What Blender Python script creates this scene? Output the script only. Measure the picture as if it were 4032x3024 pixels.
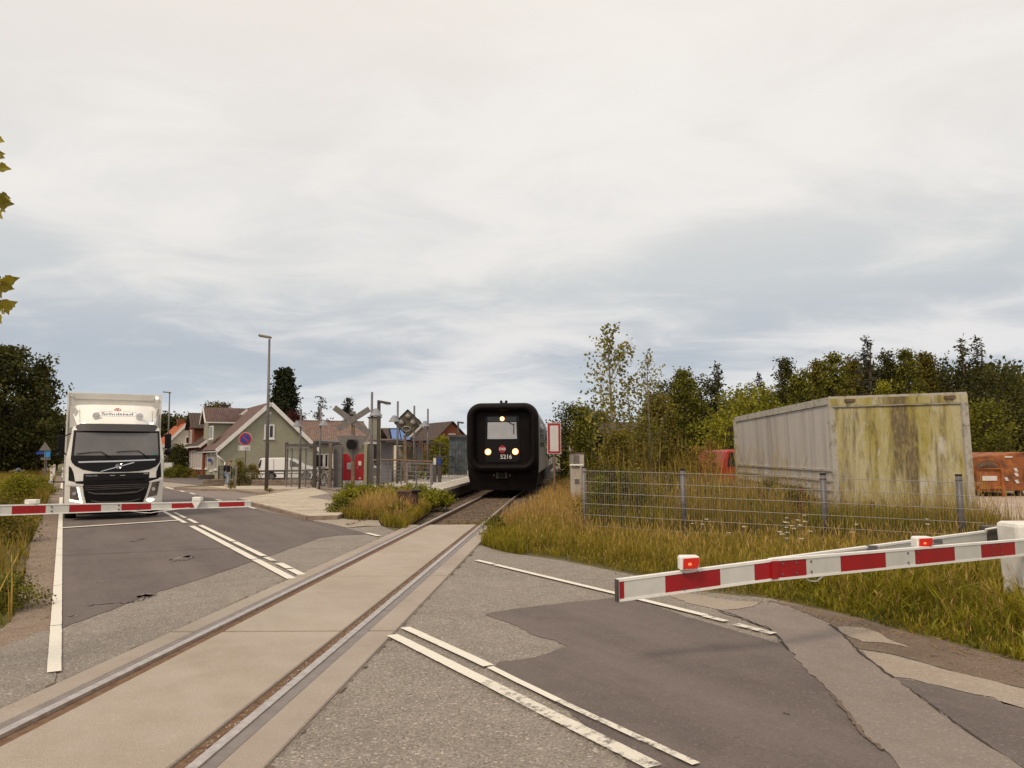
import bpy, bmesh, math, random
import numpy as np
from mathutils import Vector, Matrix
R = math.radians
random.seed(7); rng = np.random.default_rng(7)
scn = bpy.context.scene
for o in list(bpy.data.objects): bpy.data.objects.remove(o)
C = scn.collection

# ------------------------------------------------------------ camera
F, CX, CY, H = 2989.4, 2016.0, 1512.0, 1.72
PIT = math.atan((1795.5 - 1512) / F); ROLL = 0.005
cam_d = bpy.data.cameras.new('camera'); cam = bpy.data.objects.new('camera', cam_d); C.objects.link(cam)
cam_d.sensor_width = 36; cam_d.lens = F / 4032 * 36; cam_d.clip_start = 0.1; cam_d.clip_end = 6000
R0 = Vector((1, 0, 0)); U0 = Vector((0, -math.sin(PIT), math.cos(PIT))); FW = Vector((0, math.cos(PIT), math.sin(PIT)))
rt = R0 * math.cos(ROLL) - U0 * math.sin(ROLL); up = R0 * math.sin(ROLL) + U0 * math.cos(ROLL)
cam.matrix_world = Matrix(((rt.x, up.x, -FW.x, 0), (rt.y, up.y, -FW.y, 0), (rt.z, up.z, -FW.z, H), (0, 0, 0, 1)))
scn.camera = cam

# ------------------------------------------------------------ world: overcast sky over a Nishita base
SUN_EL, SUN_AZ = R(48), R(215)
world = bpy.data.worlds.new('World'); scn.world = world; world.use_nodes = True
nt = world.node_tree; nt.nodes.clear()
def N(nt, t, **kw):
    n = nt.nodes.new(t)
    for k, v in kw.items():
        if k.startswith('i_'): n.inputs[k[2:].replace('_', ' ')].default_value = v
        else: setattr(n, k, v)
    return n
def build_sky():
    L = nt.links.new
    out = N(nt, 'ShaderNodeOutputWorld')
    tc = N(nt, 'ShaderNodeTexCoord'); sep = N(nt, 'ShaderNodeSeparateXYZ'); L(tc.outputs['Generated'], sep.inputs[0])
    zc = N(nt, 'ShaderNodeMath', operation='MAXIMUM'); zc.inputs[1].default_value = 0.0; L(sep.outputs['Z'], zc.inputs[0])
    za = N(nt, 'ShaderNodeMath', operation='ADD'); za.inputs[1].default_value = 0.17; L(zc.outputs[0], za.inputs[0])
    px = N(nt, 'ShaderNodeMath', operation='DIVIDE'); L(sep.outputs['X'], px.inputs[0]); L(za.outputs[0], px.inputs[1])
    py = N(nt, 'ShaderNodeMath', operation='DIVIDE'); L(sep.outputs['Y'], py.inputs[0]); L(za.outputs[0], py.inputs[1])
    cb = N(nt, 'ShaderNodeCombineXYZ'); L(px.outputs[0], cb.inputs[0]); L(py.outputs[0], cb.inputs[1])
    mp = N(nt, 'ShaderNodeMapping'); mp.inputs['Rotation'].default_value = (0, 0, R(-14)); mp.inputs['Scale'].default_value = (0.72, .95, 1); mp.inputs['Location'].default_value = (3.1, 0.6, 0)
    L(cb.outputs[0], mp.inputs[0])
    n1 = N(nt, 'ShaderNodeTexNoise', i_Scale=0.95, i_Detail=5.0, i_Roughness=0.45, i_Distortion=0.35); L(mp.outputs[0], n1.inputs['Vector'])
    n2 = N(nt, 'ShaderNodeTexNoise', i_Scale=2.7, i_Detail=7.0, i_Roughness=0.6, i_Distortion=0.6); L(mp.outputs[0], n2.inputs['Vector'])
    mx = N(nt, 'ShaderNodeMath', operation='MULTIPLY_ADD'); mx.inputs[1].default_value = 0.60; L(n2.outputs[0], mx.inputs[0]); L(n1.outputs[0], mx.inputs[2])
    cr = N(nt, 'ShaderNodeMapRange', clamp=True); cr.interpolation_type = 'SMOOTHSTEP'
    cr.inputs['From Min'].default_value = 0.64; cr.inputs['From Max'].default_value = 0.96; L(mx.outputs[0], cr.inputs['Value'])
    dk = N(nt, 'ShaderNodeValToRGB'); lt = N(nt, 'ShaderNodeValToRGB')
    def ramp(n, pts):
        e = n.color_ramp.elements
        while len(e) > 1: e.remove(e[-1])
        e[0].position = pts[0][0]; e[0].color = (*pts[0][1], 1)
        for p, c in pts[1:]:
            q = e.new(p); q.color = (*c, 1)
    ramp(dk, [(0.0, (.58, .62, .65)), (0.06, (.50, .555, .61)), (0.13, (.45, .49, .545)), (0.22, (.575, .60, .61)), (0.33, (.71, .695, .675)), (0.5, (.82, .765, .715)), (1.0, (.95, .87, .78))])
    ramp(lt, [(0.0, (.78, .755, .735)), (0.06, (.72, .725, .73)), (0.13, (.755, .74, .735)), (0.22, (.79, .765, .735)), (0.33, (.84, .81, .775)), (0.5, (.875, .835, .785)), (1.0, (1.0, .945, .86))])
    L(sep.outputs['Z'], dk.inputs[0]); L(sep.outputs['Z'], lt.inputs[0])
    m = N(nt, 'ShaderNodeMixRGB'); L(cr.outputs[0], m.inputs[0]); L(dk.outputs[0], m.inputs[1]); L(lt.outputs[0], m.inputs[2])
    sky = N(nt, 'ShaderNodeTexSky'); sky.sky_type = 'NISHITA'; sky.sun_disc = False; sky.sun_elevation = SUN_EL; sky.sun_rotation = SUN_AZ
    b1 = N(nt, 'ShaderNodeBackground'); b1.inputs[1].default_value = 0.05; L(sky.outputs[0], b1.inputs[0])
    b2 = N(nt, 'ShaderNodeBackground'); b2.inputs[1].default_value = 1.0; L(m.outputs[0], b2.inputs[0])
    ms = N(nt, 'ShaderNodeMixShader'); ms.inputs[0].default_value = 0.93; L(b1.outputs[0], ms.inputs[1]); L(b2.outputs[0], ms.inputs[2])
    L(ms.outputs[0], out.inputs[0])
build_sky()
sl = bpy.data.lights.new('sun', 'SUN'); sl.energy = 1.7; sl.angle = R(12); sl.color = (1, .84, .66)
so = bpy.data.objects.new('sun', sl); C.objects.link(so)
so.rotation_euler = Vector((-math.sin(SUN_AZ) * math.cos(SUN_EL) * -1 * -1, -math.cos(SUN_AZ) * math.cos(SUN_EL) * -1 * -1, -math.sin(SUN_EL))).to_track_quat('-Z', 'Y').to_euler()
scn.view_settings.view_transform = 'Standard'; scn.view_settings.look = 'None'
scn.view_settings.exposure = 0.15; scn.view_settings.gamma = 1.0; scn.view_settings.use_curve_mapping = False

# ------------------------------------------------------------ geometry of the place
def ray(px, py):
    x = px - CX; y = CY - py
    return (rt * x + up * y + FW * F)
def G(px, py, z=0.0):
    d = ray(px, py); t = (z - H) / d.z
    return Vector((d.x * t, d.y * t, z))
def at(px, py, Y):
    d = ray(px, py); return Vector((0, 0, H)) + d * (Y / d.y)
def GP(pts, z): return [tuple(G(x, y, z)) for x, y in pts]
def c8(x, y): return (2200 + x * .5425, 2300 + y * .5425)
RA = R(30.5)                                   # the road runs 30.5 degrees to the left of the view
WV = Vector((math.cos(RA), math.sin(RA), 0)); UV = Vector((-math.sin(RA), math.cos(RA), 0))
def rd(u, w, z=0): return tuple(UV * u + WV * w + Vector((0, 0, z)))
TK = .067                                      # the track runs 3.8 degrees to the right
TA = math.atan(TK)
def tr(s, t, z=0):                             # s = metres ahead along the track, t = metres right of the track's centre
    return (-2.80 + TK * s + t, s, z)

# ------------------------------------------------------------ materials
def mat(name, c1, c2=None, scale=4.0, rough=.7, bump=0.0, bscale=None, metal=0.0, stretch=(1, 1, 1), detail=5.0, rand=0.0, emit=None, estr=0.0,
        lo=.35, hi=.65, spec=None, c3=None, scale3=.4, coord='pos', trans=0.0, alpha=None, bdist=.02, attr=None):
    m = bpy.data.materials.new(name); m.use_nodes = True; t = m.node_tree; L = t.links.new
    b = t.nodes['Principled BSDF']; b.inputs['Roughness'].default_value = rough; b.inputs['Metallic'].default_value = metal
    b.inputs['Base Color'].default_value = (*c1, 1)
    if spec is not None: b.inputs['Specular IOR Level'].default_value = spec
    if emit: b.inputs['Emission Color'].default_value = (*emit, 1); b.inputs['Emission Strength'].default_value = estr
    if alpha is not None: b.inputs['Alpha'].default_value = alpha
    if coord == 'pos': g = N(t, 'ShaderNodeNewGeometry'); src = g.outputs['Position']
    else: g = N(t, 'ShaderNodeTexCoord'); src = g.outputs['Object']
    mp = N(t, 'ShaderNodeMapping'); mp.inputs['Scale'].default_value = stretch; L(src, mp.inputs[0])
    col = None
    if c2 is not None:
        if attr:
            a = N(t, 'ShaderNodeAttribute', attribute_name=attr); fac = a.outputs['Fac']
        else:
            n = N(t, 'ShaderNodeTexNoise', i_Scale=scale, i_Detail=detail, i_Roughness=.6); L(mp.outputs[0], n.inputs['Vector'])
            mr = N(t, 'ShaderNodeMapRange', clamp=True); mr.inputs['From Min'].default_value = lo; mr.inputs['From Max'].default_value = hi
            L(n.outputs[0], mr.inputs['Value']); fac = mr.outputs[0]
        mx = N(t, 'ShaderNodeMixRGB'); mx.inputs[1].default_value = (*c1, 1); mx.inputs[2].default_value = (*c2, 1); L(fac, mx.inputs[0]); col = mx.outputs[0]
    if c3 is not None:
        n = N(t, 'ShaderNodeTexNoise', i_Scale=scale3, i_Detail=4.0, i_Roughness=.6); L(mp.outputs[0], n.inputs['Vector'])
        mr = N(t, 'ShaderNodeMapRange', clamp=True); mr.inputs['From Min'].default_value = .45; mr.inputs['From Max'].default_value = .7; L(n.outputs[0], mr.inputs['Value'])
        mx = N(t, 'ShaderNodeMixRGB'); L(mr.outputs[0], mx.inputs[0]); mx.inputs[2].default_value = (*c3, 1)
        if col: L(col, mx.inputs[1])
        else: mx.inputs[1].default_value = (*c1, 1)
        col = mx.outputs[0]
    if rand:
        oi = N(t, 'ShaderNodeObjectInfo'); mr = N(t, 'ShaderNodeMapRange'); mr.inputs['To Min'].default_value = 1 - rand; mr.inputs['To Max'].default_value = 1 + rand
        L(oi.outputs['Random'], mr.inputs['Value']); hs = N(t, 'ShaderNodeHueSaturation'); L(mr.outputs[0], hs.inputs['Value'])
        if col: L(col, hs.inputs['Color'])
        else: hs.inputs['Color'].default_value = (*c1, 1)
        col = hs.outputs[0]
    if col: L(col, b.inputs['Base Color'])
    if bump:
        n = N(t, 'ShaderNodeTexNoise', i_Scale=bscale or scale * 6, i_Detail=4.0); L(mp.outputs[0], n.inputs['Vector'])
        bp = N(t, 'ShaderNodeBump'); bp.inputs['Strength'].default_value = bump; bp.inputs['Distance'].default_value = bdist
        L(n.outputs[0], bp.inputs['Height']); L(bp.outputs[0], b.inputs['Normal'])
    if trans:
        tb = N(t, 'ShaderNodeBsdfTranslucent'); ms = N(t, 'ShaderNodeMixShader'); ms.inputs[0].default_value = trans
        if col: L(col, tb.inputs[0])
        else: tb.inputs[0].default_value = (*c1, 1)
        out = t.nodes['Material Output']; L(b.outputs[0], ms.inputs[1]); L(tb.outputs[0], ms.inputs[2]); L(ms.outputs[0], out.inputs[0])
    return m

def asphalt(name, base, dark, light, speck=.5, patch=.35, streak=0.0):
    m = bpy.data.materials.new(name); m.use_nodes = True; t = m.node_tree; L = t.links.new; b = t.nodes['Principled BSDF']
    g = N(t, 'ShaderNodeNewGeometry')
    def mixc(fac, a, c, ftype='MIX', amt=None):
        mx = N(t, 'ShaderNodeMixRGB', blend_type=ftype)
        if amt is not None:
            mm = N(t, 'ShaderNodeMath', operation='MULTIPLY'); L(fac, mm.inputs[0]); mm.inputs[1].default_value = amt; fac = mm.outputs[0]
        L(fac, mx.inputs[0])
        if isinstance(a, tuple): mx.inputs[1].default_value = (*a, 1)
        else: L(a, mx.inputs[1])
        if isinstance(c, tuple): mx.inputs[2].default_value = (*c, 1)
        else: L(c, mx.inputs[2])
        return mx.outputs[0]
    def rng_(src, lo, hi):
        mr = N(t, 'ShaderNodeMapRange', clamp=True); mr.inputs['From Min'].default_value = lo; mr.inputs['From Max'].default_value = hi; L(src, mr.inputs['Value']); return mr.outputs[0]
    def noise(sc, det=4, vec=None, rough=.6):
        n = N(t, 'ShaderNodeTexNoise', i_Scale=sc, i_Detail=float(det), i_Roughness=rough); L(vec or g.outputs['Position'], n.inputs['Vector']); return n.outputs[0]
    big = noise(.55, 5); mid = noise(3.0, 6); fine = noise(55, 3, rough=.7)
    v = N(t, 'ShaderNodeTexVoronoi', i_Scale=85.0); L(g.outputs['Position'], v.inputs['Vector'])
    sepc = N(t, 'ShaderNodeSeparateColor'); L(v.outputs['Color'], sepc.inputs[0])
    col = mixc(rng_(big, .38, .66), base, dark, amt=patch)
    col = mixc(rng_(mid, .35, .7), col, light, amt=.35)
    col = mixc(rng_(sepc.outputs[0], .72, 1.0), col, light, amt=speck)
    col = mixc(rng_(sepc.outputs[1], .70, 1.0), col, dark, amt=speck)
    col = mixc(rng_(fine, .5, .8), col, dark, amt=.5)
    v3 = N(t, 'ShaderNodeTexVoronoi', i_Scale=60.0); L(g.outputs['Position'], v3.inputs['Vector'])
    sp3 = N(t, 'ShaderNodeSeparateColor'); L(v3.outputs['Color'], sp3.inputs[0])
    col = mixc(rng_(sp3.outputs[0], .95, .99), col, tuple(min(1, x * 1.5) for x in light), amt=speck * .6)
    if streak:
        mp = N(t, 'ShaderNodeMapping'); mp.inputs['Rotation'].default_value = (0, 0, -RA); L(g.outputs['Position'], mp.inputs[0])
        mp2 = N(t, 'ShaderNodeMapping'); mp2.inputs['Scale'].default_value = (1.3, .12, 1); L(mp.outputs[0], mp2.inputs[0])
        col = mixc(rng_(noise(1.0, 5, mp2.outputs[0]), .42, .7), col, light, amt=streak)
    L(col, b.inputs['Base Color']); b.inputs['Roughness'].default_value = .82; b.inputs['Specular IOR Level'].default_value = .35
    bp = N(t, 'ShaderNodeBump'); bp.inputs['Strength'].default_value = .6; bp.inputs['Distance'].default_value = .006
    v2 = N(t, 'ShaderNodeTexVoronoi', i_Scale=95.0); L(g.outputs['Position'], v2.inputs['Vector']); L(v2.outputs['Distance'], bp.inputs['Height']); L(bp.outputs[0], b.inputs['Normal'])
    return m

def streaky(name, base, layers, rough=.75, bump=.3, speck=None):
    """panel weathered in vertical runs: layers = [(colour, horizontal scale, vertical scale, lo, hi, amount, seed)]"""
    m = bpy.data.materials.new(name); m.use_nodes = True; t = m.node_tree; L = t.links.new; b = t.nodes['Principled BSDF']
    g = N(t, 'ShaderNodeNewGeometry'); col = None; last = None
    for c, hs, vs, lo, hi, amt, sd in layers:
        mp = N(t, 'ShaderNodeMapping'); mp.inputs['Scale'].default_value = (hs, hs, vs); mp.inputs['Location'].default_value = (sd, sd * .7, sd * .3); L(g.outputs['Position'], mp.inputs[0])
        n = N(t, 'ShaderNodeTexNoise', i_Scale=1.0, i_Detail=6.0, i_Roughness=.62, i_Distortion=.25); L(mp.outputs[0], n.inputs['Vector'])
        mr = N(t, 'ShaderNodeMapRange', clamp=True); mr.inputs['From Min'].default_value = lo; mr.inputs['From Max'].default_value = hi; mr.inputs['To Max'].default_value = amt; L(n.outputs[0], mr.inputs['Value'])
        mx = N(t, 'ShaderNodeMixRGB'); L(mr.outputs[0], mx.inputs[0]); mx.inputs[2].default_value = (*c, 1)
        if col: L(col, mx.inputs[1])
        else: mx.inputs[1].default_value = (*base, 1)
        col = mx.outputs[0]; last = n.outputs[0]
    L(col, b.inputs['Base Color']); b.inputs['Roughness'].default_value = rough
    bp = N(t, 'ShaderNodeBump'); bp.inputs['Strength'].default_value = bump; bp.inputs['Distance'].default_value = .01; L(last, bp.inputs['Height']); L(bp.outputs[0], b.inputs['Normal'])
    return m

def worn_paint(name, col, under, lo, hi, scale=9.0):
    """road paint: worn holes are really missing (transparent) so the road shows through"""
    m = bpy.data.materials.new(name); m.use_nodes = True; t = m.node_tree; L = t.links.new; b = t.nodes['Principled BSDF']
    g = N(t, 'ShaderNodeNewGeometry')
    n = N(t, 'ShaderNodeTexNoise', i_Scale=scale, i_Detail=9.0, i_Roughness=.75); L(g.outputs['Position'], n.inputs['Vector'])
    mr = N(t, 'ShaderNodeMapRange', clamp=True); mr.inputs['From Min'].default_value = lo; mr.inputs['From Max'].default_value = hi; L(n.outputs[0], mr.inputs['Value'])
    n2 = N(t, 'ShaderNodeTexNoise', i_Scale=30.0, i_Detail=4.0); L(g.outputs['Position'], n2.inputs['Vector'])
    mx = N(t, 'ShaderNodeMixRGB'); L(n2.outputs[0], mx.inputs[0]); mx.inputs[1].default_value = (*col, 1); mx.inputs[2].default_value = (*[c * .78 for c in col], 1)
    L(mx.outputs[0], b.inputs['Base Color']); L(mr.outputs[0], b.inputs['Alpha']); b.inputs['Roughness'].default_value = .7
    return m

M = {}
M['asph_light'] = asphalt('weathered asphalt', (.235, .196, .160), (.125, .102, .084), (.38, .33, .275), speck=1.0, patch=.45)
M['asph_dark'] = asphalt('dark asphalt', (.128, .099, .087), (.080, .062, .056), (.188, .150, .132), speck=.55, patch=.75, streak=.55)
M['asph_mid'] = asphalt('worn repair asphalt', (.215, .172, .147), (.15, .12, .10), (.30, .25, .215), speck=.55, patch=.4, streak=.35)
M['sandy'] = asphalt('sandy asphalt edge', (.33, .26, .205), (.22, .175, .13), (.43, .37, .29), speck=.5, patch=.3)
M['gravel'] = asphalt('verge gravel', (.235, .165, .115), (.13, .088, .06), (.34, .27, .20), speck=.8, patch=.7)
M['dirt'] = asphalt('brown verge dirt', (.15, .10, .068), (.095, .062, .042), (.26, .2, .145), speck=.6, patch=.7)
M['yard'] = asphalt('yard ground', (.40, .30, .22), (.27, .19, .135), (.50, .40, .31), speck=.3, patch=.6, streak=.6)
M['soil'] = mat('soil under grass', (.075, .062, .02), (.115, .092, .03), scale=3, rough=.95, bump=.6, bscale=20)
M['field'] = mat('far field', (.22, .17, .075), (.09, .095, .04), scale=.02, rough=1, stretch=(1, 3, 1))
M['crack'] = mat('crack', (.035, .026, .02), rough=.95)
M['concrete'] = asphalt('crossing concrete', (.385, .32, .255), (.265, .205, .15), (.46, .40, .335), speck=.18, patch=.6, streak=.35)
M['concrete_edge'] = asphalt('edge concrete', (.35, .29, .235), (.25, .195, .15), (.43, .37, .31), speck=.2, patch=.6, streak=.3)
M['rail_top'] = mat('polished rail', (.56, .50, .46), (.40, .34, .30), scale=14, rough=.38, metal=.6)
M['rail_plate'] = mat('steel strip beside rail', (.20, .165, .145), (.27, .225, .2), scale=6, rough=.55, metal=.4)
M['rail_rust'] = mat('rusty rail side', (.10, .045, .02), (.16, .08, .038), scale=9, rough=.85, bump=.4, bscale=40)
M['groove'] = mat('flangeway dirt', (.12, .058, .027), (.20, .12, .065), scale=12, rough=.95, bump=1, bscale=30)
M['ballast'] = mat('ballast stone', (.12, .075, .046), (.20, .145, .10), scale=7, rough=.95, c3=(.085, .05, .03), scale3=3)
M['sleeper'] = mat('concrete sleeper', (.17, .12, .08), (.10, .065, .04), scale=5, rough=.95, rand=.1)
M['paint'] = worn_paint('white road paint', (.80, .74, .62), None, .30, .36)
M['paint_worn'] = worn_paint('worn road paint', (.74, .68, .57), None, .36, .50, scale=10)
M['slab'] = mat('paving slab', (.50, .42, .32), (.42, .35, .265), scale=2.0, rough=.85, bump=.2, bscale=40, rand=.09, bdist=.004)
M['kerb'] = mat('kerb stone', (.21, .15, .105), (.30, .23, .17), scale=4, rough=.9, rand=.1)
M['platform'] = mat('platform concrete', (.46, .41, .35), (.38, .335, .28), scale=1.5, rough=.85, rand=.05)
M['platform_line'] = mat('white platform line', (.74, .70, .64), rough=.7)
M['white'] = mat('white paint', (.78, .74, .68), (.70, .66, .60), scale=3, rough=.45)
M['white_dirty'] = mat('dirty white paint', (.74, .70, .63), (.56, .52, .43), scale=5, rough=.6, lo=.45, hi=.75)
M['boom_white'] = mat('barrier white sheet', (.62, .60, .54), (.55, .535, .48), scale=6, rough=.35)
M['boom_edge'] = mat('barrier white edge', (.80, .77, .71), (.66, .62, .55), scale=12, rough=.5, lo=.5, hi=.8)
M['boom_red'] = mat('barrier red sheet', (.37, .006, .009), (.30, .006, .008), scale=4, rough=.38)
M['red'] = mat('red enamel', (.42, .008, .012), (.36, .008, .01), scale=5, rough=.3)
M['red_lens'] = mat('red lamp glass', (.45, .02, .01), rough=.15, emit=(1, .02, .01), estr=.12)
M['red_glow'] = mat('red lamp core', (1, .2, .1), emit=(1, .12, .04), estr=1.4)
M['steel'] = mat('galvanised steel', (.165, .150, .145), (.12, .108, .104), scale=6, rough=.55, metal=.35)
M['steel_dark'] = mat('dark grey steel', (.052, .042, .037), (.085, .068, .058), scale=4, rough=.6)
M['steel_warm'] = mat('weathered grey post', (.17, .15, .14), (.23, .20, .18), scale=5, rough=.6, metal=.2)
M['brown_post'] = mat('rusty brown post', (.135, .08, .045), (.20, .135, .085), scale=5, rough=.8, bump=.3, bscale=40)
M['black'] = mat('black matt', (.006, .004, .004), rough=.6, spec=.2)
M['rubber'] = mat('black rubber', (.0035, .0018, .0015), (.007, .004, .0035), scale=2, rough=.6, spec=.14)
M['black_gloss'] = mat('black gloss', (.006, .004, .004), rough=.3, spec=.25)
M['tyre'] = mat('tyre', (.014, .012, .011), rough=.85)
M['chrome'] = mat('chrome', (.62, .60, .58), rough=.2, metal=.9)
M['truckwhite'] = mat('cab paint', (.72, .68, .60), (.66, .62, .55), scale=2, rough=.3)
M['fairing'] = mat('fairing paint', (.80, .765, .69), rough=.3)
M['boxwhite'] = mat('box paint', (.56, .53, .47), (.50, .47, .415), scale=2, rough=.45)
M['windscreen'] = mat('windscreen', (.125, .115, .112), (.16, .148, .142), scale=1.2, rough=.12, coord='obj')
M['visor'] = mat('sun visor', (.062, .052, .05), rough=.35)
M['glass_dark'] = mat('dark glass', (.02, .02, .02), rough=.06)
M['glass_pale'] = mat('pale train glass', (.44, .44, .45), (.36, .36, .37), scale=1.2, rough=.15, coord='obj')
M['glass_green'] = mat('greenish glass', (.035, .045, .045), (.11, .135, .14), scale=3, rough=.1)
M['headlamp'] = mat('headlamp', (.30, .26, .24), (.12, .09, .08), scale=25, rough=.1, metal=.5)
M['lit_white'] = mat('lit lamp white', (1, .95, .85), emit=(1, .93, .80), estr=2.0)
M['lit_amber'] = mat('lit train lamp', (1, .8, .4), emit=(1, .66, .24), estr=2.6)
M['amber_halo_rim'] = mat('train lamp halo rim', (.6, .3, .1), emit=(1, .34, .06), estr=.75)  # emissive rim paints the halo around each lit train lamp
M['blue'] = mat('blue sign face', (.010, .045, .26), rough=.4)
M['signred'] = mat('red sign face', (.36, .02, .025), rough=.4)
M['textblue'] = mat('lettering blue', (.10, .12, .22), rough=.4)
M['textwhite'] = mat('lettering white', (.70, .66, .62), rough=.4)
M['signwhite'] = mat('white sign face', (.66, .62, .58), (.58, .545, .51), scale=6, rough=.4)
M['signback'] = mat('grey sign back', (.15, .132, .118), (.20, .178, .16), scale=7, rough=.55, metal=.3)
M['sage'] = mat('sage green render', (.325, .305, .215), (.29, .27, .19), scale=3, rough=.9, bump=.15, bscale=80)
M['cream'] = mat('cream render', (.66, .58, .45), (.60, .52, .40), scale=2, rough=.9)
M['beige_brick'] = mat('beige brick', (.36, .33, .23), (.27, .24, .165), scale=8, rough=.9, stretch=(1, 1, 6))
M['brick'] = mat('red brick wall', (.24, .07, .028), (.16, .048, .022), scale=9, rough=.92, stretch=(1, 1, 4))
M['roof_brown'] = mat('brown corrugated roof', (.105, .06, .052), (.15, .095, .08), scale=3, rough=.85, rand=.05)
M['roof_brown2'] = mat('weathered corrugated roof', (.15, .095, .075), (.235, .155, .12), scale=2.5, rough=.9, stretch=(1, 1, .5))
M['roof_dark'] = mat('dark tiled roof', (.048, .032, .026), (.085, .055, .042), scale=4, rough=.85)
M['roof_orange'] = mat('orange tiled roof', (.42, .115, .035), (.32, .085, .028), scale=4, rough=.85)
M['wood'] = mat('weathered timber', (.12, .085, .06), (.20, .15, .11), scale=4, rough=.9, stretch=(6, 6, 1))
M['hedge_stem'] = mat('bark', (.075, .05, .033), (.12, .085, .06), scale=6, rough=.95)
M['birch_bark'] = mat('pale bark', (.33, .27, .2), (.12, .085, .06), scale=9, rough=.9)
M['denim'] = mat('light blue denim', (.20, .27, .36), (.27, .34, .43), scale=20, rough=.9)
M['navy'] = mat('dark jacket cloth', (.012, .010, .014), rough=.9)
M['skin'] = mat('skin', (.42, .22, .15), rough=.6)
M['hair'] = mat('light brown hair', (.20, .10, .05), rough=.8)
M['orange_rust'] = mat('rusty orange paint', (.38, .125, .028), (.26, .075, .02), scale=3, rough=.75, c3=(.09, .035, .018), scale3=2.2)
M['van_white'] = mat('van paint', (.78, .75, .71), rough=.25)
M['red_car'] = mat('faded red paint', (.42, .03, .025), (.33, .025, .02), scale=3, rough=.4)
M['cont_grey'] = streaky('grey weathered panel', (.50, .455, .41), [((.27, .225, .19), 2.2, .10, .45, .66, .75, 1.0), ((.54, .49, .44), 4.5, .12, .5, .68, .8, 9.0), ((.19, .15, .12), 11, .4, .56, .75, .6, 4.0), ((.30, .30, .28), 25, 9, .5, .8, .35, 6.0)])
M['cont_moss'] = streaky('mossy panel', (.45, .395, .235), [((.30, .235, .02), 2.2, .45, .45, .60, .88, 3.0), ((.115, .075, .038), 3.4, .30, .50, .62, .92, 12.0), ((.09, .07, .012), 8, 1.3, .52, .72, .85, 5.0), ((.52, .48, .42), 3.0, .9, .60, .68, .95, 31.0), ((.45, .36, .12), 20, 6, .45, .72, .6, 8.0), ((.07, .05, .012), 26, 12, .60, .74, .7, 18.0)], bump=.6)
M['cont_trim'] = streaky('weathered trim', (.42, .38, .32), [((.16, .12, .05), 5, 5, .5, .68, .8, 2.0), ((.5, .47, .42), 12, 12, .5, .7, .6, 6.0)])
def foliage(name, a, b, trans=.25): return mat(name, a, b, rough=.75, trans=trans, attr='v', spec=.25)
M['leaf_dark'] = foliage('dark leaves', (.022, .024, .004), (.118, .112, .020))
M['leaf_mid'] = foliage('mid green leaves', (.052, .055, .005), (.235, .215, .020))
M['leaf_yel'] = foliage('yellow green leaves', (.10, .105, .008), (.35, .31, .022))
M['leaf_pine'] = foliage('conifer needles', (.009, .013, .004), (.042, .050, .014), .1)
M['leaf_grey'] = foliage('greyish needles', (.03, .034, .014), (.085, .085, .035), .1)
M['leaf_birch'] = foliage('young birch leaves', (.13, .12, .016), (.34, .29, .055), .4)
M['leaf_olive'] = foliage('olive leaves', (.066, .054, .006), (.27, .21, .026))
M['leaf_copper'] = foliage('copper leaves', (.05, .008, .006), (.11, .02, .014))
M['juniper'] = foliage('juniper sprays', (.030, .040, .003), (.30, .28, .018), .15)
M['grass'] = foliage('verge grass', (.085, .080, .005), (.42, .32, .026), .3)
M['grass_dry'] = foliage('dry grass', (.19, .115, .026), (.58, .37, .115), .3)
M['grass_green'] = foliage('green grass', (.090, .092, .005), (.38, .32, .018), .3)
M['weed_tall'] = foliage('tall weeds', (.12, .085, .012), (.46, .30, .065), .3)
M['dock'] = foliage('rusty dock seed', (.10, .03, .012), (.34, .11, .035))
M['umbel'] = mat('white umbels', (.55, .50, .38), rough=.9)

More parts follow.
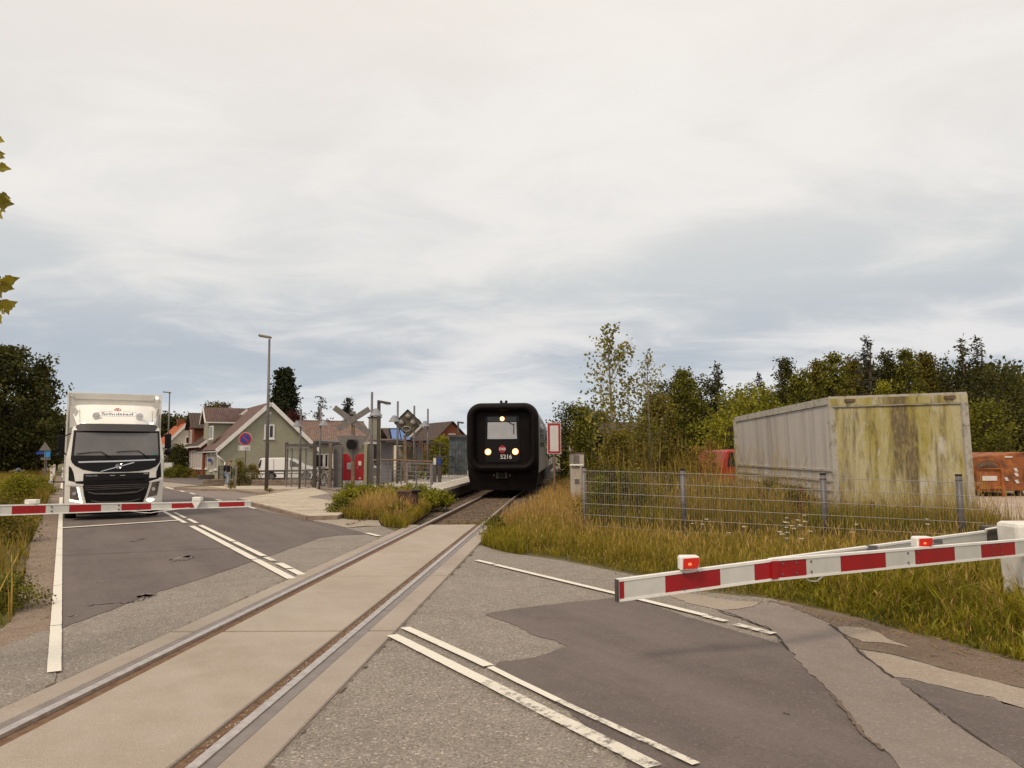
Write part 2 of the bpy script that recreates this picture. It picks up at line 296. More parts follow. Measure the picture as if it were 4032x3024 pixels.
# ------------------------------------------------------------ mesh helpers
ROOTM = {}
def link(o): C.objects.link(o); return o
def tag(o, label=None, cat=None, group=None, kind=None):
    if label: o['label'] = label
    if cat: o['category'] = cat
    if group: o['group'] = group
    if kind: o['kind'] = kind
    return o
def thing(name, label, cat, loc=(0, 0, 0), rotz=0.0, group=None):
    o = bpy.data.objects.new(name, None); link(o); o.location = loc; o.rotation_euler = (0, 0, rotz); o.empty_display_size = .2
    ROOTM[o.name] = Matrix.Translation(Vector(loc)) @ Matrix.Rotation(rotz, 4, 'Z')
    return tag(o, label, cat, group)
def setting(name, loc=(0, 0, 0), rotz=0.0):
    return tag(thing(name, None, None, loc, rotz), kind='structure')
class MB:
    def __init__(s): s.v = []; s.f = []
    def add(s, vs, fs):
        n = len(s.v); s.v += [tuple(v) for v in vs]; s.f += [tuple(i + n for i in f) for f in fs]; return s
    def box(s, x0, x1, y0, y1, z0, z1):
        return s.add([(x0, y0, z0), (x1, y0, z0), (x1, y1, z0), (x0, y1, z0), (x0, y0, z1), (x1, y0, z1), (x1, y1, z1), (x0, y1, z1)],
                     [(0, 3, 2, 1), (4, 5, 6, 7), (0, 1, 5, 4), (1, 2, 6, 5), (2, 3, 7, 6), (3, 0, 4, 7)])
    def beam(s, a, b, w, h, upv=(0, 0, 1)):
        a = Vector(a); b = Vector(b); d = (b - a).normalized(); u = Vector(upv)
        if abs(d.dot(u)) > .98: u = Vector((0, 1, 0))
        r = d.cross(u).normalized(); u = r.cross(d).normalized(); vs = []
        for p in (a, b):
            for i, j in ((-1, -1), (1, -1), (1, 1), (-1, 1)): vs.append(p + r * (w / 2 * i) + u * (h / 2 * j))
        return s.add(vs, [(0, 1, 2, 3), (7, 6, 5, 4), (0, 4, 5, 1), (1, 5, 6, 2), (2, 6, 7, 3), (3, 7, 4, 0)])
    def tube(s, a, b, r0, r1=None, n=10, cap=True):
        r1 = r0 if r1 is None else r1
        a = Vector(a); b = Vector(b); d = (b - a).normalized(); u = Vector((0, 0, 1)) if abs(d.z) < .9 else Vector((1, 0, 0))
        x = d.cross(u).normalized(); y = x.cross(d); vs = []
        for p, r in ((a, r0), (b, r1)):
            for k in range(n): t = 2 * math.pi * k / n; vs.append(p + x * (r * math.cos(t)) + y * (r * math.sin(t)))
        fs = [(k, (k + 1) % n, n + (k + 1) % n, n + k) for k in range(n)]
        if cap: fs += [tuple(range(n - 1, -1, -1)), tuple(range(n, 2 * n))]
        return s.add(vs, fs)
    def path(s, pts, r, n=6):
        for a, b in zip(pts[:-1], pts[1:]): s.tube(a, b, r, r, n)
        return s
    def sphere(s, c, r, n=10, m=6, sc=(1, 1, 1)):
        vs = []; fs = []
        for j in range(m + 1):
            ph = math.pi * j / m
            for k in range(n):
                t = 2 * math.pi * k / n; vs.append((c[0] + r * sc[0] * math.sin(ph) * math.cos(t), c[1] + r * sc[1] * math.sin(ph) * math.sin(t), c[2] + r * sc[2] * math.cos(ph)))
        for j in range(m):
            for k in range(n): fs.append((j * n + k, (j + 1) * n + k, (j + 1) * n + (k + 1) % n, j * n + (k + 1) % n))
        return s.add(vs, fs)
    def prism(s, poly, ext):
        """poly: 3-D outline, ext: extrusion vector"""
        n = len(poly); e = Vector(ext); vs = [Vector(p) for p in poly] + [Vector(p) + e for p in poly]
        return s.add(vs, [tuple(range(n - 1, -1, -1)), tuple(range(n, 2 * n))] + [(k, (k + 1) % n, n + (k + 1) % n, n + k) for k in range(n)])
    def face(s, pts): return s.add(pts, [tuple(range(len(pts)))])
    def build(s, name, m, parent=None, smooth=False, world=False, bevel=0.0, fix=True):
        me = bpy.data.meshes.new(name); vs = s.v
        if world and parent is not None:
            inv = ROOTM[parent.name].inverted(); vs = [tuple(inv @ Vector(v)) for v in vs]
        me.from_pydata(vs, [], s.f); me.materials.append(M[m] if isinstance(m, str) else m)
        if fix:
            bm = bmesh.new(); bm.from_mesh(me); bmesh.ops.recalc_face_normals(bm, faces=bm.faces); bm.to_mesh(me); bm.free()
        if smooth: me.polygons.foreach_set('use_smooth', [True] * len(me.polygons))
        o = bpy.data.objects.new(name, me); link(o)
        if parent is not None: o.parent = parent
        if bevel:
            b = o.modifiers.new('bevel', 'BEVEL'); b.width = bevel; b.segments = 2; b.limit_method = 'ANGLE'
        return o
def jag(pts, amp=.022, step=.09):
    o = []
    for i, p in enumerate(pts):
        a = Vector(p); b = Vector(pts[(i + 1) % len(pts)]); L_ = (b - a).length
        if L_ > 9: o.append(tuple(a)); continue
        n = max(1, int(L_ / step)); d = (b - a).normalized(); nn = Vector((-d.y, d.x, 0))
        for k in range(n): o.append(tuple(a.lerp(b, k / n) + nn * random.gauss(0, amp * .5)))
    return o
def sheet(name, pts, m, kind='structure', parent=None):
    """flat polygon facing up"""
    if name in ('road_surface', 'road_patch', 'sandy_strip', 'dirt_verge', 'sandy_patch', 'gravel_patch', 'gravel_verge'): pts = jag(pts, .03 if 'gravel' in name or 'dirt' in name or 'sandy' in name else .018)
    bm = bmesh.new(); f = bm.faces.new([bm.verts.new(p) for p in pts]); bm.normal_update()
    if f.normal.z < 0: f.normal_flip()
    bmesh.ops.triangulate(bm, faces=bm.faces)
    me = bpy.data.meshes.new(name); bm.to_mesh(me); bm.free(); me.materials.append(M[m])
    o = link(bpy.data.objects.new(name, me)); 
    if parent is not None: o.parent = parent
    elif kind: o['kind'] = kind
    return o
def patch(poly, fn, off, thick, cell=.15, name='panel', m='white', parent=None, smooth=True):
    """outline in (x, z) pressed onto the surface y = fn(x, z), standing off by off and thick deep"""
    bm = bmesh.new(); f = bm.faces.new([bm.verts.new((x, 0, z)) for x, z in poly])
    xs = [p[0] for p in poly]; zs = [p[1] for p in poly]
    for ax, lo, hi in ((0, min(xs), max(xs)), (2, min(zs), max(zs))):
        k = math.ceil(lo / cell) * cell
        while k < hi:
            co = [0, 0, 0]; no = [0, 0, 0]; co[ax] = k; no[ax] = 1
            bmesh.ops.bisect_plane(bm, geom=bm.verts[:] + bm.edges[:] + bm.faces[:], plane_co=co, plane_no=no); k += cell
    r = bmesh.ops.extrude_face_region(bm, geom=bm.faces[:])
    back = {v for v in r['geom'] if isinstance(v, bmesh.types.BMVert)}
    for v in bm.verts: v.co.y = fn(v.co.x, v.co.z) - off + (thick if v in back else 0)
    bmesh.ops.recalc_face_normals(bm, faces=bm.faces)
    me = bpy.data.meshes.new(name); bm.to_mesh(me); bm.free(); me.materials.append(M[m] if isinstance(m, str) else m)
    o = link(bpy.data.objects.new(name, me))
    if parent is not None: o.parent = parent
    return o
def disc(cx, cz, r, n=20, rx=None): return [(cx + (rx or r) * math.cos(2 * math.pi * k / n), cz + r * math.sin(2 * math.pi * k / n)) for k in range(n)]
def text(body, size, m, parent, loc, rot=(R(90), 0, 0), ext=.003, sx=1.0, name='lettering', align='CENTER', bold=.018):
    c = bpy.data.curves.new(name, 'FONT'); c.body = body; c.size = size; c.extrude = ext; c.align_x = align; c.align_y = 'CENTER'; c.materials.append(M[m])
    c.offset = size * bold
    tmp = link(bpy.data.objects.new(name, c)); dg = bpy.context.evaluated_depsgraph_get(); me = bpy.data.meshes.new_from_object(tmp.evaluated_get(dg)); bpy.data.objects.remove(tmp)
    me.materials.clear(); me.materials.append(M[m])
    o = link(bpy.data.objects.new(name, me)); o.parent = parent; o.location = loc; o.rotation_euler = rot; o.scale = (sx, 1, 1); return o
def copy_tree(o, parent=None):
    c = o.copy(); link(c); c.parent = parent
    for ch in list(o.children): copy_tree(ch, c)
    return c
def npmesh(name, V, Fc, m, parent=None, attr=None):
    me = bpy.data.meshes.new(name); V = np.asarray(V, dtype=np.float32); Fc = np.asarray(Fc, dtype=np.int32); k = Fc.shape[1]
    me.vertices.add(len(V)); me.vertices.foreach_set('co', V.ravel()); me.loops.add(Fc.size); me.loops.foreach_set('vertex_index', Fc.ravel())
    me.polygons.add(len(Fc)); me.polygons.foreach_set('loop_start', np.arange(0, Fc.size, k, dtype=np.int32))
    if attr is not None:
        a = me.attributes.new('v', 'FLOAT', 'POINT'); a.data.foreach_set('value', np.asarray(attr, dtype=np.float32))
    me.update(calc_edges=True); me.materials.append(M[m]); o = link(bpy.data.objects.new(name, me))
    if parent is not None: o.parent = parent
    return o
def leafquads(P, size, tone, elong=1.5, flat=0.0, down=0.0):
    """one small folded rhombus per point; returns verts, quads, tone"""
    n = len(P); a = rng.uniform(0, 2 * np.pi, n); el = rng.normal(-down, .6 * (1 - flat) + .05, n)
    d = np.stack([np.cos(a) * np.cos(el), np.sin(a) * np.cos(el), np.sin(el)], 1)
    rr = rng.normal(size=(n, 3)); rr[:, 2] *= (1 - flat); s = np.cross(d, rr); s /= np.linalg.norm(s, axis=1)[:, None] + 1e-9
    sz = (size * rng.uniform(.6, 1.3, n))[:, None]
    V = np.stack([P, P + d * sz * .5 + s * sz / elong * .5, P + d * sz, P + d * sz * .5 - s * sz / elong * .5], 1).reshape(-1, 3)
    return V, np.arange(4 * n).reshape(-1, 4), np.repeat(np.clip(tone + rng.normal(0, .16, n), 0, 1), 4)
def inpoly(P, poly):
    x, y = P[:, 0], P[:, 1]; inside = np.zeros(len(P), bool); n = len(poly)
    for i in range(n):
        x0, y0 = poly[i][:2]; x1, y1 = poly[(i + 1) % n][:2]
        c = ((y0 > y) != (y1 > y)) & (x < (x1 - x0) * (y - y0) / ((y1 - y0) + 1e-12) + x0); inside ^= c
    return inside
def scatter(poly, dens, maxn=60000):
    P = np.array([p[:2] for p in poly]); lo = P.min(0); hi = P.max(0); n = int(min(maxn * 3, dens * (hi - lo).prod()))
    Q = rng.uniform(lo, hi, (n, 2)); Q = Q[inpoly(Q, poly)]; return Q[:maxn]
def vnoise(Q, s, seed=0):
    r = np.random.default_rng(seed); out = np.zeros(len(Q))
    for k in range(5):
        f = s * (1.5 ** k); a = r.uniform(0, 6.28); out += np.sin(Q[:, 0] * f * np.cos(a) * 6.28 + Q[:, 1] * f * np.sin(a) * 6.28 + r.uniform(0, 6.28)) / (1.3 ** k)
    return out / 3.2
def blades(name, poly, dens, h, m, label, cat, width=.008, lean=.35, plume=0.0, z0=0.0, maxn=60000, patchy=.5, hfall=None, pscale=.6, tonebias=0.0, parent=None, soft=0.0):
    Q = scatter(poly, dens, maxn); n = len(Q); no = vnoise(Q, pscale, 3); keep = rng.uniform(-1, 1, n) < no + (1 - patchy) * 1.2 + .2; Q = Q[keep]; no = no[keep]; n = len(Q)
    hh = h * rng.uniform(.35, 1.1, n) * (1 + .35 * no)
    if soft:
        PP = np.array([p[:2] for p in poly]); NX_ = np.roll(PP, -1, 0); dm = np.full(n, 1e9)
        for a_, b_ in zip(PP, NX_):
            ab = b_ - a_; t_ = np.clip(((Q - a_) @ ab) / (ab @ ab + 1e-9), 0, 1); dm = np.minimum(dm, np.hypot(*(Q - a_ - t_[:, None] * ab).T))
        hh = hh * np.clip(.3 + dm / soft, .3, 1)
    if hfall is not None: hh = hh * hfall(Q)
    a = rng.uniform(0, 6.283, n); ln = np.abs(rng.normal(0, lean, n)) * hh
    base = np.concatenate([Q, np.full((n, 1), z0 - .01)], 1); dr = np.stack([np.cos(a), np.sin(a), np.zeros(n)], 1); b2 = rng.uniform(0, 6.283, n)
    sd = np.stack([np.cos(b2), np.sin(b2), np.zeros(n)], 1) * (width * rng.uniform(.6, 1.5, n))[:, None]; up_ = np.array([0, 0, 1.0])
    mid = base + dr * (ln * .3)[:, None] + up_ * (hh * .6)[:, None]; tip = base + dr * ln[:, None] + up_ * (hh)[:, None]
    V = np.stack([base - sd, base + sd, mid - sd * .8, mid + sd * .8, tip], 1).reshape(-1, 3); i = np.arange(n)[:, None] * 5
    T = np.concatenate([i + [0, 1, 3], i + [0, 3, 2], i + [2, 3, 4]], 0)
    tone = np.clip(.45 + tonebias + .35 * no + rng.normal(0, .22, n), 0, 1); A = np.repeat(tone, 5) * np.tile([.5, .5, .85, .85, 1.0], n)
    if plume:
        k = rng.uniform(size=n) < plume; tp = tip[k]; nk = len(tp); pl = (hh[k] * .2 + .03)[:, None]; w = (sd[k] / width) * .0045
        d3 = (tip - mid)[k]; d3 /= np.linalg.norm(d3, axis=1)[:, None]
        PV = np.stack([tp - d3 * pl * .3, tp + d3 * pl * .3 + w, tp + d3 * pl, tp + d3 * pl * .3 - w], 1).reshape(-1, 3); j = len(V) + np.arange(nk)[:, None] * 4
        V = np.concatenate([V, PV]); T = np.concatenate([T, j + [0, 1, 2], j + [0, 2, 3]]); A = np.concatenate([A, np.repeat(np.clip(tone[k] + .35, 0, 1), 4)])
    o = npmesh(name, V, T, m, attr=A)
    if parent is not None: o.parent = parent; o['kind'] = 'stuff'; return o
    return tag(o, label, cat, None, 'stuff')

# ------------------------------------------------------------ trees
def limb(mb, a, b, r0, r1): mb.tube(a, b, r0, r1, 7, cap=False)
def tree(name, label, base, h, rad, leafm, kind='round', nclump=120, per=45, leaf=.16, bark='hedge_stem', group=None, seed=0, clear=.18, tall=1.0, csize=.5, cat='tree'):
    global rng
    keep = rng; rng = np.random.default_rng(1000 + seed)
    t = thing(name, label, cat, base, 0, group); tb = MB(); 
    top = Vector((rng.normal(0, .03 * h), rng.normal(0, .03 * h), h * .93)); r = max(.03, h * .018) * (.55 if kind == 'birch' else 1)
    mid = Vector((top.x * .3, top.y * .3, h * .5)); limb(tb, (0, 0, -.1), mid, r * 1.3, r * .8); limb(tb, mid, top, r * .8, r * .15)
    P = []; tone = []
    if kind in ('round', 'wild', 'birch', 'shrub'):
        for k in range(nclump):
            f = rng.uniform(clear, 1.0)
            prof = {'round': math.sqrt(max(0, 1 - ((f - .55) / .47) ** 2)) if f > .08 else 0, 'wild': (1 - f) ** .75 * .95 + .07, 'birch': (math.sin(min(1, (f - clear) / (1 - clear)) * math.pi) ** .7) * .85 + .12, 'shrub': math.sqrt(max(0, 1 - f ** 2.2))}[kind]
            a = rng.uniform(0, 6.283); rr = rad * prof * math.sqrt(rng.uniform(.10, 1)) * rng.uniform(.75, 1.12)
            c = np.array([math.cos(a) * rr, math.sin(a) * rr, h * f]); 
            zb = max(.1, h * f - rr * (.9 if kind != 'birch' else 1.8)); q = zb / h
            ax = mid * min(1, q / .5) if q < .5 else mid.lerp(top, (q - .5) / .5)
            if k % (2 if kind != 'birch' else 3) == 0: limb(tb, (ax.x, ax.y, zb), tuple(c), r * (.28 if kind != 'birch' else .13), r * .04)
            cs = csize * rng.uniform(.5, 1.3); n = int(per * rng.uniform(.6, 1.4)); p = np.clip(rng.normal(0, 1, (n, 3)), -1.5, 1.5) * np.array([cs, cs, cs * .7]) * .5
            if kind == 'birch':                                    # leaves hang along the twig
                tt = rng.uniform(.35, 1.05, n)[:, None]; p = (np.array([ax.x, ax.y, zb]) - c) * (1 - tt) + rng.normal(0, cs * .22, (n, 3))
            p = p + c; p = p[p[:, 2] > .03]; P.append(p); tone.append(np.full(len(p), np.clip(rng.normal(.45, .22), 0, 1)))
    elif kind == 'conifer':
        nw = int(nclump); 
        for k in range(nw):
            f = (k + rng.uniform()) / nw; f = clear + (1 - clear) * f; L_ = rad * (1 - f) ** tall + .12 * rad; a = rng.uniform(0, 6.283); L_ *= rng.uniform(.65, 1.12)
            z = h * f; n = max(6, int(per * L_ / rad * rng.uniform(.7, 1.2))); tt = rng.uniform(.12, 1, n); droop = -.25 * L_ * tt + .18 * L_ * tt ** 2 * 1.6
            p = np.stack([np.cos(a) * L_ * tt, np.sin(a) * L_ * tt, z + droop], 1) + rng.normal(0, 1, (n, 3)) * np.array([.10, .10, .06]) * csize
            P.append(p); tone.append(np.full(n, np.clip(rng.normal(.4, .22), 0, 1)))
            limb(tb, (0, 0, z), (math.cos(a) * L_ * .9, math.sin(a) * L_ * .9, z - .08 * L_), r * .22, r * .05)
    P = np.concatenate(P); tone = np.concatenate(tone)
    V, Q, A = leafquads(P, leaf, tone, 1.4 if kind != 'conifer' else 2.6, down=.15 if kind != 'conifer' else .1)
    tb.build('trunk', bark, t, smooth=True, fix=False)
    o = npmesh('crown' if kind != 'shrub' else 'foliage', V, Q, leafm, t, A); o['kind'] = 'stuff'
    rng = keep; return t

# ============================================================ SETTING: ground, road, crossing
BIG = 2500
S_END = 19.25                                    # far end of the concrete crossing
TL, TR = -1.07, 1.13                             # edges of the concrete, right of the track's centre
mb = MB()
def gq(a): return [tuple(p) for p in a]
g_left = [tr(-40, TL), tr(S_END, TL), tr(S_END, -2.6), tr(500, -2.6), (-BIG, 500, 0), (-BIG, -40, 0)]
sheet('ground', g_left, 'soil'); sheet('ground', [tr(-40, TR), tr(S_END, TR), tr(S_END, 2.6), tr(500, 2.6), (BIG, 500, 0), (BIG, -40, 0)], 'soil')
sheet('ground', [(-BIG, 500, -.0), (BIG, 500, 0), (BIG, BIG, 0), (-BIG, BIG, 0)], 'field')
# ballast bed with shoulders
prof = [(-2.6, 0), (-1.9, -.10), (1.9, -.10), (2.6, 0)]
mb = MB()
for (t0, z0), (t1, z1) in zip(prof[:-1], prof[1:]): mb.face([tr(S_END, t0, z0), tr(S_END, t1, z1), tr(500, t1, z1), tr(500, t0, z0)])
bed = mb.build('ballast_bed', 'ballast'); bed['kind'] = 'structure'
mb = MB(); mb.face([tr(-40, TL, -.10), tr(-40, TR, -.10), tr(S_END, TR, -.10), tr(S_END, TL, -.10)]); mb.build('crossing_trench', 'groove')['kind'] = 'structure'
# road surfaces
sheet('road', [tr(-38, TR + .01, .004), rd(-60, 9.2, .004), rd(-5, 9.2, .004), tuple(G(4300, 2700, .004)), tuple(G(4032, 2619, .004)), tuple(G(3801, 2551, .004)), tuple(G(3484, 2470, .004)), tuple(G(3235, 2402, .004)), tuple(G(3032, 2357, .004)),
               tuple(G(2721, 2325, .004)), tuple(G(2516, 2268, .004)), tuple(G(2336, 2232, .004)), tuple(G(2200, 2205, .004)), tuple(G(2010, 2178, .004)), tuple(G(1905, 2150, .004)), tr(14.9, TR + .004, .004)], 'asph_light')
sheet('road', [tr(5.9, TL, .004), tr(17.7, TL, .004)] + GP([(1500, 2071), (1364, 2080), (1288, 2062), (1170, 2043), (987, 1985)], .004) + [rd(36, 5.75, .004), rd(420, 5.75, .004), rd(420, -.02, .004)], 'asph_light')
sheet('gravel_verge', [tr(2.5, TL - .03, .008), tr(5.8, TL - .03, .008), rd(8, -.02, .008), rd(90, -.02, .008), rd(90, -.9, .008)] + GP([(214, 1900), (164, 2049), (112, 2148), (95, 2297), (40, 2447), (-60, 2520), (-400, 2700)], .008), 'gravel')
sheet('road_patch', [tr(3.0, TL - .004, .013), tr(5.95, TL - .004, .013)] + GP([(212, 2479), (150, 2490), (60, 2528), (-60, 2572), (-500, 2760)], .013), 'asph_light')
sheet('road_surface', GP([(243, 2472), (420, 2408), (560, 2352), (600, 2338), (800, 2276), (1009, 2205), (1056, 2191), (1140, 2160), (1264, 2116), (1330, 2108), (1451, 2103), (1380, 2083), (1288, 2063), (1150, 2031), (1003, 2006)], .009) + [rd(44, 5.25, .009), rd(400, 5.25, .009), rd(400, .05, .009)], 'asph_dark')
sheet('road_surface', GP([(1911, 2420.5), (1950, 2408), (2070, 2391), (2230, 2372), (2400, 2356), (2440, 2350), (2520, 2362), (2688, 2422), (2880, 2478), (3095, 2541), (3176, 2636), (3274, 2723), (3318, 2782), (3362, 2832), (3407, 2897), (3500, 2965), (3543, 3024), (3700, 3200), (2560, 3200), (2470, 3024), (2433, 2956), (2330, 2870), (2210, 2782), (2080, 2705),
                          (1946, 2623), (1964, 2606), (2040, 2597), (2100, 2588), (2175, 2570), (2190, 2556), (2234, 2544), (2180, 2520), (2099, 2500), (2040, 2467), (1990, 2447)], .009), 'asph_dark')
sheet('road_patch', GP([(2830, 2405), (2960, 2395), (3020, 2377), (3100, 2385), (3154, 2409), (3267, 2454), (3330, 2508), (3371, 2556), (3430, 2603), (3520, 2667), (3583, 2716), (3665, 2775), (3773, 2857), (3914, 2951), (4017, 3015), (4100, 3080), (3800, 3300), (3700, 3202), (3543, 3026), (3502, 2967), (3409, 2899), (3364, 2834), (3320, 2784), (3276, 2725), (3178, 2638), (3105, 2556), (3032, 2477), (2960, 2450)], .014), 'asph_mid')
sheet('road_patch', GP([(3520, 2667), (3650, 2690), (3780, 2720), (3900, 2750), (4032, 2789), (4300, 2880), (4500, 3300), (4120, 3080), (4019, 3013), (3916, 2949), (3775, 2855), (3667, 2773), (3585, 2714)], .009), 'asph_dark')
sheet('sandy_strip', GP([(3389, 2560), (3480, 2572), (3583, 2594), (3737, 2640), (3880, 2675), (4032, 2712), (4300, 2790), (4300, 2878), (4032, 2787), (3900, 2748), (3780, 2718), (3650, 2688), (3520, 2664), (3430, 2600)], .009), 'sandy')
sheet('dirt_verge', GP([(3020, 2362), (3235, 2400), (3385, 2435), (3484, 2466), (3801, 2547), (4032, 2612), (4300, 2690), (4300, 2786), (4032, 2709), (3880, 2672), (3737, 2637), (3583, 2591), (3480, 2569), (3385, 2556), (3333, 2508), (3270, 2454), (3156, 2407), (3100, 2383)], .009), 'dirt')
sheet('sandy_patch', GP([(3295, 2468), (3330, 2466), (3400, 2472), (3450, 2488), (3500, 2518), (3590, 2550), (3540, 2542), (3480, 2530), (3400, 2526), (3345, 2507)], .013), 'sandy')
sheet('sandy_patch', GP([(2560, 2300), (2700, 2335), (2860, 2362), (3000, 2372), (2960, 2390), (2840, 2402), (2700, 2372), (2600, 2330)], .009), 'sandy')
sheet('gravel_patch', GP([(1186, 2036), (1302, 2033), (1370, 2046), (1492, 2048), (1500, 2071), (1440, 2070), (1364, 2078), (1288, 2060), (1170, 2041)], .009), 'sandy')
sheet('lay_by', GP([(600, 1915), (672, 1922), (800, 1931), (913, 1932), (1085, 1947), (940, 1968), (987, 1983), (1180, 2035), (1170, 2041), (1003, 2004), (860, 1968), (740, 1940)], .013), 'asph_mid')
sheet('side_street', GP([(560, 1888), (720, 1882), (880, 1886), (862, 1897), (800, 1905), (790, 1911), (652, 1896), (540, 1893)], .008), 'asph_dark')
sheet('side_street_kerb_paving', GP([(560, 1893), (652, 1898), (790, 1911), (700, 1917), (672, 1921), (560, 1908)], .012), 'sandy')
sheet('yard', GP([(3835, 2170), (3790, 2050), (3600, 1915), (3000, 1860), (2900, 1835), (4500, 1835), (5200, 2000), (4700, 2200)], .008), 'yard')
sheet('station_forecourt', GP([(800, 1912), (984, 1908), (1120, 1905), (1240, 1903), (1440, 1900), (1440, 1884), (864, 1884)], .010), 'asph_mid')
sheet('car_park', GP([(864, 1883), (1440, 1883), (1700, 1870), (1700, 1840), (860, 1850)], .006), 'asph_mid')
sheet('far_road', GP([(20, 1880), (215, 1852), (230, 1830), (0, 1862)], .010), 'sandy')
# cracks
def strip(name, pts, w, m, z, parent=None, jag=0.0):
    V3 = [G(x, y, z) for x, y in pts]; a = []; b = []
    for i, p in enumerate(V3):
        d = (V3[min(i + 1, len(V3) - 1)] - V3[max(i - 1, 0)]).normalized(); n = Vector((-d.y, d.x, 0)); ww = w / 2 * (1 + random.uniform(-jag, jag))
        a.append(tuple(p + n * ww)); b.append(tuple(p - n * ww))
    o = MB()
    for i in range(len(a) - 1): o.face([a[i], b[i], b[i + 1], a[i + 1]])
    q = o.build(name, m, parent)
    if q.data.polygons[0].normal.z < 0: q.data.flip_normals()
    if parent is None: q['kind'] = 'structure'
    return q
def wig(pts, amp=4, sub=5):
    o = []
    for (x0, y0), (x1, y1) in zip(pts[:-1], pts[1:]):
        for k in range(sub): f = k / sub; o.append((x0 + (x1 - x0) * f + random.uniform(-amp, amp), y0 + (y1 - y0) * f + random.uniform(-amp, amp)))
    o.append(pts[-1]); return o
strip('crack', wig([(3267, 2454), (3333, 2508), (3371, 2556), (3430, 2603), (3520, 2667)], 4), .018, 'crack', .019, jag=.7)
strip('crack', wig([(3025, 2470), (3060, 2500), (3104, 2556)], 3), .016, 'crack', .019, jag=.7)
strip('crack', wig([(3270, 2722), (3320, 2783), (3362, 2833), (3407, 2897), (3480, 2950)], 6), .022, 'dirt', .019, jag=.8)
strip('crack', wig([(3583, 2714), (3665, 2773), (3773, 2855), (3914, 2949)], 4), .010, 'crack', .019, jag=.8)
strip('crack', wig([(2820, 2400), (2890, 2418), (2960, 2448), (3025, 2470)], 2), .012, 'crack', .019, jag=.7)
for pts_, w_s, m_s in (([(661, 2203), (700, 2198), (735, 2190), (776, 2192)], .10, 'asph_light'), ([(668, 2209), (720, 2206), (760, 2200)], .04, 'crack'), ([(517, 2133), (572, 2120)], .05, 'crack'), ([(348, 2384), (420, 2376), (497, 2372), (560, 2360), (602, 2342)], .022, 'crack'), ([(370, 2292), (428, 2287)], .03, 'asph_light'), ([(540, 2352), (570, 2344), (592, 2343)], .16, 'asph_mid'), ([(270, 2425), (300, 2422)], .06, 'asph_light'), ([(3080, 2805), (3110, 2812)], .02, 'crack')):
    strip('road_scuff', wig(pts_, 3, 6), w_s, m_s, .0125, jag=.7)
for side, t in ((-1, TL - .012), (1, TR + .012)):          # broken asphalt edge along the concrete
    pts = []; mb = MB(); s = 3.0
    while s < 18.8:
        n = s + random.uniform(.05, .16); w0 = .004 + random.random() ** 4 * .05
        mb.face([tr(s, t, .0185), tr(s, t + side * w0, .0185), tr(n, t + side * w0 * random.uniform(.4, 1), .0185), tr(n, t, .0185)]); s = n
    q = mb.build('broken_joint', 'dirt'); q['kind'] = 'structure'
    for p in q.data.polygons:
        pass

# crossing slabs, each panel an object; flangeways left open
joints = [.95, 4.3, 7.65, 11.08, 14.9, S_END]
XL = setting('level_crossing_deck')
def slab(t0, t1, s0, s1, m, z=.022, bv=.008):
    g = .030; V = [tr(s0 + g, t0), tr(s0 + g, t1), tr(s1 - g, t1), tr(s1 - g, t0)]
    q = MB().prism([(x, y, -.11) for x, y, _ in V], (0, 0, z + .11)).build('concrete_slab', m, XL); 
    b = q.modifiers.new('b', 'BEVEL'); b.width = bv; b.segments = 1; return q
RLc, RRc = -.725, .735                         # rail head centres
for s0, s1 in zip(joints[:-1], joints[1:]):
    slab(TL, RLc - .115, s0, s1, 'concrete_edge'); slab(RLc + .165, RRc - .135, s0, s1, 'concrete'); slab(RRc + .13, TR, s0, s1, 'concrete_edge')
slab(TL, RLc - .115, -6, .95, 'concrete_edge'); slab(RLc + .165, RRc - .135, -6, .95, 'concrete'); slab(RRc + .13, TR, -6, .95, 'concrete_edge')
for c in (RLc, RRc):
    rl = thing('rail', 'left-hand running rail of the single track' if c < 0 else 'right-hand running rail of the single track', 'rail', tr(-8, c), -TA)
    rl['label'] = 'steel rail with the lay-by and platform beside it' if c < 0 else 'steel rail with the grass verge and fence beside it'
    L_ = 400
    MB().box(-.034, .034, 0, L_, -.012, .024).build('rail_head', 'rail_top', rl, bevel=.0)
    b = MB(); b.box(-.032, .032, 0, L_, -.04, -.0125); b.box(-.009, .009, 0, L_, -.095, -.0405); b.box(-.07, .07, 0, L_, -.108, -.0955); b.build('rail_web', 'rail_rust', rl)
    if c < 0: MB().box(-.112, -.036, 0, 27.2, -.02, .016).build('guard_strip', 'rail_plate', rl)
    else: MB().box(.036, .125, 0, 27.2, -.02, .014).build('guard_strip', 'rail_plate', rl)
# crumbs in the right flangeway
sm = None
mb = MB()
for k in range(500):
    s = random.uniform(3.5, 15); t = RRc - .075 + random.gauss(0, .022); r = random.uniform(.004, .012); mb.sphere(tr(s, t, -.004 + random.random() * .006), r, 5, 3)
q = mb.build('flangeway_grit', 'sandy'); tag(q, 'grit and crumbs lodged beside the rail in the flangeway', 'grit', None, 'stuff')
mb = MB().face([tr(-6, RRc - .133, .002), tr(-6, RRc - .034, -.012), tr(S_END, RRc - .034, -.012), tr(S_END, RRc - .133, .002)]); mb.face([tr(-6, RLc + .034, -.004), tr(-6, RLc + .163, .004), tr(S_END, RLc + .163, .004), tr(S_END, RLc + .034, -.004)]); q = mb.build('flangeway_bottom', 'groove'); q['kind'] = 'structure'
# sleepers
smesh = None
for k in range(44):
    s = S_END + .35 + k * .62
    q = MB().box(-1.25, 1.25, -.13, .13, -.16, -.085).build('sleeper', 'sleeper', bed) if smesh is None else link(bpy.data.objects.new('sleeper', smesh))
    smesh = q.data; q.parent = bed; q.location = tr(s, 0); q.rotation_euler = (0, 0, -TA)
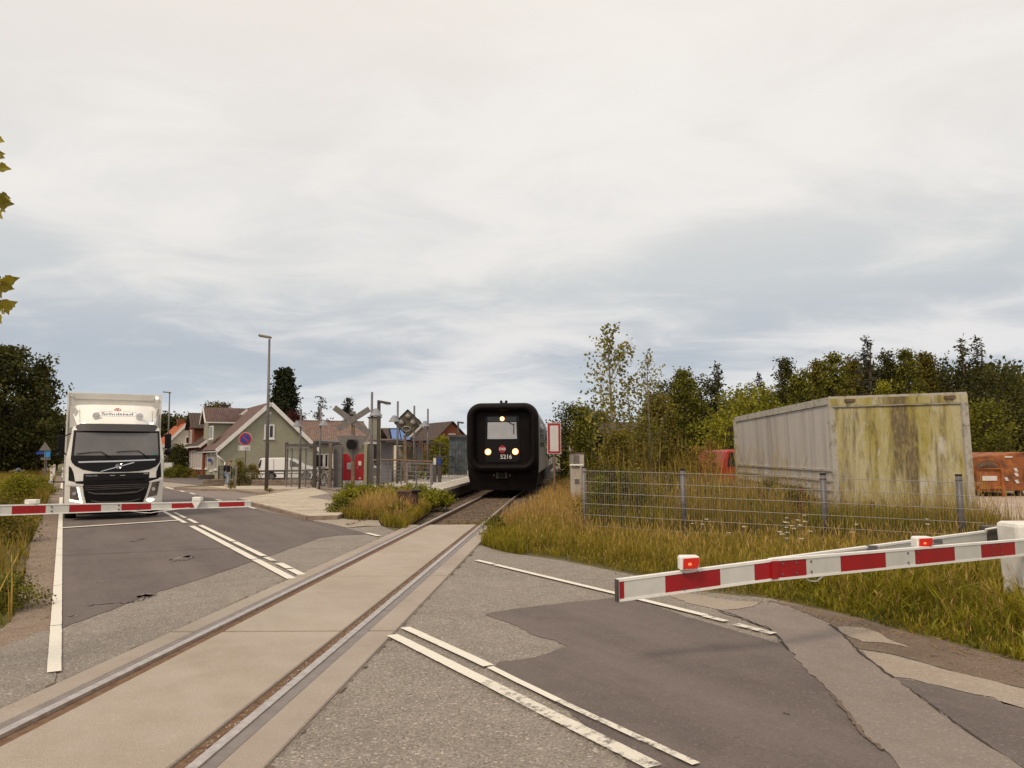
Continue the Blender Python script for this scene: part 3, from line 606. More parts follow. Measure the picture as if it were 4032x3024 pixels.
# ballast stones
def stones(name, n, sampler, r0, r1, m, label=None):
    base = np.array([(1, 0, 0), (-1, 0, 0), (0, 1, 0), (0, -1, 0), (0, 0, 1), (0, 0, -1)], float); fc = np.array([(0, 2, 4), (2, 1, 4), (1, 3, 4), (3, 0, 4), (2, 0, 5), (1, 2, 5), (3, 1, 5), (0, 3, 5)])
    P = sampler(n); r = rng.uniform(r0, r1, (n, 1, 1)); V = base[None] * rng.uniform(.6, 1.2, (n, 6, 1)) + rng.normal(0, .18, (n, 6, 3)); a = rng.uniform(0, 6.28, n)
    Rm = np.zeros((n, 3, 3)); Rm[:, 0, 0] = np.cos(a); Rm[:, 0, 1] = -np.sin(a); Rm[:, 1, 0] = np.sin(a); Rm[:, 1, 1] = np.cos(a); Rm[:, 2, 2] = .75
    V = np.einsum('nij,nkj->nki', Rm, V) * r + P[:, None]; o = npmesh(name, V.reshape(-1, 3), (np.arange(n)[:, None, None] * 6 + fc[None]).reshape(-1, 3), m)
    return tag(o, label, 'gravel', None, 'stuff')
def samp_ballast(n):
    s = S_END + rng.beta(1, 2.2, n) * 60; t = rng.uniform(-2.7, 2.7, n); z = np.where(np.abs(t) > 1.9, -.10 + (np.abs(t) - 1.9) * .14, -.10)
    k = (np.abs(t - RLc) < .09) | (np.abs(t - RRc) < .09); t = np.where(k, t + .2, t); return np.stack([-2.8 + TK * s + t, s, z + rng.uniform(-.005, .02, n)], 1)
stones('ballast_stones', 16000, samp_ballast, .018, .045, 'ballast', 'brown track ballast between and beside the rails beyond the crossing')
def samp_px(poly):
    def f(n):
        W = [G(x, y) for x, y in poly]; Q = scatter([(p.x, p.y) for p in W], n / 3, n); 
        while len(Q) < n: Q = np.concatenate([Q, scatter([(p.x, p.y) for p in W], n, n)])[:n]
        return np.concatenate([Q, rng.uniform(0, .01, (n, 1))], 1)
    return f
stones('verge_pebbles', 2500, samp_px([(210, 1905), (160, 2049), (110, 2148), (90, 2297), (40, 2447), (200, 2440), (215, 2200), (235, 2000)]), .006, .02, 'gravel', 'loose brown pebbles on the strip left of the road edge line')
stones('dirt_pebbles', 1200, samp_px([(3100, 2383), (3484, 2480), (4032, 2640), (4032, 2700), (3583, 2585), (3350, 2520)]), .004, .014, 'dirt', 'small stones on the brown dirt below the right grass verge')

# ------------------------------------------------------------ markings
RM = setting('road_markings')
def uw(p): v = G(*p); return v.dot(UV), v.dot(WV)
def line(u0, u1, w, wd=.11, m='paint', z=.0235, w1=None):
    w1 = w if w1 is None else w1; mb = MB(); n = max(2, int(abs(u1 - u0) / .35)); 
    for k in range(n):
        a = u0 + (u1 - u0) * k / n; b = u0 + (u1 - u0) * (k + 1) / n; wa = w + (w1 - w) * k / n; wb = w + (w1 - w) * (k + 1) / n; j = random.uniform(-.003, .003)
        mb.face([rd(a, wa - wd / 2 + j, z), rd(a, wa + wd / 2 + j, z), rd(b, wb + wd / 2 - j, z), rd(b, wb - wd / 2 - j, z)])
    q = mb.build('painted_line', m, RM)
    return q
def ul(p): return uw(p)[0]
ca = [2657, 2471, 2311, 2164, 2041]
ue = [ul((214 + (2657 - y) * .04, y)) for y in ca]
for a, b in zip(ue[:-1], ue[1:]): line(a + .012, b - .012, .012, .10)
line(ul((241, 2041)), ul((242, 1990)), .012, .10)
for y0, y1 in ((1999, 1960), (1927, 1902), (1880, 1862), (1850, 1832)): line(ul((243, y0)), ul((244, y1)), .0, .12)
line(ul((641, 2014)), ul((745, 2061)), 2.83, .12); line(ul((758, 2074)), ul((1000, 2206)), 2.84, .13); line(ul((1003, 2208)), ul((1146, 2284)), 2.84, .13)
line(ul((683, 2021)), ul((730, 2042)), 3.06, .11, 'paint_worn'); line(ul((796, 2071)), ul((935, 2135)), 3.06, .115); line(ul((938, 2137)), ul((1054, 2193)), 3.06, .115)
line(ul((1060, 2197)), ul((1090, 2213)), 3.06, .10, 'paint_worn'); line(ul((1092, 2223)), ul((1142, 2243)), 3.07, .12); line(ul((1135, 2247)), ul((1176, 2269)), 3.06, .12)
line(ul((736, 2046)), ul((778, 2062)), 3.08, .11)
line(ul((1541, 2509)), ul((1960, 2690)), 2.79, .112, w1=2.83); line(ul((1962, 2691)), ul((2590, 3030)), 2.83, .115, 'paint_worn', w1=2.87)
line(ul((1576, 2481)), ul((1941, 2629)), 3.02, .10, w1=3.06); line(ul((1943, 2634)), ul((2200, 2772)), 3.05, .065); line(ul((2202, 2773)), ul((2742, 3024)), 3.05, .06, 'paint_worn', w1=3.09)
line(ul((1868, 2211)), ul((1942, 2227)), 5.93, .10); line(ul((1946, 2229)), ul((2426, 2340)), 5.93, .10, w1=5.97); line(ul((2428, 2340)), ul((2774, 2431)), 5.97, .10); line(ul((2776, 2432)), ul((2858, 2454)), 5.94, .09, 'paint_worn'); line(ul((2894, 2466)), ul((3039, 2505)), 5.92, .10, 'paint_worn')
line(ul((1447, 2102)), ul((1498, 2114)), 5.93, .11); line(ul((963, 1996)), ul((1001, 2005)), 5.58, .12); line(ul((741, 1943)), ul((780, 1948)), 5.35, .14); line(ul((705, 1934)), ul((732, 1938)), 5.28, .14); line(ul((853, 1968)), ul((896, 1973)), 5.45, .14); line(ul((650, 1920)), ul((679, 1928)), 5.2, .14)
a, b = G(230, 2083), G(716, 2051); d = (b - a).normalized(); n = Vector((-d.y, d.x, 0)) * .11
MB().face([tuple(a - n + Vector((0, 0, .0275))), tuple(b - n + Vector((0, 0, .0275))), tuple(b + n + Vector((0, 0, .0275))), tuple(a + n + Vector((0, 0, .0275)))]).build('stop_line', 'paint', RM)
for q in RM.children:
    if q.data.polygons[0].normal.z < 0: q.data.flip_normals()

# ------------------------------------------------------------ paving (raised) with slabs, kerb
def clip(poly, conv):
    out = list(poly)
    ar = sum(conv[i][0] * conv[(i + 1) % len(conv)][1] - conv[(i + 1) % len(conv)][0] * conv[i][1] for i in range(len(conv))); sg = 1 if ar > 0 else -1
    for i in range(len(conv)):
        a, b = conv[i], conv[(i + 1) % len(conv)]
        def side(p): return sg * ((b[0] - a[0]) * (p[1] - a[1]) - (b[1] - a[1]) * (p[0] - a[0]))
        new = []
        for j in range(len(out)):
            p, q = out[j], out[(j + 1) % len(out)]; sp, sq = side(p), side(q)
            if sp >= 0: new.append(p)
            if sp * sq < 0: f = sp / (sp - sq); new.append((p[0] + (q[0] - p[0]) * f, p[1] + (q[1] - p[1]) * f))
        out = new
        if len(out) < 3: return None
    return out
PVZ = .12
pave = setting('pavement')
pA = GP([(938, 1962), (987, 1975), (1186.5, 2026), (1211, 2032), (1330, 2029), (1420, 1990), (1420, 1930), (1231, 1918), (1085, 1940), (1010, 1951)], PVZ)
pB = GP([(690, 1919), (800, 1925), (910, 1925.6), (1019, 1938), (1085, 1940), (1231, 1917), (1120, 1912), (984, 1913), (796, 1914)], PVZ)
MB().prism([(x, y, .0) for x, y, z in pA], (0, 0, PVZ - .022)).build('bedding', 'kerb', pave)
MB().prism([(x, y, .0) for x, y, z in pB], (0, 0, PVZ - .024)).build('bedding', 'kerb', pave)
def inner(poly, amt):
    c = sum((Vector(p) for p in poly), Vector()) / len(poly); return [tuple(Vector(p) + (c - Vector(p)).normalized() * amt) for p in poly]
def tile(poly, du, dw, name='paving_slab', m='slab'):
    us = [Vector(p).dot(UV) for p in poly]; ws = [Vector(p).dot(WV) for p in poly]; cv = [(u, w) for u, w in zip(us, ws)]; cnt = 0; row = 0; gp = .014
    u = math.floor(min(us) / du) * du
    while u < max(us):
        w = math.floor(min(ws) / dw) * dw - (row % 2) * dw / 2
        while w < max(ws):
            q = clip([(u + gp, w + gp), (u + du - gp, w + gp), (u + du - gp, w + dw - gp), (u + gp, w + dw - gp)], cv)
            if q:
                z = PVZ - .02; jz = random.uniform(-.003, .003)
                MB().prism([rd(a, b, z) for a, b in q], (0, 0, .02 + jz)).build(name, m, pave); cnt += 1
            w += dw
        u += du; row += 1
    return cnt
convA1 = [pA[i] for i in (0, 1, 2, 3, 4, 5, 7, 8, 9)]
tile(convA1, .62, 1.24); tile([pB[i] for i in (0, 1, 2, 3, 4, 5, 6, 7, 8)], 1.2, 1.24)
def kerb(poly, idx, name='kerb_stone'):
    for i in idx:
        a = Vector(poly[i]); b = Vector(poly[i + 1]); L_ = (b - a).length; n = max(1, round(L_ / 1.0))
        for k in range(n):
            p = a.lerp(b, k / n); q = a.lerp(b, (k + 1) / n - .006); p.z = q.z = PVZ / 2 - .004; MB().beam(p, q, .12, PVZ + .012).build(name, 'kerb', pave)
kerb(pA, [0, 1, 2, 3, 9 - 1]); kerb(pB, [0, 1, 2, 3])
sheet('forecourt_strip', GP([(1211, 1956), (1329, 1937), (1400, 1930), (1430, 1990), (1361, 1978)], PVZ + .005), 'asph_mid')
sheet('forecourt_strip', GP([(1100, 1912), (1231, 1920), (1330, 1931), (1440, 1931), (1520, 1905), (1240, 1903)], PVZ + .002), 'asph_mid')

# ------------------------------------------------------------ platform
plat = setting('station_platform')
PZ = .50
prof = [(26.4, .12), (28.3, PZ), (140, PZ)]
def pl(s, t, z): return tr(s, t, z)
TE = -1.73
for i, ((s0, z0), (s1, z1)) in enumerate(zip(prof[:-1], prof[1:])):
    MB().add([pl(s0, TE - 3.4, 0), pl(s0, TE - .03, 0), pl(s1, TE - .03, 0), pl(s1, TE - 3.4, 0), pl(s0, TE - 3.4, z0 - .02), pl(s0, TE - .03, z0 - .02), pl(s1, TE - .03, z1 - .02), pl(s1, TE - 3.4, z1 - .02)],
             [(0, 3, 2, 1), (4, 5, 6, 7), (0, 1, 5, 4), (1, 2, 6, 5), (2, 3, 7, 6), (3, 0, 4, 7)]).build('platform_base', 'steel_dark', plat)
s = 26.4
while s < 76:
    n = s + 1.9; 
    def pz(q): return .12 + (PZ - .12) * min(1, max(0, (q - 26.4) / 1.9))
    for t0, t1, m in ((TE, TE - .9, 'platform'), (TE - .9, TE - 1.05, 'platform_line'), (TE - 1.05, TE - 2.2, 'platform'), (TE - 2.2, TE - 3.4, 'platform')):
        z0, z1 = pz(s), pz(n - .012); e = 0 if t0 != TE else .07
        MB().add([pl(s, t1 + .006, z0 - .02), pl(s, t0 + e, z0 - .02 - e), pl(n - .012, t0 + e, z1 - .02 - e), pl(n - .012, t1 + .006, z1 - .02), pl(s, t1 + .006, z0 + .02), pl(s, t0 + e, z0 + .02), pl(n - .012, t0 + e, z1 + .02), pl(n - .012, t1 + .006, z1 + .02)],
                 [(0, 3, 2, 1), (4, 5, 6, 7), (0, 1, 5, 4), (1, 2, 6, 5), (2, 3, 7, 6), (3, 0, 4, 7)]).build('platform_slab' if m == 'platform' else 'edge_line', m, plat)
    s = n

# ------------------------------------------------------------ far land
mb = MB(); NX = 60
for r_ in range(8):
    for k in range(NX): pass
ys = [130, 180, 260, 400, 700]; zs = [0, .8, 4, 9, 12]
def hz(x, i): return zs[i] * (0.6 + .4 * math.sin(x * .006 + 1.0) + .15 * math.sin(x * .021)) * (1.0 if x > -60 else max(.05, 1 + (x + 60) / 80))
vs = []; fs = []
for i in range(5):
    for k in range(NX): x = -300 + k * 20; vs.append((x, ys[i], hz(x, i) - .06 if i else -.06))
for i in range(4):
    for k in range(NX - 1): fs.append((i * NX + k, i * NX + k + 1, (i + 1) * NX + k + 1, (i + 1) * NX + k))
mb.add(vs, fs); q = mb.build('hill', 'field', smooth=True); q['kind'] = 'structure'
P = []; n = 26000
X = rng.uniform(-500, 800, n); hh = 5 + 2.5 * np.sin(X * .05) + 1.5 * np.sin(X * .13 + 2); Y = 420 + rng.uniform(0, 14, n); Z = np.where(X > -60, 8.5, 0) + rng.uniform(-2, 1, n) * hh * .5 + hh * .5
V, Q, A = leafquads(np.stack([X, Y, Z], 1), 3.0, np.full(n, .35)); q = npmesh('distant_wood', V, Q, 'leaf_dark', None, A); tag(q, 'dark distant wood along the skyline of the fields', 'wood', None, 'stuff')

# ============================================================ BUILDINGS (aligned with the road: local x = across, y = away along the road)
def fac(root, px, py, yo=0.0):
    """pixel -> (x, z) on the building's front plane y = yo"""
    o = ROOTM[root.name] @ Vector((0, yo, 0)); n = (ROOTM[root.name].to_3x3() @ Vector((0, 1, 0))); d = ray(px, py); c = Vector((0, 0, H)); t = (o - c).dot(n) / d.dot(n)
    p = ROOTM[root.name].inverted() @ (c + d * t); return p.x, p.z
def sid(root, px, py, xo=0.0):
    o = ROOTM[root.name] @ Vector((xo, 0, 0)); n = (ROOTM[root.name].to_3x3() @ Vector((1, 0, 0))); d = ray(px, py); c = Vector((0, 0, H)); t = (o - c).dot(n) / d.dot(n)
    p = ROOTM[root.name].inverted() @ (c + d * t); return p.y, p.z
def roof_plane(name, a, b, c, d, m, parent, th=.10, rib=.0, n=0):
    """quad a-b along the ridge, d-c along the eave; ribs run from ridge to eave"""
    a, b, c, d = map(Vector, (a, b, c, d)); nrm = (b - a).cross(d - a).normalized()
    if nrm.z < 0: nrm = -nrm
    mb = MB()
    if not n: return mb.prism([a, b, c, d], nrm * th).build(name, m, parent)
    tp = []; bt = []
    for k in range(2 * n + 1):
        f = k / (2 * n); off = nrm * (th + (rib if k % 2 else 0)); tp.append(a.lerp(b, f) + off); bt.append(d.lerp(c, f) + off)
    vs = tp + bt + [a, b, c, d]; N_ = len(tp); fs = [(k, k + 1, N_ + k + 1, N_ + k) for k in range(N_ - 1)]; q = 2 * N_; fs += [(q, q + 1, q + 2, q + 3)]
    fs += [tuple(range(N_ - 1, -1, -1)) + (q, q + 1), tuple(range(N_, 2 * N_)) + (q + 2, q + 3), (0, N_, q + 3, q), (N_ - 1, q + 1, q + 2, 2 * N_ - 1)]
    return mb.add(vs, fs).build(name, m, parent)
def window(root, x0, x1, z0, z1, y=0.0, nrm=(0, -1), frame='white', pane='glass_dark', mull=1, sill=True, t=.09, label=None):
    """nrm: (0,-1) faces the front, (-1,0) faces the road side; x0,x1 then run along y"""
    def B(mb, a, b, c, d, lo, hi):
        if nrm[1]: mb.box(a, b, y - hi, y - lo, c, d)
        else: mb.box(y - hi, y - lo, a, b, c, d)
    f = MB(); B(f, x0, x0 + t, z0, z1, -.02, .06); B(f, x1 - t, x1, z0, z1, -.02, .06); B(f, x0 + t, x1 - t, z1 - t, z1, -.02, .06); B(f, x0 + t, x1 - t, z0, z0 + t, -.02, .06)
    w = f.build('window', frame, root); 
    for k in range(1, mull + 1):
        xm = x0 + (x1 - x0) * k / (mull + 1); g = MB(); B(g, xm - t * .3, xm + t * .3, z0 + t, z1 - t, -.02, .045); g.build('mullion', frame, w)
    p = MB(); B(p, x0 + t * .8, x1 - t * .8, z0 + t * .8, z1 - t * .8, -.03, .012); p.build('pane', pane, w)
    if sill: q = MB(); B(q, x0 - .05, x1 + .05, z0 - .07, z0 - .003, -.02, .11); q.build('sill', frame, w)
    if label: w['label'] = label
    return w

# green gabled house
g0 = G(864, 1889); gh = thing('green_house', 'sage green gabled house with brown corrugated roof and white bargeboards', 'house', g0, RA)
xr, zr = fac(gh, 1064, 1588); xl, ze = fac(gh, 849, 1775); W = 2 * xr; L_ = 9.5; ov = -xl
slope = (zr - ze) / (xr - xl); zw = zr - slope * xr
mb = MB(); mb.prism([(0, 0, -.2), (W, 0, -.2), (W, 0, zw - .12), (xr, 0, zr - .12), (0, 0, zw - .12)], (0, L_, 0)); mb.build('wall', 'sage', gh)
ye = .28
roof_plane('roof', (xr, -ye, zr), (xr, L_ + .3, zr), (xl, L_ + .3, ze), (xl, -ye, ze), 'roof_brown', gh, .07, .05, 34)
roof_plane('roof', (xr, -ye, zr), (xr, L_ + .3, zr), (2 * xr - xl, L_ + .3, ze), (2 * xr - xl, -ye, ze), 'roof_brown', gh, .07, .05, 34)
for sx in (-1, 1):
    MB().beam((xr, -ye - .04, zr - .02), (xr + sx * (xr - xl), -ye - .04, ze - .02), .06, .30).build('bargeboard', 'white', gh)
x0, z0 = fac(gh, 1039, 1728); x1, z1 = fac(gh, 1081, 1671); window(gh, x0, x1, z0, z1, mull=1, t=.12)
x0, z0 = fac(gh, 1059, 1632); x1, z1 = fac(gh, 1068, 1622); MB().box(x0, x1, -.06, .0, z0, z1).build('vent_cover', 'signwhite', gh)
MB().box(xl + .02, xl + .14, -ye, L_, ze - .10, ze + .02).build('gutter', 'white', gh)
b = MB(); zg = ze - .1; b.path([(xl + .08, -.05, zg), (xl + .1, -.05, zg - .25), (.35, -.08, zg - .75), (.35, -.08, .2)], .05, 8); b.build('downpipe', 'white', gh, smooth=True)
yd0, ez = sid(gh, 822, 1660); yd1, _ = sid(gh, 803, 1660)
if yd1 < yd0 + 2.5: yd1 = yd0 + 2.5
ym = (yd0 + yd1) / 2; _, rz = sid(gh, 819, 1602, -.2); xe = (zr - rz) and (xr - (zr - rz) / slope)
dz = lambda z: xr - (zr - z) / slope                       # where the main roof passes height z
mb = MB(); mb.prism([(.02, yd0, ze - 1.2), (.02, yd1, ze - 1.2), (.02, yd1, ez), (.02, ym, rz - .1), (.02, yd0, ez)], (dz(ez), 0, 0)); mb.build('dormer_wall', 'sage', gh)
for y_, s_ in ((yd0, -1), (yd1, 1)):
    e0 = y_ + s_ * .22; ezz = ez - .12
    roof_plane('dormer_roof', (-.3, ym, rz), (dz(rz) - .05, ym, rz), (dz(ezz) - .05, e0, ezz), (-.3, e0, ezz), 'roof_brown', gh, .07, .05, 20)
    MB().beam((-.32, ym, rz), (-.32, e0, ezz), .06, .22).build('bargeboard', 'white', gh)
MB().beam((-.32, yd0 - .25, ez - .08), (dz(ez) - .1, yd0 - .25, ez - .08), .1, .1).build('gutter', 'white', gh)
def sw(root, px0, px1, py0, py1, **k):
    a, _ = sid(root, px0, (py0 + py1) / 2); b_, _ = sid(root, px1, (py0 + py1) / 2); _, za = sid(root, px0, py1); _, zb = sid(root, px0, py0); a, b_ = sorted((a, b_)); return window(root, a, b_, za, zb, 0, (-1, 0), **k)
sw(gh, 840, 826, 1676, 1728); sw(gh, 818, 806, 1790, 1846); sw(gh, 838, 830, 1785, 1855); sw(gh, 857, 845, 1785, 1850)
b = MB(); ya, za = sid(gh, 832, 1812, -.1); b.box(-.30, -.18, ya - .5, ya + .5, za - .12, za + .12); b.build('nameplate', 'blue', gh)
MB().box(1.6, 2.2, yd1 + 1, yd1 + 1.6, zr - 2, zr + .35).build('chimney', 'roof_brown', gh); MB().box(1.5, 2.3, yd1 + .9, yd1 + 1.7, zr + .35, zr + .42).build('chimney_cap', 'roof_dark', gh)
pb = MB(); a = G(835, 1884); 
pl_ = thing('planter_box', 'low dark planter box on the pavement below the corner of the green house', 'planter', G(840, 1886), RA)
MB().box(-1.1, 1.1, -.3, .3, .0, .32).build('trough', 'steel_dark', pl_, bevel=.02); MB().box(-1.0, 1.0, -.22, .22, .321, .35).build('earth', 'soil', pl_)

# brick house further up the road
b0 = G(800, 1882) + UV * .4; bh = thing('brick_house', 'red brick house with brown corrugated cross gable behind the green house', 'house', b0 , RA)
W = 7.0; L_ = 9; 
_, ezb = sid(bh, 770, 1752); _, rzb = sid(bh, 780, 1621)
ezb = max(2.2, ezb); rzb = rzb
mb = MB(); mb.prism([(0, 0, -.2), (W, 0, -.2), (W, 0, ezb), (W / 2, 0, ezb + 2.9), (0, 0, ezb)], (0, L_, 0)); mb.build('wall', 'brick', bh)
zr2 = ezb + 3.0
roof_plane('roof', (W / 2, -.2, zr2), (W / 2, L_ + .2, zr2), (-.4, L_ + .2, ezb - .25), (-.4, -.2, ezb - .25), 'roof_dark', bh, .08, .05, 30)
roof_plane('roof', (W / 2, -.2, zr2), (W / 2, L_ + .2, zr2), (W + .4, L_ + .2, ezb - .25), (W + .4, -.2, ezb - .25), 'roof_dark', bh, .08, .05, 30)
MB().beam((W / 2, -.24, zr2), (-.4, -.24, ezb - .25), .06, .24).build('bargeboard', 'white', bh); MB().beam((-.42, -.2, ezb - .2), (-.42, L_, ezb - .2), .1, .12).build('gutter', 'white', bh)
y0_, ez2 = sid(bh, 766, 1683); y0_ = max(.6, y0_); y1_ = y0_ + 3.6; ym = (y0_ + y1_) / 2; rz2 = ez2 + 1.35
mb = MB(); mb.prism([(-.02, y0_, .0), (-.02, y1_, .0), (-.02, y1_, ez2), (-.02, ym, rz2 - .1), (-.02, y0_, ez2)], (W * .55, 0, 0)); mb.build('cross_wing_wall', 'brick', bh)
for y_, s_ in ((y0_, -1), (y1_, 1)): roof_plane('cross_wing_roof', (-.35, ym, rz2), (W * .56, ym, rz2), (W * .56, y_ + s_ * .3, ez2 - .15), (-.35, y_ + s_ * .3, ez2 - .15), 'roof_dark', bh, .08, .05, 16)
for k, yy in enumerate(np.linspace(.5, L_ - 1.6, 6)): window(bh, yy, yy + .75, .75, 2.35, -.02, (-1, 0), mull=1)
window(bh, ym - .5, ym + .5, ez2 - 1.5, ez2 - .2, -.03, (-1, 0))
MB().box(.6, 1.6, -.06, -.002, 0, 2.1).build('door', 'wood', bh)

# white house with orange roof
w0 = at(790, 1860, 84); w0.z = 0; wh = thing('white_house', 'cream white gabled house with an orange tiled roof beyond the brick house', 'house', w0, RA)
xr_, zr_ = fac(wh, 738, 1667); xl_, zl_ = fac(wh, 640, 1760); xL, _ = fac(wh, 648, 1800); W2 = 2 * (xr_ - xL)
mb = MB(); mb.prism([(xL, 0, -.2), (xL + W2, 0, -.2), (xL + W2, 0, zl_ + .2), (xr_, 0, zr_ - .15), (xL, 0, zl_ + .2)], (0, 11, 0)); mb.build('wall', 'cream', wh)
for s_ in (-1, 1):
    xe_ = xr_ + s_ * (xr_ - xl_); roof_plane('roof', (xr_, -.2, zr_), (xr_, 11.2, zr_), (xe_, 11.2, zl_), (xe_, -.2, zl_), 'roof_orange', wh, .08, .04, 30)
    MB().beam((xr_, -.24, zr_), (xe_, -.24, zl_), .06, .28).build('bargeboard', 'white', wh)
x0, z0 = fac(wh, 729, 1748); window(wh, x0, x0 + .8, z0, z0 + .8)
MB().box(xr_ - .4, xr_ + .4, 5, 5.8, zr_ - .5, zr_ + .7).build('chimney', 'brick', wh)
w1 = at(640, 1860, 70); w1.z = 0
lw = thing('orange_roof_outbuilding', 'low outbuilding with orange roof and white bargeboard beside the white house', 'outbuilding', at(655, 1860, 74) * 1, RA); lw.location.z = 0; ROOTM[lw.name].translation.z = 0
x0, z0 = fac(lw, 640, 1760); x1, z1 = fac(lw, 700, 1715); mb = MB(); mb.box(x0 - 2.2, x0 + .2, 0, 5, 0, z0 - .6); mb.build('wall', 'cream', lw)
roof_plane('roof', (x0 + .3, -.2, z0 + .3), (x0 + .3, 5, z0 + .3), (x0 - 2.6, 5, z0 - 1.3), (x0 - 2.6, -.2, z0 - 1.3), 'roof_orange', lw, .08, .04, 16)
MB().beam((x0 + .3, -.24, z0 + .28), (x0 - 2.6, -.24, z0 - 1.32), .06, .24).build('bargeboard', 'white', lw)

# long annex right of the green house (ridge across)
an = thing('station_annex', 'long beige brick building with weathered corrugated roof right of the green house', 'building', tuple(ROOTM[gh.name] @ Vector((2 * xr + .6, 2.2, 0))), RA)
xa, zr3 = fac(an, 1165, 1661, 3.2); xb, _ = fac(an, 1478, 1672, 3.2); _, ze3 = fac(an, 1350, 1745, -.3); xs = fac(an, 1478, 1745, 0)[0]
mb = MB(); mb.box(-2.5, xs - .3, 0, 6.4, -.2, ze3 - .1); mb.build('wall', 'beige_brick', an)
roof_plane('roof', (xa, 3.2, zr3), (xs, 3.2, zr3), (xs, -.35, ze3), (-2.6, -.35, ze3), 'roof_brown2', an, .08, .05, 44); roof_plane('roof', (xa, 3.2, zr3), (xs, 3.2, zr3), (xs, 6.8, ze3), (-2.6, 6.8, ze3), 'roof_brown2', an, .08, .05, 44)
MB().box(xa, xs, 3.1, 3.3, zr3 + .05, zr3 + .17).build('ridge_cap', 'roof_brown2', an)
for px in (1259, 1290, 1475):
    x0, z0 = fac(an, px, 1850); window(an, x0 - .45, x0 + .45, max(.8, z0), max(.8, z0) + 1.2, -.0)
x0, z0 = fac(an, 1466, 1775, 1.5); x1, z1 = fac(an, 1500, 1645, 1.5); MB().box(x0, x1, 1.5, 2.6, 0, z1).build('chimney', 'sage', an); MB().box(x0 - .08, x1 + .08, 1.42, 2.7, z1, z1 + .12).build('chimney_cap', 'roof_dark', an)
MB().beam((-2.6, -.42, ze3 + .02), (xs, -.42, ze3 + .02), .1, .1).build('gutter', 'white', an)
def gable_house(name, label, px_peak, py_peak, half_px, py_eave, Y, wallm, roofm, L_=9, cat='house', nr=20, bb=None):
    p = at(px_peak, 1797, Y); h = thing(name, label, cat, (p.x, p.y, 0), RA); _, zp = fac(h, px_peak, py_peak); xe, zv = fac(h, px_peak - half_px, py_eave); xe = abs(xe)
    MB().prism([(-xe + .25, 0, 0), (xe - .25, 0, 0), (xe - .25, 0, zv + .1), (0, 0, zp - .15), (-xe + .25, 0, zv + .1)], (0, L_, 0)).build('wall', wallm, h)
    for s_ in (-1, 1):
        roof_plane('roof', (0, -.25, zp), (0, L_ + .2, zp), (s_ * xe, L_ + .2, zv), (s_ * xe, -.25, zv), roofm, h, .09, .04, nr)
        if bb: MB().beam((0, -.3, zp), (s_ * xe, -.3, zv), .05, .2).build('bargeboard', bb, h)
    return h, zp, zv, xe
dh = thing('dark_roof_house', 'long house with dark brown tiled roof behind the platform lamps', 'house', (at(1500, 1797, 112).x, 112 - 6, 0), RA)
x0, zt = fac(dh, 1502, 1688, 4); x1, _ = fac(dh, 1765, 1688, 4); _, zb = fac(dh, 1600, 1742, 0)
MB().box(x0, x1, 0, 8, 0, zb).build('wall', 'cream', dh); roof_plane('roof', (x0, 4, zt), (x1, 4, zt), (x1 + .3, -.4, zb - .1), (x0 - .3, -.4, zb - .1), 'roof_dark', dh, .1, .04, 40); roof_plane('roof', (x0, 4, zt), (x1, 4, zt), (x1 + .3, 8.4, zb - .1), (x0 - .3, 8.4, zb - .1), 'roof_dark', dh, .1, .04, 40)
gable_house('white_gable_house', 'pale cream gabled house end behind the light signal', 1657, 1677, 72, 1742, 98, 'cream', 'roof_dark', 6, bb='white')
q, zp, zv, xe = gable_house('orange_brick_house', 'orange brick gabled house with dark roof just left of the train', 1780, 1661, 70, 1735, 92, 'brick', 'roof_dark', 8)
x0, z0 = fac(q, 1766, 1760); window(q, x0, x0 + .9, z0, z0 + 1.6)
sp = thing('solar_panel', 'blue solar panel in a black frame above the shelter roofs', 'solar panel', at(1580, 1745, 96), RA)
x0, z0 = fac(sp, 1541, 1738); x1, z1 = fac(sp, 1622, 1686)
MB().add([(x0, 0, z0), (x1, 0, z0), (x1, .9, z1), (x0, .9, z1), (x0, .12, z0), (x1, .12, z0), (x1, 1.02, z1), (x0, 1.02, z1)], [(0, 1, 2, 3), (4, 7, 6, 5), (0, 4, 5, 1), (1, 5, 6, 2), (2, 6, 7, 3), (3, 7, 4, 0)]).build('frame', 'black', sp)
M['solar'] = mat('blue collector glass', (.10, .20, .50), (.20, .32, .62), scale=2, rough=.3, stretch=(.2, .2, 8))
for k in range(2):
    a = x0 + .15 + k * (x1 - x0 - .2) / 2; b_ = a + (x1 - x0 - .45) / 2; f0, f1 = .14, .92
    MB().add([(a, .9 * f0 - .04, z0 + (z1 - z0) * f0), (b_, .9 * f0 - .04, z0 + (z1 - z0) * f0), (b_, .9 * f1 - .04, z0 + (z1 - z0) * f1), (a, .9 * f1 - .04, z0 + (z1 - z0) * f1)], [(0, 1, 2, 3)]).build('glass_pane', 'solar', sp)
# low dark building behind the birch
db = thing('dark_shed', 'low dark shed with louvred door half hidden behind the birch sapling', 'shed', (at(2290, 1797, 46).x, 46, 0), R(6))
x0, z0 = fac(db, 2270, 1712); x1, _ = fac(db, 2500, 1712); MB().box(x0, x1 + 2, 0, 6, 0, z0).build('wall', 'wood', db); _, zt = fac(db, 2400, 1680, 3)
roof_plane('roof', (x0 + 1, 3, zt + .2), (x1 + 1, 3, zt + .2), (x1 + 2.4, -.4, z0), (x0 - .4, -.4, z0), 'roof_dark', db, .1)
dr = MB().box(x0 + .6, x0 + 2.1, -.08, -.002, .1, z0 - .1).build('door', 'black', db)
for k in range(9): MB().box(x0 + .7, x0 + 2.0, -.13, -.082, .3 + k * .16, .38 + k * .16).build('louver', 'steel_dark', dr)

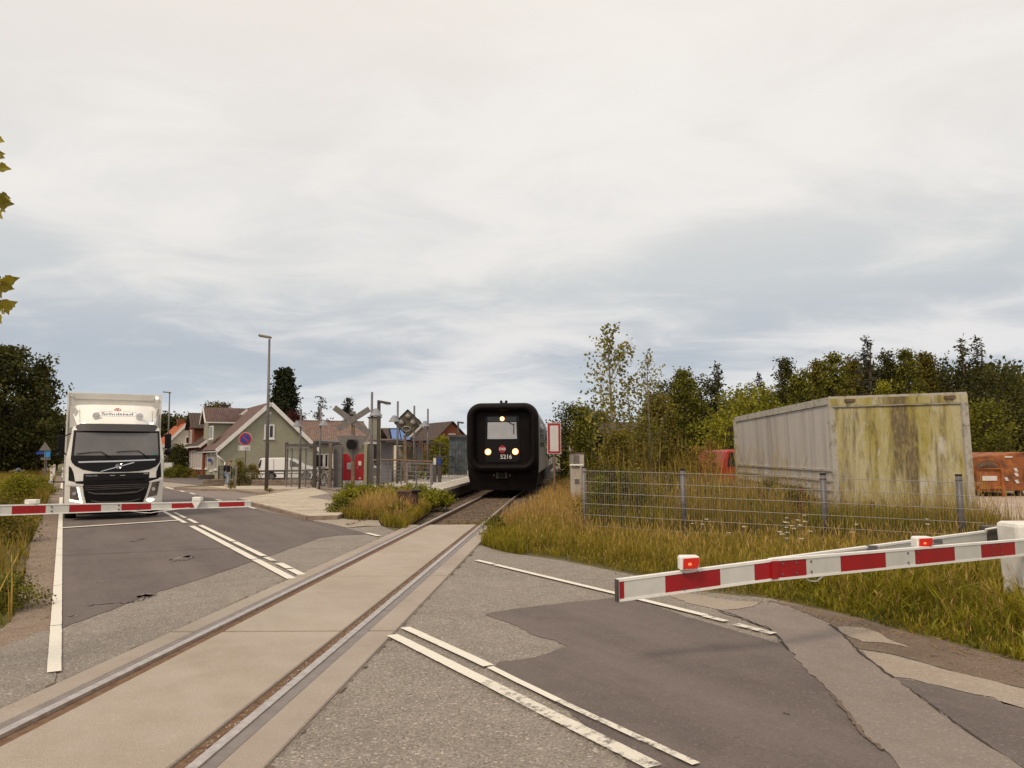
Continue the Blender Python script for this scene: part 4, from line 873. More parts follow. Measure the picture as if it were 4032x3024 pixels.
# ============================================================ LORRY
uF = 24.6
pT = at(460, 1797, 21.5); lor = thing('lorry', 'white delivery lorry with bakery name on the roof fairing waiting at the barrier', 'lorry', (pT.x, pT.y, 0), RA - R(.6))
def yF(x, z):
    base = np.interp(z, [.2, .5, 1.05, 1.3, 1.74, 2.5, 2.72], [.06, .0, .0, .05, .10, .34, .46]); return float(base + .16 * abs(x / 1.25) ** 5)
def xz(cx, cy): return ((cx - 745) / 370, 4.26 - cy / 329.4)
def XZ(pts): return [xz(*p) for p in pts]
mb = MB(); prof = [(.0, .28), (.0, 1.05), (.05, 1.3), (.10, 1.74), (.34, 2.5), (.5, 2.66), (1.9, 2.70), (1.95, 1.0), (1.35, 1.0), (1.2, .6), (.9, .35)]
cabp = patch([(-1.22, .28), (1.22, .28), (1.235, 1.05), (1.235, 1.74), (1.12, 2.5), (1.08, 2.62), (-1.08, 2.62), (-1.12, 2.5), (-1.235, 1.74), (-1.235, 1.05)], yF, 0, .5, .1, 'cab_front', 'truckwhite', lor)
mb = MB(); mb.add([(-1.235, .45, 1.0), (1.235, .45, 1.0), (1.235, 2.0, 1.0), (-1.235, 2.0, 1.0), (-1.235, .45, 1.74), (1.235, .45, 1.74), (1.235, 2.0, 1.74), (-1.235, 2.0, 1.74), (-1.1, .75, 2.62), (1.1, .75, 2.62), (1.12, 2.0, 2.66), (-1.12, 2.0, 2.66)],
                [(0, 3, 2, 1), (0, 1, 5, 4), (1, 2, 6, 5), (2, 3, 7, 6), (3, 0, 4, 7), (4, 5, 9, 8), (5, 6, 10, 9), (6, 7, 11, 10), (7, 4, 8, 11), (8, 9, 10, 11)]).build('cab_body', 'truckwhite', lor, bevel=.04)
patch(XZ([(345, 578), (1155, 578), (1167, 850), (328, 850)]), yF, .004, .03, .12, 'windscreen_surround', 'black_gloss', lor)
patch(XZ([(368, 600), (1135, 600), (1146, 812), (356, 812)]), yF, .012, .02, .12, 'windscreen', 'windscreen', lor)
patch(XZ([(352, 585), (345, 565), (372, 532), (405, 517), (1095, 517), (1130, 532), (1158, 562), (1150, 585)]), lambda x, z: yF(x, 2.6) - .17 + .12 * abs(x) ** 3 + (z - 2.5) * .3, 0, .3, .1, 'sun_visor', 'visor', lor)
patch(XZ([(330, 846), (1167, 846), (1160, 880), (1125, 918), (1060, 945), (960, 960), (860, 966), (640, 966), (540, 960), (440, 940), (370, 905), (340, 875)]), yF, .010, .03, .1, 'hood_panel', 'black_gloss', lor)
patch(XZ([(395, 866), (560, 862), (740, 860), (1118, 848), (1112, 860), (740, 873), (560, 876), (405, 880)]), yF, .022, .02, .15, 'chrome_strip', 'chrome', lor)
em = patch([(xz(600, 957)[0], xz(600, 957)[1]), (xz(905, 875)[0], xz(905, 875)[1]), (xz(915, 882)[0], xz(915, 882)[1]), (xz(607, 962)[0], xz(607, 962)[1])], yF, .026, .01, .2, 'badge_bar', 'chrome', lor)
ex, ez_ = xz(765, 913); yb = yF(ex, ez_) - .045
mb = MB(); 
for k in range(20):
    a0 = 2 * math.pi * k / 20; a1 = 2 * math.pi * (k + 1) / 20; mb.tube((ex + .075 * math.cos(a0), yb, ez_ + .06 * math.sin(a0)), (ex + .075 * math.cos(a1), yb, ez_ + .06 * math.sin(a1)), .009, n=5)
mb.tube((ex + .05, yb, ez_ + .045), (ex + .085, yb, ez_ + .075), .008, n=5); mb.build('badge', 'chrome', lor)
patch([(ex - .06, ez_ - .016), (ex + .06, ez_ - .016), (ex + .06, ez_ + .016), (ex - .06, ez_ + .016)], lambda x, z: yb - .01, 0, .01, .2, 'badge_band', 'chrome', lor)
patch(XZ([(450, 978), (1062, 972), (1056, 1048), (448, 1052)]), yF, .008, .03, .15, 'upper_grille', 'black', lor)
gl = patch(XZ([(378, 1046), (1160, 1022), (1140, 1050), (1068, 1062), (1040, 1170), (1005, 1262), (490, 1268), (462, 1170), (445, 1070), (385, 1064)]), yF, .008, .03, .15, 'grille_and_shadow_line', 'black', lor)  # grille, with the shadow line along its top painted in the same black
patch(XZ([(490, 1268), (1005, 1262), (1000, 1318), (500, 1322)]), yF, .006, .03, .15, 'bumper_lip', 'black', lor)
patch(XZ([(497, 1138), (560, 1155), (760, 1158), (950, 1146), (1015, 1118), (1010, 1130), (950, 1160), (760, 1172), (560, 1168), (500, 1150)]), yF, .03, .03, .1, 'grille_slat', 'steel_dark', lor)
patch(XZ([(526, 1216), (600, 1232), (760, 1236), (900, 1232), (982, 1212), (978, 1222), (900, 1246), (760, 1250), (600, 1246), (530, 1228)]), yF, .03, .03, .1, 'grille_slat', 'steel_dark', lor)
for k in range(3):
    cy = 1085 + k * 17; patch(XZ([(462 + k * 3, cy), (1052 - k * 6, cy - 6), (1051 - k * 6, cy), (463 + k * 3, cy + 6)]), yF, .014, .01, .2, 'grille_slat', 'steel_dark', lor)
patch(XZ([(316, 905), (340, 925), (362, 975), (378, 1052), (318, 1038)]), yF, .006, .03, .1, 'side_vent', 'black', lor); patch(XZ([(1172, 880), (1180, 1020), (1128, 1034), (1130, 970), (1150, 915)]), yF, .006, .03, .1, 'side_vent', 'black', lor)
for k, (pts, drl) in enumerate((([(335, 1090), (398, 1096), (446, 1236), (340, 1216)], [(394, 1098), (410, 1102), (452, 1244), (338, 1222), (338, 1205), (428, 1224)]), ([(1092, 1066), (1166, 1058), (1142, 1190), (1050, 1206)], None))):
    hl = patch(XZ(pts), yF, .012, .03, .08, 'headlight', 'headlamp', lor)
    if drl: patch(XZ(drl), yF, .022, .02, .06, 'daytime_light', 'lit_white', hl)
    cx_, cy_ = xz(375, 1155) if drl else xz(1105, 1130)
    MB().tube((cx_, yF(cx_, cy_) - .03, cy_), (cx_, yF(cx_, cy_), cy_), .05, n=14).build('lamp_bowl', 'chrome', hl)
fx, fz = xz(1080, 1232); 
patch(disc(fx, fz, .045, 14, .10), yF, .016, .03, .05, 'fog_light', 'lit_white', lor)
patch(XZ([(300, 1068), (455, 1072), (450, 1090), (305, 1084)]), yF, .012, .03, .1, 'headlight_brow', 'truckwhite', lor); patch(XZ([(1060, 1058), (1190, 1025), (1192, 1045), (1062, 1072)]), yF, .012, .03, .1, 'headlight_brow', 'truckwhite', lor)
def tx(body, cx, cy, wpx, m, fn=yF, off=.022, bold=1.0, hs=1.0):
    x, z = xz(cx, cy); size = .085 * hs; q = text(body, size, m, lor, (x, fn(x, z) - off, z), ext=.002, bold=.004); 
    bpy.context.view_layer.update(); w = q.dimensions.x; q.scale = ((wpx / 370) / max(w, .01), 1, 1); return q
tx('VOLVO', 522, 998, 108, 'chrome', hs=.7); tx('FM', 1026, 985, 38, 'chrome', hs=.7)
for c in (712, 808):
    x, z = xz(c, 998); MB().box(x - .06, x + .06, yF(x, z) - .03, yF(x, z), z - .008, z + .008).build('tow_cover', 'chrome', lor)
# wipers
for pts in ([(378, 797), (520, 782), (600, 778), (690, 832)], [(740, 781), (860, 772), (950, 770), (1050, 838)]):
    P3 = [(xz(*p)[0], yF(*xz(*p)) - .045, xz(*p)[1]) for p in pts]; MB().path(P3, .011, 6).build('wiper', 'black', lor)
# roof fairing
def yfair(x, z): f = max(0, (z - 2.68) / .64); return .52 + .95 * f ** 1.25 + .55 * max(0, abs(x) - .45) ** 1.5 / .55
fair = patch([(-1.02, 2.68), (1.02, 2.68), (1.12, 3.0), (1.08, 3.26), (1.0, 3.30), (-1.0, 3.30), (-1.08, 3.26), (-1.12, 3.0)], yfair, 0, .9, .08, 'roof_fairing', 'fairing', lor)
for s_ in (-1, 1): MB().add([(s_ * 1.03, 1.2, 2.62), (s_ * 1.2, 1.9, 2.62), (s_ * 1.2, 1.9, 3.26), (s_ * 1.10, 1.35, 3.2), (s_ * .98, 1.2, 2.62), (s_ * 1.15, 1.92, 2.62), (s_ * 1.15, 1.92, 3.26), (s_ * 1.05, 1.4, 3.2)], [(0, 1, 2, 3), (7, 6, 5, 4), (0, 4, 5, 1), (1, 5, 6, 2), (2, 6, 7, 3), (3, 7, 4, 0)]).build('fairing_wing', 'boxwhite', fair)
q = tx('Schulstad', 747, 417, 300, 'textblue', yfair, .022, hs=2.3); q.rotation_euler = (R(90) - R(38), 0, 0)
def fr(cx, cy, off=.014): x, z = xz(cx, cy); return (x, yfair(x, z) - off, z)
mb = MB(); mb.path([fr(705, 386), (fr(600, 386)), fr(565, 402), fr(552, 412), fr(572, 432), fr(700, 437), fr(900, 436), fr(935, 425), fr(945, 411), fr(925, 396), fr(880, 387), fr(800, 386)], .0025, 4); mb.build('name_outline', 'steel', lor)
mb = MB()
for cx_ in (736, 766):
    pts = [fr(cx_ + 17 * math.cos(a), 368 - 9 * math.sin(a), .02) for a in np.linspace(0, 2 * math.pi, 13)]; mb.path(pts, .007, 5)
mb.path([fr(735, 352, .02), fr(768, 352, .02)], .006, 5); mb.build('pretzel_mark', 'red', lor)
for cx_ in (545, 962):
    x, z = xz(cx_, 437); y = yfair(x, z) - .16; sl_ = MB().tube((x, y, z), (x, y + .09, z), .098, .075, 18).build('spotlight', 'chrome', lor, smooth=False)
    MB().tube((x, y - .008, z), (x, y - .001, z), .082, n=18).build('lens', 'signwhite', sl_); MB().tube((x, y + .05, z - .09), (x, y + .12, z - .16), .014).build('bracket', 'black', sl_); MB().box(x - .05, x + .05, y - .014, y - .009, z - .012, z + .03).build('bulb_shield', 'chrome', sl_)
for cx_ in (432, 1075): x, z = xz(cx_, 508); MB().box(x - .05, x + .05, .48, .56, z - .01, z + .03).build('marker_light', 'lit_white', lor)
for cx_ in (397, 1090): x, z = xz(cx_, 505); MB().tube((x, .7, z), (x - .02, .7, z + .38), .006).build('aerial', 'steel_dark', lor)
# mirrors
for s_, top, low in ((-1, [(205, 622), (272, 628), (268, 768), (205, 765)], (228, 812, 38, 34)), (1, [(1213, 606), (1276, 600), (1278, 742), (1215, 748)], (1250, 782, 33, 28))):
    X4 = XZ(top); yb = .42
    mi = MB().prism([(x, yb, z) for x, z in X4], (0, .14, 0)).build('mirror', 'black', lor, bevel=.03); x, z = xz(low[0], low[1]); MB().sphere((x, yb + .07, z), .1, 12, 8, (1.05, .8, .95)).build('wide_mirror', 'black', lor, smooth=True)
    xa = sum(p[0] for p in X4) / 4; MB().path([(xa, yb + .08, 2.30), (s_ * 1.14, .5, 2.42)], .02, 6).path([(xa, yb + .08, 1.95), (s_ * 1.16, .5, 1.74)], .02, 6).build('mirror_arm', 'black', lor)
# box body
BX = MB().box(-1.29, 1.27, 2.15, 9.3, 1.05, 3.70).build('cargo_box', 'boxwhite', lor, bevel=.02)
MB().box(-1.10, 1.06, 2.12, 2.149, 3.50, 3.66).build('box_header', 'boxwhite', BX, bevel=.008)
for s_ in (-1.28, 1.26): MB().box(s_ - .015, s_ + .03, 2.12, 2.2, 1.05, 3.69).build('corner_rail', 'white_dirty', BX)
for x in (-1.19, 1.15): MB().tube((x, 2.08, 3.60), (x, 2.118, 3.60), .04, n=10).build('marker_light', 'lit_white' if x > 0 else 'chrome', BX)
MB().box(-1.0, 1.0, .4, 9.2, .62, 1.04).build('chassis', 'black', lor); MB().box(-1.1, 1.1, .3, .8, .3, .9).build('engine_tray', 'black', lor); MB().box(-.9, .9, .5, .9, .14, .30).build('under_shadow_box', 'black', lor); MB().box(-.88, .88, 1.27, 1.43, .38, .62).build('axle', 'black', lor)  # lowest black box is added to stand for the shadow under the bumper
def wheel(parent, x0, x1, y, r, z=None):
    z = r if z is None else z; w = MB().tube((x0, y, z), (x1, y, z), r, n=26).build('wheel', 'tyre', parent, bevel=.03); s_ = -1 if x0 + x1 < 0 else 1; xo = (min(x0, x1) - .005) if s_ < 0 else (max(x0, x1) + .005)
    MB().tube((xo, y, z), (xo - s_ * .03, y, z), r * .58, n=18).build('rim', 'steel', w); return w
wheel(lor, -1.22, -.92, 1.35, .50); wheel(lor, .92, 1.22, 1.35, .50)
for y in (7.2,): wheel(lor, -1.22, -.62, y, .5); wheel(lor, .62, 1.22, y, .5)
MB().beam((-1.25, 2.6, 1.0), (-1.62, 2.5, 1.02), .03, .03).build('side_lamp_arm', 'black', lor); MB().box(-1.68, -1.60, 2.46, 2.54, .99, 1.05).build('side_lamp', 'chrome', lor)
MB().box(-.30, .26, -.03, -.01, .27, .36).build('number_plate', 'signwhite', lor)
MB().box(.93, 1.0, yF(1, 1.8) - .022, yF(1, 1.8) - .005, 1.80, 1.87).build('windscreen_sticker', mat('teal sticker', (.06, .25, .22)), lor)

# ============================================================ TRAIN
YT = 32.0
pt = at(1700 + 765 / 2.765, 1797, YT); trn = thing('train', 'dark fronted diesel train with lit headlights standing beside the platform', 'train', (pt.x, YT, 0), -TA)
def txz(cx, cy): return ((cx - 765) / 258, 4.887 - cy / 258)
def TXZ(p): return [txz(*q) for q in p]
def rr(hw, z0, z1, r, n=8, r2=None):
    o = []; r2 = r2 or r
    for cx_, cz_, a0, rad in ((hw - r, z1 - r, 0, r), (-hw + r, z1 - r, 90, r), (-hw + r2, z0 + r2, 180, r2), (hw - r2, z0 + r2, 270, r2)):
        for k in range(n + 1): a = R(a0 + 90 * k / n); o.append((cx_ + rad * math.cos(a), cz_ + rad * math.sin(a)))
    return o
# body cars
def loft(rings, name, m, parent, smooth=True, cap=True):
    n = len(rings[0]); mb = MB(); vs = [p for r_ in rings for p in r_]; fs = []
    for j in range(len(rings) - 1):
        for k in range(n): fs.append((j * n + k, j * n + (k + 1) % n, (j + 1) * n + (k + 1) % n, (j + 1) * n + k))
    if cap: fs += [tuple(range(n)), tuple((len(rings) - 1) * n + k for k in range(n - 1, -1, -1))]
    return mb.add(vs, fs).build(name, m, parent, smooth=smooth)
M['train_side'] = mat('train side paint', (.42, .40, .385), (.36, .34, .32), scale=1.2, rough=.3, metal=.2)
M['train_roof'] = mat('train roof', (.13, .115, .10), rough=.5)
car0 = .75
for k in range(3):
    y0, y1 = car0 + k * 19.6, car0 + k * 19.6 + 19.2
    P = rr(1.53, .95, 3.93, .55, 6, .12); cb = loft([[(x, y, z) for x, z in P] for y in (y0, y1)], 'carriage', 'train_side', trn, smooth=False)
    for s_ in (-1, 1):
        MB().box(s_ * 1.532 - .006, s_ * 1.532 + .006, y0 + .9, y1 - .5, 2.15, 3.25).build('window_band', 'glass_green', cb)
        for yy in (y0 + .25, y0 + 9.5, y1 - 1.9):
            MB().box(s_ * 1.545 - .008, s_ * 1.545 + .008, yy + .75, yy + 1.6, 1.1, 3.2).build('door', 'train_side', cb)
            MB().box(s_ * 1.558 - .004, s_ * 1.558 + .004, yy + .95, yy + 1.4, 2.1, 3.0).build('door_glass', 'glass_dark', cb)
    MB().box(-1.35, 1.35, y0 + .5, y1 - .5, .35, .95).build('underframe', 'black', cb)
    if k < 2: loft([[(x * .96, y, z) for x, z in P] for y in (y1, y1 + .4)], 'gangway', 'rubber', trn)
# front
def yT(x, z): return .42 + .10 * abs(x / 1.5) ** 3
def ring(hw, z0, z1, r, y, rad, ry, name, m, n=8, r2=None):
    path = rr(hw, z0, z1, r, n, r2); N_ = len(path); rings = []
    for k in range(N_):
        x, z = path[k]; xp, zp_ = path[k - 1]; xn, zn = path[(k + 1) % N_]; tx_, tz_ = xn - xp, zn - zp_; l_ = math.hypot(tx_, tz_); nx, nz = tz_ / l_, -tx_ / l_
        rings.append([(x + nx * rad * math.cos(a), y + ry * math.sin(a), z + nz * rad * math.cos(a)) for a in np.linspace(0, 2 * math.pi, 13)[:-1]])
    rings.append(rings[0]); return loft(rings, name, m, trn, cap=False)
ring(1.34, 1.22, 3.78, .42, .42, .20, .42, 'rubber_bellows', 'rubber', r2=.5)
loft([[(x, y, z) for x, z in rr(1.39, 1.1, 3.84, .45)] for y in (.36, .76)], 'front_wall', 'rubber', trn, smooth=False)
fd = patch(TXZ([(578, 392), (600, 375), (925, 375), (948, 392), (955, 850), (925, 885), (600, 885), (570, 850)]), yT, .10, .12, .3, 'front_door', 'black_gloss', trn)
patch(TXZ([(600, 388), (918, 388), (918, 438), (600, 438)]), yT, .112, .01, .3, 'window_header', 'glass_dark', trn)
wn = patch(TXZ([(598, 443), (920, 443), (928, 634), (594, 634)]), yT, .115, .012, .3, 'windscreen', 'glass_pale', trn)
mb = MB(); P = TXZ([(598, 443), (920, 443), (928, 634), (594, 634)]); P3 = [(x, yT(x, z) - .12, z) for x, z in P]; mb.path(P3 + [P3[0]], .014, 5); mb.build('window_rubber', 'black', trn)
P3 = [(txz(*p)[0], .28, txz(*p)[1]) for p in [(815, 432), (850, 455), (895, 482)]]; MB().path(P3, .014, 5).path([(txz(890, 460)[0], .28, txz(890, 460)[1]), (txz(886, 575)[0], .28, txz(886, 575)[1])], .012, 5).build('wiper', 'black', trn)
for cx_, cy_, r_ in ((762, 410, .085), (605, 771, .115), (905, 769, .115)):
    x, z = txz(cx_, cy_); y = yT(x, z) - .13; hl = MB().tube((x, y, z), (x, y + .05, z), r_ * 1.22, n=20).build('headlight', 'amber_halo_rim', trn)
    MB().tube((x, y - .02, z), (x, y - .002, z), r_, r_, 20).build('lit_lens', 'lit_amber', hl)
x, z = txz(762, 742); patch([(x + .155 * math.cos(R(22.5 + 45 * k)), z + .175 * math.sin(R(22.5 + 45 * k))) for k in range(8)], yT, .118, .012, .5, 'operator_mark', 'boom_red', trn)
patch([(x - .15, z - .05), (x + .15, z - .05), (x + .15, z + .055), (x - .15, z + .055)], yT, .124, .008, .5, 'mark_band', 'boom_red', trn)
text('DSB', .15, 'textwhite', trn, (x, yT(x, z) - .13, z), ext=.004, sx=1.05)
x, z = txz(803, 827); q = text('5216', .25, 'textwhite', trn, (x, yT(x, z) - .12, z), ext=.004, sx=1.0); 0
# skirt and coupler
def yS(x, z): return .40 + .14 * abs(x / 1.4) ** 2 + max(0, .9 - z) * .12
patch([(-1.36, .28), (1.36, .28), (1.50, .95), (1.53, 1.60), (-1.53, 1.60), (-1.50, .95)], yS, 0, .5, .25, 'front_skirt', 'rubber', trn)
cp = MB().box(-.27, .19, .27, .42, .78, 1.10).build('coupler_hatch', 'steel_dark', trn, bevel=.02); MB().box(-.20, .12, .20, .28, .84, 1.04).build('coupler', 'black', cp, bevel=.03); MB().tube((-.04, .10, .92), (-.04, .22, .92), .07, n=12).build('coupler_head', 'rubber', cp)
for x in (-.38, .29): MB().box(x - .03, x + .03, .36, .42, .86, .96).build('socket', 'brown_post', trn)
hn = MB(); 
for x in (-.10, .12): hn.sphere((x, .9, 4.06), .075, 10, 8, (.8, 1.3, 1))
hn.box(-.10, .12, .85, .95, 3.95, 4.03); hn.build('horn', 'black', trn)
loft([[(x * .98, y, z * 1.0 + .0) for x, z in rr(1.50, 1.4, 3.97, .55)] for y in (.45, .9)], 'front_collar', 'rubber', trn)

# ============================================================ BARRIERS
def plate(P0, P1, h0, h1, cuts, root, name0, th=.035, edge=.016):
    """striped boom plate from P0 to P1 (centres), height h0 -> h1, cuts = [(f0, f1, material)]"""
    P0 = Vector(P0); P1 = Vector(P1); d = (P1 - P0); n = Vector((d.y, -d.x, 0)).normalized()
    if n.y > 0: n = -n
    def quadbox(f0, f1, a, b, o0, o1, m, nm, par):
        V = []
        for o in (o0, o1):
            for f, s_ in ((f0, a), (f1, a), (f1, b), (f0, b)):
                hh = (h0 + (h1 - h0) * f) / 2; V.append(P0.lerp(P1, f) + Vector((0, 0, hh * s_)) + n * o)
        return MB().add(V, [(0, 3, 2, 1), (4, 5, 6, 7), (0, 1, 5, 4), (1, 2, 6, 5), (2, 3, 7, 6), (3, 0, 4, 7)]).build(nm, m, par, world=True)
    core = quadbox(0, 1, -.97, .97, -th, 0, 'boom_white', name0, root)
    e = edge / (max(h0, h1) / 2)
    quadbox(0, 1, 1 - e, 1.06, -th - .004, .009, 'boom_edge', 'boom_rim', root); quadbox(0, 1, -1.06, -1 + e, -th - .004, .009, 'boom_edge', 'boom_rim', root)
    for f0, f1, m in cuts:
        quadbox(f0 + .0006, f1 - .0006, -1 + e, 1 - e, .0, .0035, m, 'red_stripe' if m == 'boom_red' else 'white_stripe', root)
    return core, n
# right barrier
Ya, Yj, Yb = 6.27, 6.62, 8.35
T0 = at(2431, 2325.5, Ya); T1 = at(3041, 2244, Yj); T2 = at(4110, 2148, Yb * 1.02)
rb = thing('barrier', 'red and white barrier with two red warning lamps in front of the right grass verge', 'barrier', (T2.x, T2.y, 0), 0, 'crossing barriers')
def cutsx(xs, A, B, pa, pb):
    out = []
    for x0, x1, m in xs:
        def f(x):                                # fraction along A-B seen at pixel x (perspective-correct)
            s_ = (x - pa) / (pb - pa); wa, wb = 1 / A.y, 1 / B.y; return s_ * wa ** -1 * 0 + (s_ / (B.y ** -1)) / ((1 - s_) / (A.y ** -1) + s_ / (B.y ** -1)) if False else (s_ * A.y) / (s_ * A.y + (1 - s_) * B.y) if False else (s_ / B.y ** -1) * 0 + (s_ * A.y ** 1) * 0 + (lambda u: (u * A.y) / (B.y + u * (A.y - B.y)))(s_)
        out.append((max(0, f(x0)), min(1, f(x1)), m))
    return out
r_, w_ = 'boom_red', 'boom_white'
c1, nn = plate(T0, T1, .170, .170, cutsx([(2440, 2457, r_), (2457, 2619, w_), (2619, 2835, r_), (2835, 2970, w_), (2970, 3041, r_)], T0, T1, 2431, 3041), rb, 'boom')
c2, nn2 = plate(T1, T2, .175, .168, cutsx([(3050, 3174, r_), (3174, 3309, w_), (3309, 3486, r_), (3486, 3602, w_), (3602, 3758, r_), (3758, 3862, w_), (3862, 3996, r_), (3996, 4110, w_)], T1, T2, 3041, 4110), rb, 'boom')
MB().beam(T0 + Vector((-.012, -.002, 0)) , T0 + Vector((.002, .002, 0)), .05, .178).build('end_cap', 'steel_dark', rb, world=True)
MB().beam(T1 - (T2 - T1).normalized() * .02, T1 + (T2 - T1).normalized() * .05, .040, .150).build('joint_plate', 'boom_red', rb, world=True)
bolt = None
for px, A, B, pa, pb, n_ in [(x, T1, T2, 3041, 4110, nn2) for x in (3079, 3133, 3192, 3573, 3612, 3907, 3939)] + [(x, T0, T1, 2431, 3041, nn) for x in (2692, 2745)]:
    s_ = (px - pa) / (pb - pa); f = (s_ * A.y) / (B.y + s_ * (A.y - B.y)); 
    for dz_ in (.045, -.045):
        if px < 3000 and dz_ < 0: dz_ = -.062
        elif px < 3000: dz_ = .068
        p = A.lerp(B, f) + n_ * .004 + Vector((0, 0, dz_)); MB().tube(p, p + n_ * .008, .009, n=8).build('bolt', 'steel', rb, world=True)
# rear plate of the V-shaped boom
B0 = T1 + Vector((.02, .06, .0)); B1 = at(3886, 2122, 9.15)
plate(B0, B1, .165, .185, [], rb, 'rear_boom_plate')
for px, py, Yq in ((3432, 2162, 7.6), (3690, 2135, 8.4)):
    p = at(px, py, Yq); MB().box(p.x - .05, p.x + .05, p.y - .02, p.y + .02, p.z - .04, p.z + .035).build('cross_tie', 'steel', rb, world=True)
p = at(3660, 2146, 8.1); q2 = at(3720, 2150, 8.3); MB().tube(p, q2, .02).build('tie_rod', 'steel', rb, world=True)
def warning_lamp(px0, py0, px1, py1, Y, root, lens=True, glow=True):
    p = at((px0 + px1) / 2, py1, Y); sc = Y / F; w = (px1 - px0) * sc; h = (py1 - py0) * sc
    body = MB(); body.prism([(p.x - w / 2, p.y, p.z), (p.x + w * .40, p.y, p.z), (p.x + w / 2, p.y, p.z + h * .45), (p.x + w / 2, p.y, p.z + h), (p.x - w * .42, p.y, p.z + h), (p.x - w / 2, p.y, p.z + h * .85)], (0, .12, 0))
    b_ = body.build('lamp_housing', 'boom_edge', root, world=True, bevel=.008)
    if lens:
        le = MB().prism([(p.x - w * .38, p.y - .008, p.z + h * .10), (p.x + w * .36, p.y - .008, p.z + h * .14), (p.x + w * .475, p.y - .008, p.z + h * .5), (p.x + w * .46, p.y - .008, p.z + h * .92), (p.x - w * .35, p.y - .008, p.z + h * .84)], (0, .02, 0)).build('lamp_lens', 'red_lens', b_); bake(le, root)
        c_ = MB().sphere((p.x - w * .02, p.y - .010, p.z + h * .45), h * .10, 10, 6, (1.4, .3, 1)).build('lamp_bulb', 'red_glow', b_); bake(c_, root)
    return b_
def bake(o, root):
    inv = ROOTM[root.name].inverted(); o.data.transform(inv)
warning_lamp(2681, 2193, 2755, 2246, 6.36, rb); warning_lamp(3612, 2116, 3674, 2158, 7.6, rb)
cb_ = [at(3165, 2267, 6.9), at(3185, 2286, 6.9), at(3215, 2289, 6.9), at(3240, 2268, 6.9)]; MB().path(cb_, .007, 6).build('cable', 'boom_edge', rb, world=True, smooth=True)
# drive post
pp = at(4040, 2372, 8.75); pp.z = 0
MB().prism([(4.02 / 4.02 * at(4004, 2200, 8.6).x, 8.5, .10), (at(4004, 2200, 8.6).x, 8.9, .10), (at(3990, 2200, 8.6).x, 8.9, .95), (at(3990, 2200, 8.6).x, 8.5, .95)], (.42, 0, 0)).build('drive_housing', 'white_dirty', rb, world=True, bevel=.05)
MB().box(at(4008, 2200, 8.6).x, at(4008, 2200, 8.6).x + .3, 8.55, 8.85, 0, .12).build('foot', 'steel_dark', rb, world=True)
cw = at(3937, 2105, 9.2); MB().box(cw.x - .16, cw.x + .22, 9.15, 9.35, cw.z - .11, cw.z + .10).build('counterweight', 'steel_dark', rb, world=True, bevel=.01)
MB().tube(at(3880, 2085, 9.1), at(3975, 2068, 9.1), .012).build('stay_rod', 'white_dirty', rb, world=True)
# left barrier
S0 = at(-240, 2016, 12.55); SJ = at(595, 1994, 13.75); S1 = at(988, 1983.5, 14.35)
lb = thing('barrier', 'red and white crossing barrier stretched across the road in front of the white lorry', 'barrier', (S0.x, S0.y, 0), 0, 'crossing barriers')
plate(S0, SJ, .185, .135, cutsx([(-110, 46 - 46, w_), (46, 180, r_), (272, 398, r_), (478, 595, r_)], S0, SJ, -240, 595), lb, 'boom')
plate(SJ, S1, .125, .112, cutsx([(676, 763, r_), (862, 963, r_)], SJ, S1, 595, 988), lb, 'boom')
for px in (205, 469, 545):
    s_ = (px + 240) / 835; f = (s_ * S0.y) / (SJ.y + s_ * (S0.y - SJ.y))
    for dz_ in (.035, -.035): p = S0.lerp(SJ, f) + Vector((0, -.006, dz_)); MB().tube(p, p + Vector((0, -.012, 0)), .014, n=8).build('bolt', 'steel_dark', lb, world=True)
p = at(127, 1984, 13.1); MB().box(p.x - .10, p.x + .10, p.y - .06, p.y + .06, p.z, p.z + .075).build('lamp_housing', 'boom_edge', lb, world=True, bevel=.01)
MB().beam(p + Vector((0, 0, -.05)), p + Vector((0, 0, .01)), .06, .05, (0, 1, 0)).build('lamp_stem', 'boom_edge', lb, world=True)
p = at(778, 1972, 14.0); MB().box(p.x - .08, p.x + .08, p.y - .06, p.y + .06, p.z, p.z + .07).build('lamp_housing', 'boom_edge', lb, world=True, bevel=.01)
MB().prism([(p.x - .085, p.y - .07, p.z - .005), (p.x + .085, p.y - .07, p.z - .005), (p.x + .01, p.y - .07, p.z - .125), (p.x - .01, p.y - .07, p.z - .125)], (0, .03, 0)).build('lamp_bracket', 'boom_edge', lb, world=True)
MB().path([at(500, 2011, 13.6), at(560, 2018, 13.7), at(590, 2020, 13.7), at(640, 2012, 13.8), at(745, 1999, 13.9)], .006, 5).build('cable', 'boom_edge', lb, world=True)
hx = at(-240, 2010, 12.6); MB().box(hx.x - .4, hx.x + .05, hx.y - .2, hx.y + .25, 0, 1.05).build('drive_housing', 'white_dirty', lb, world=True, bevel=.05)

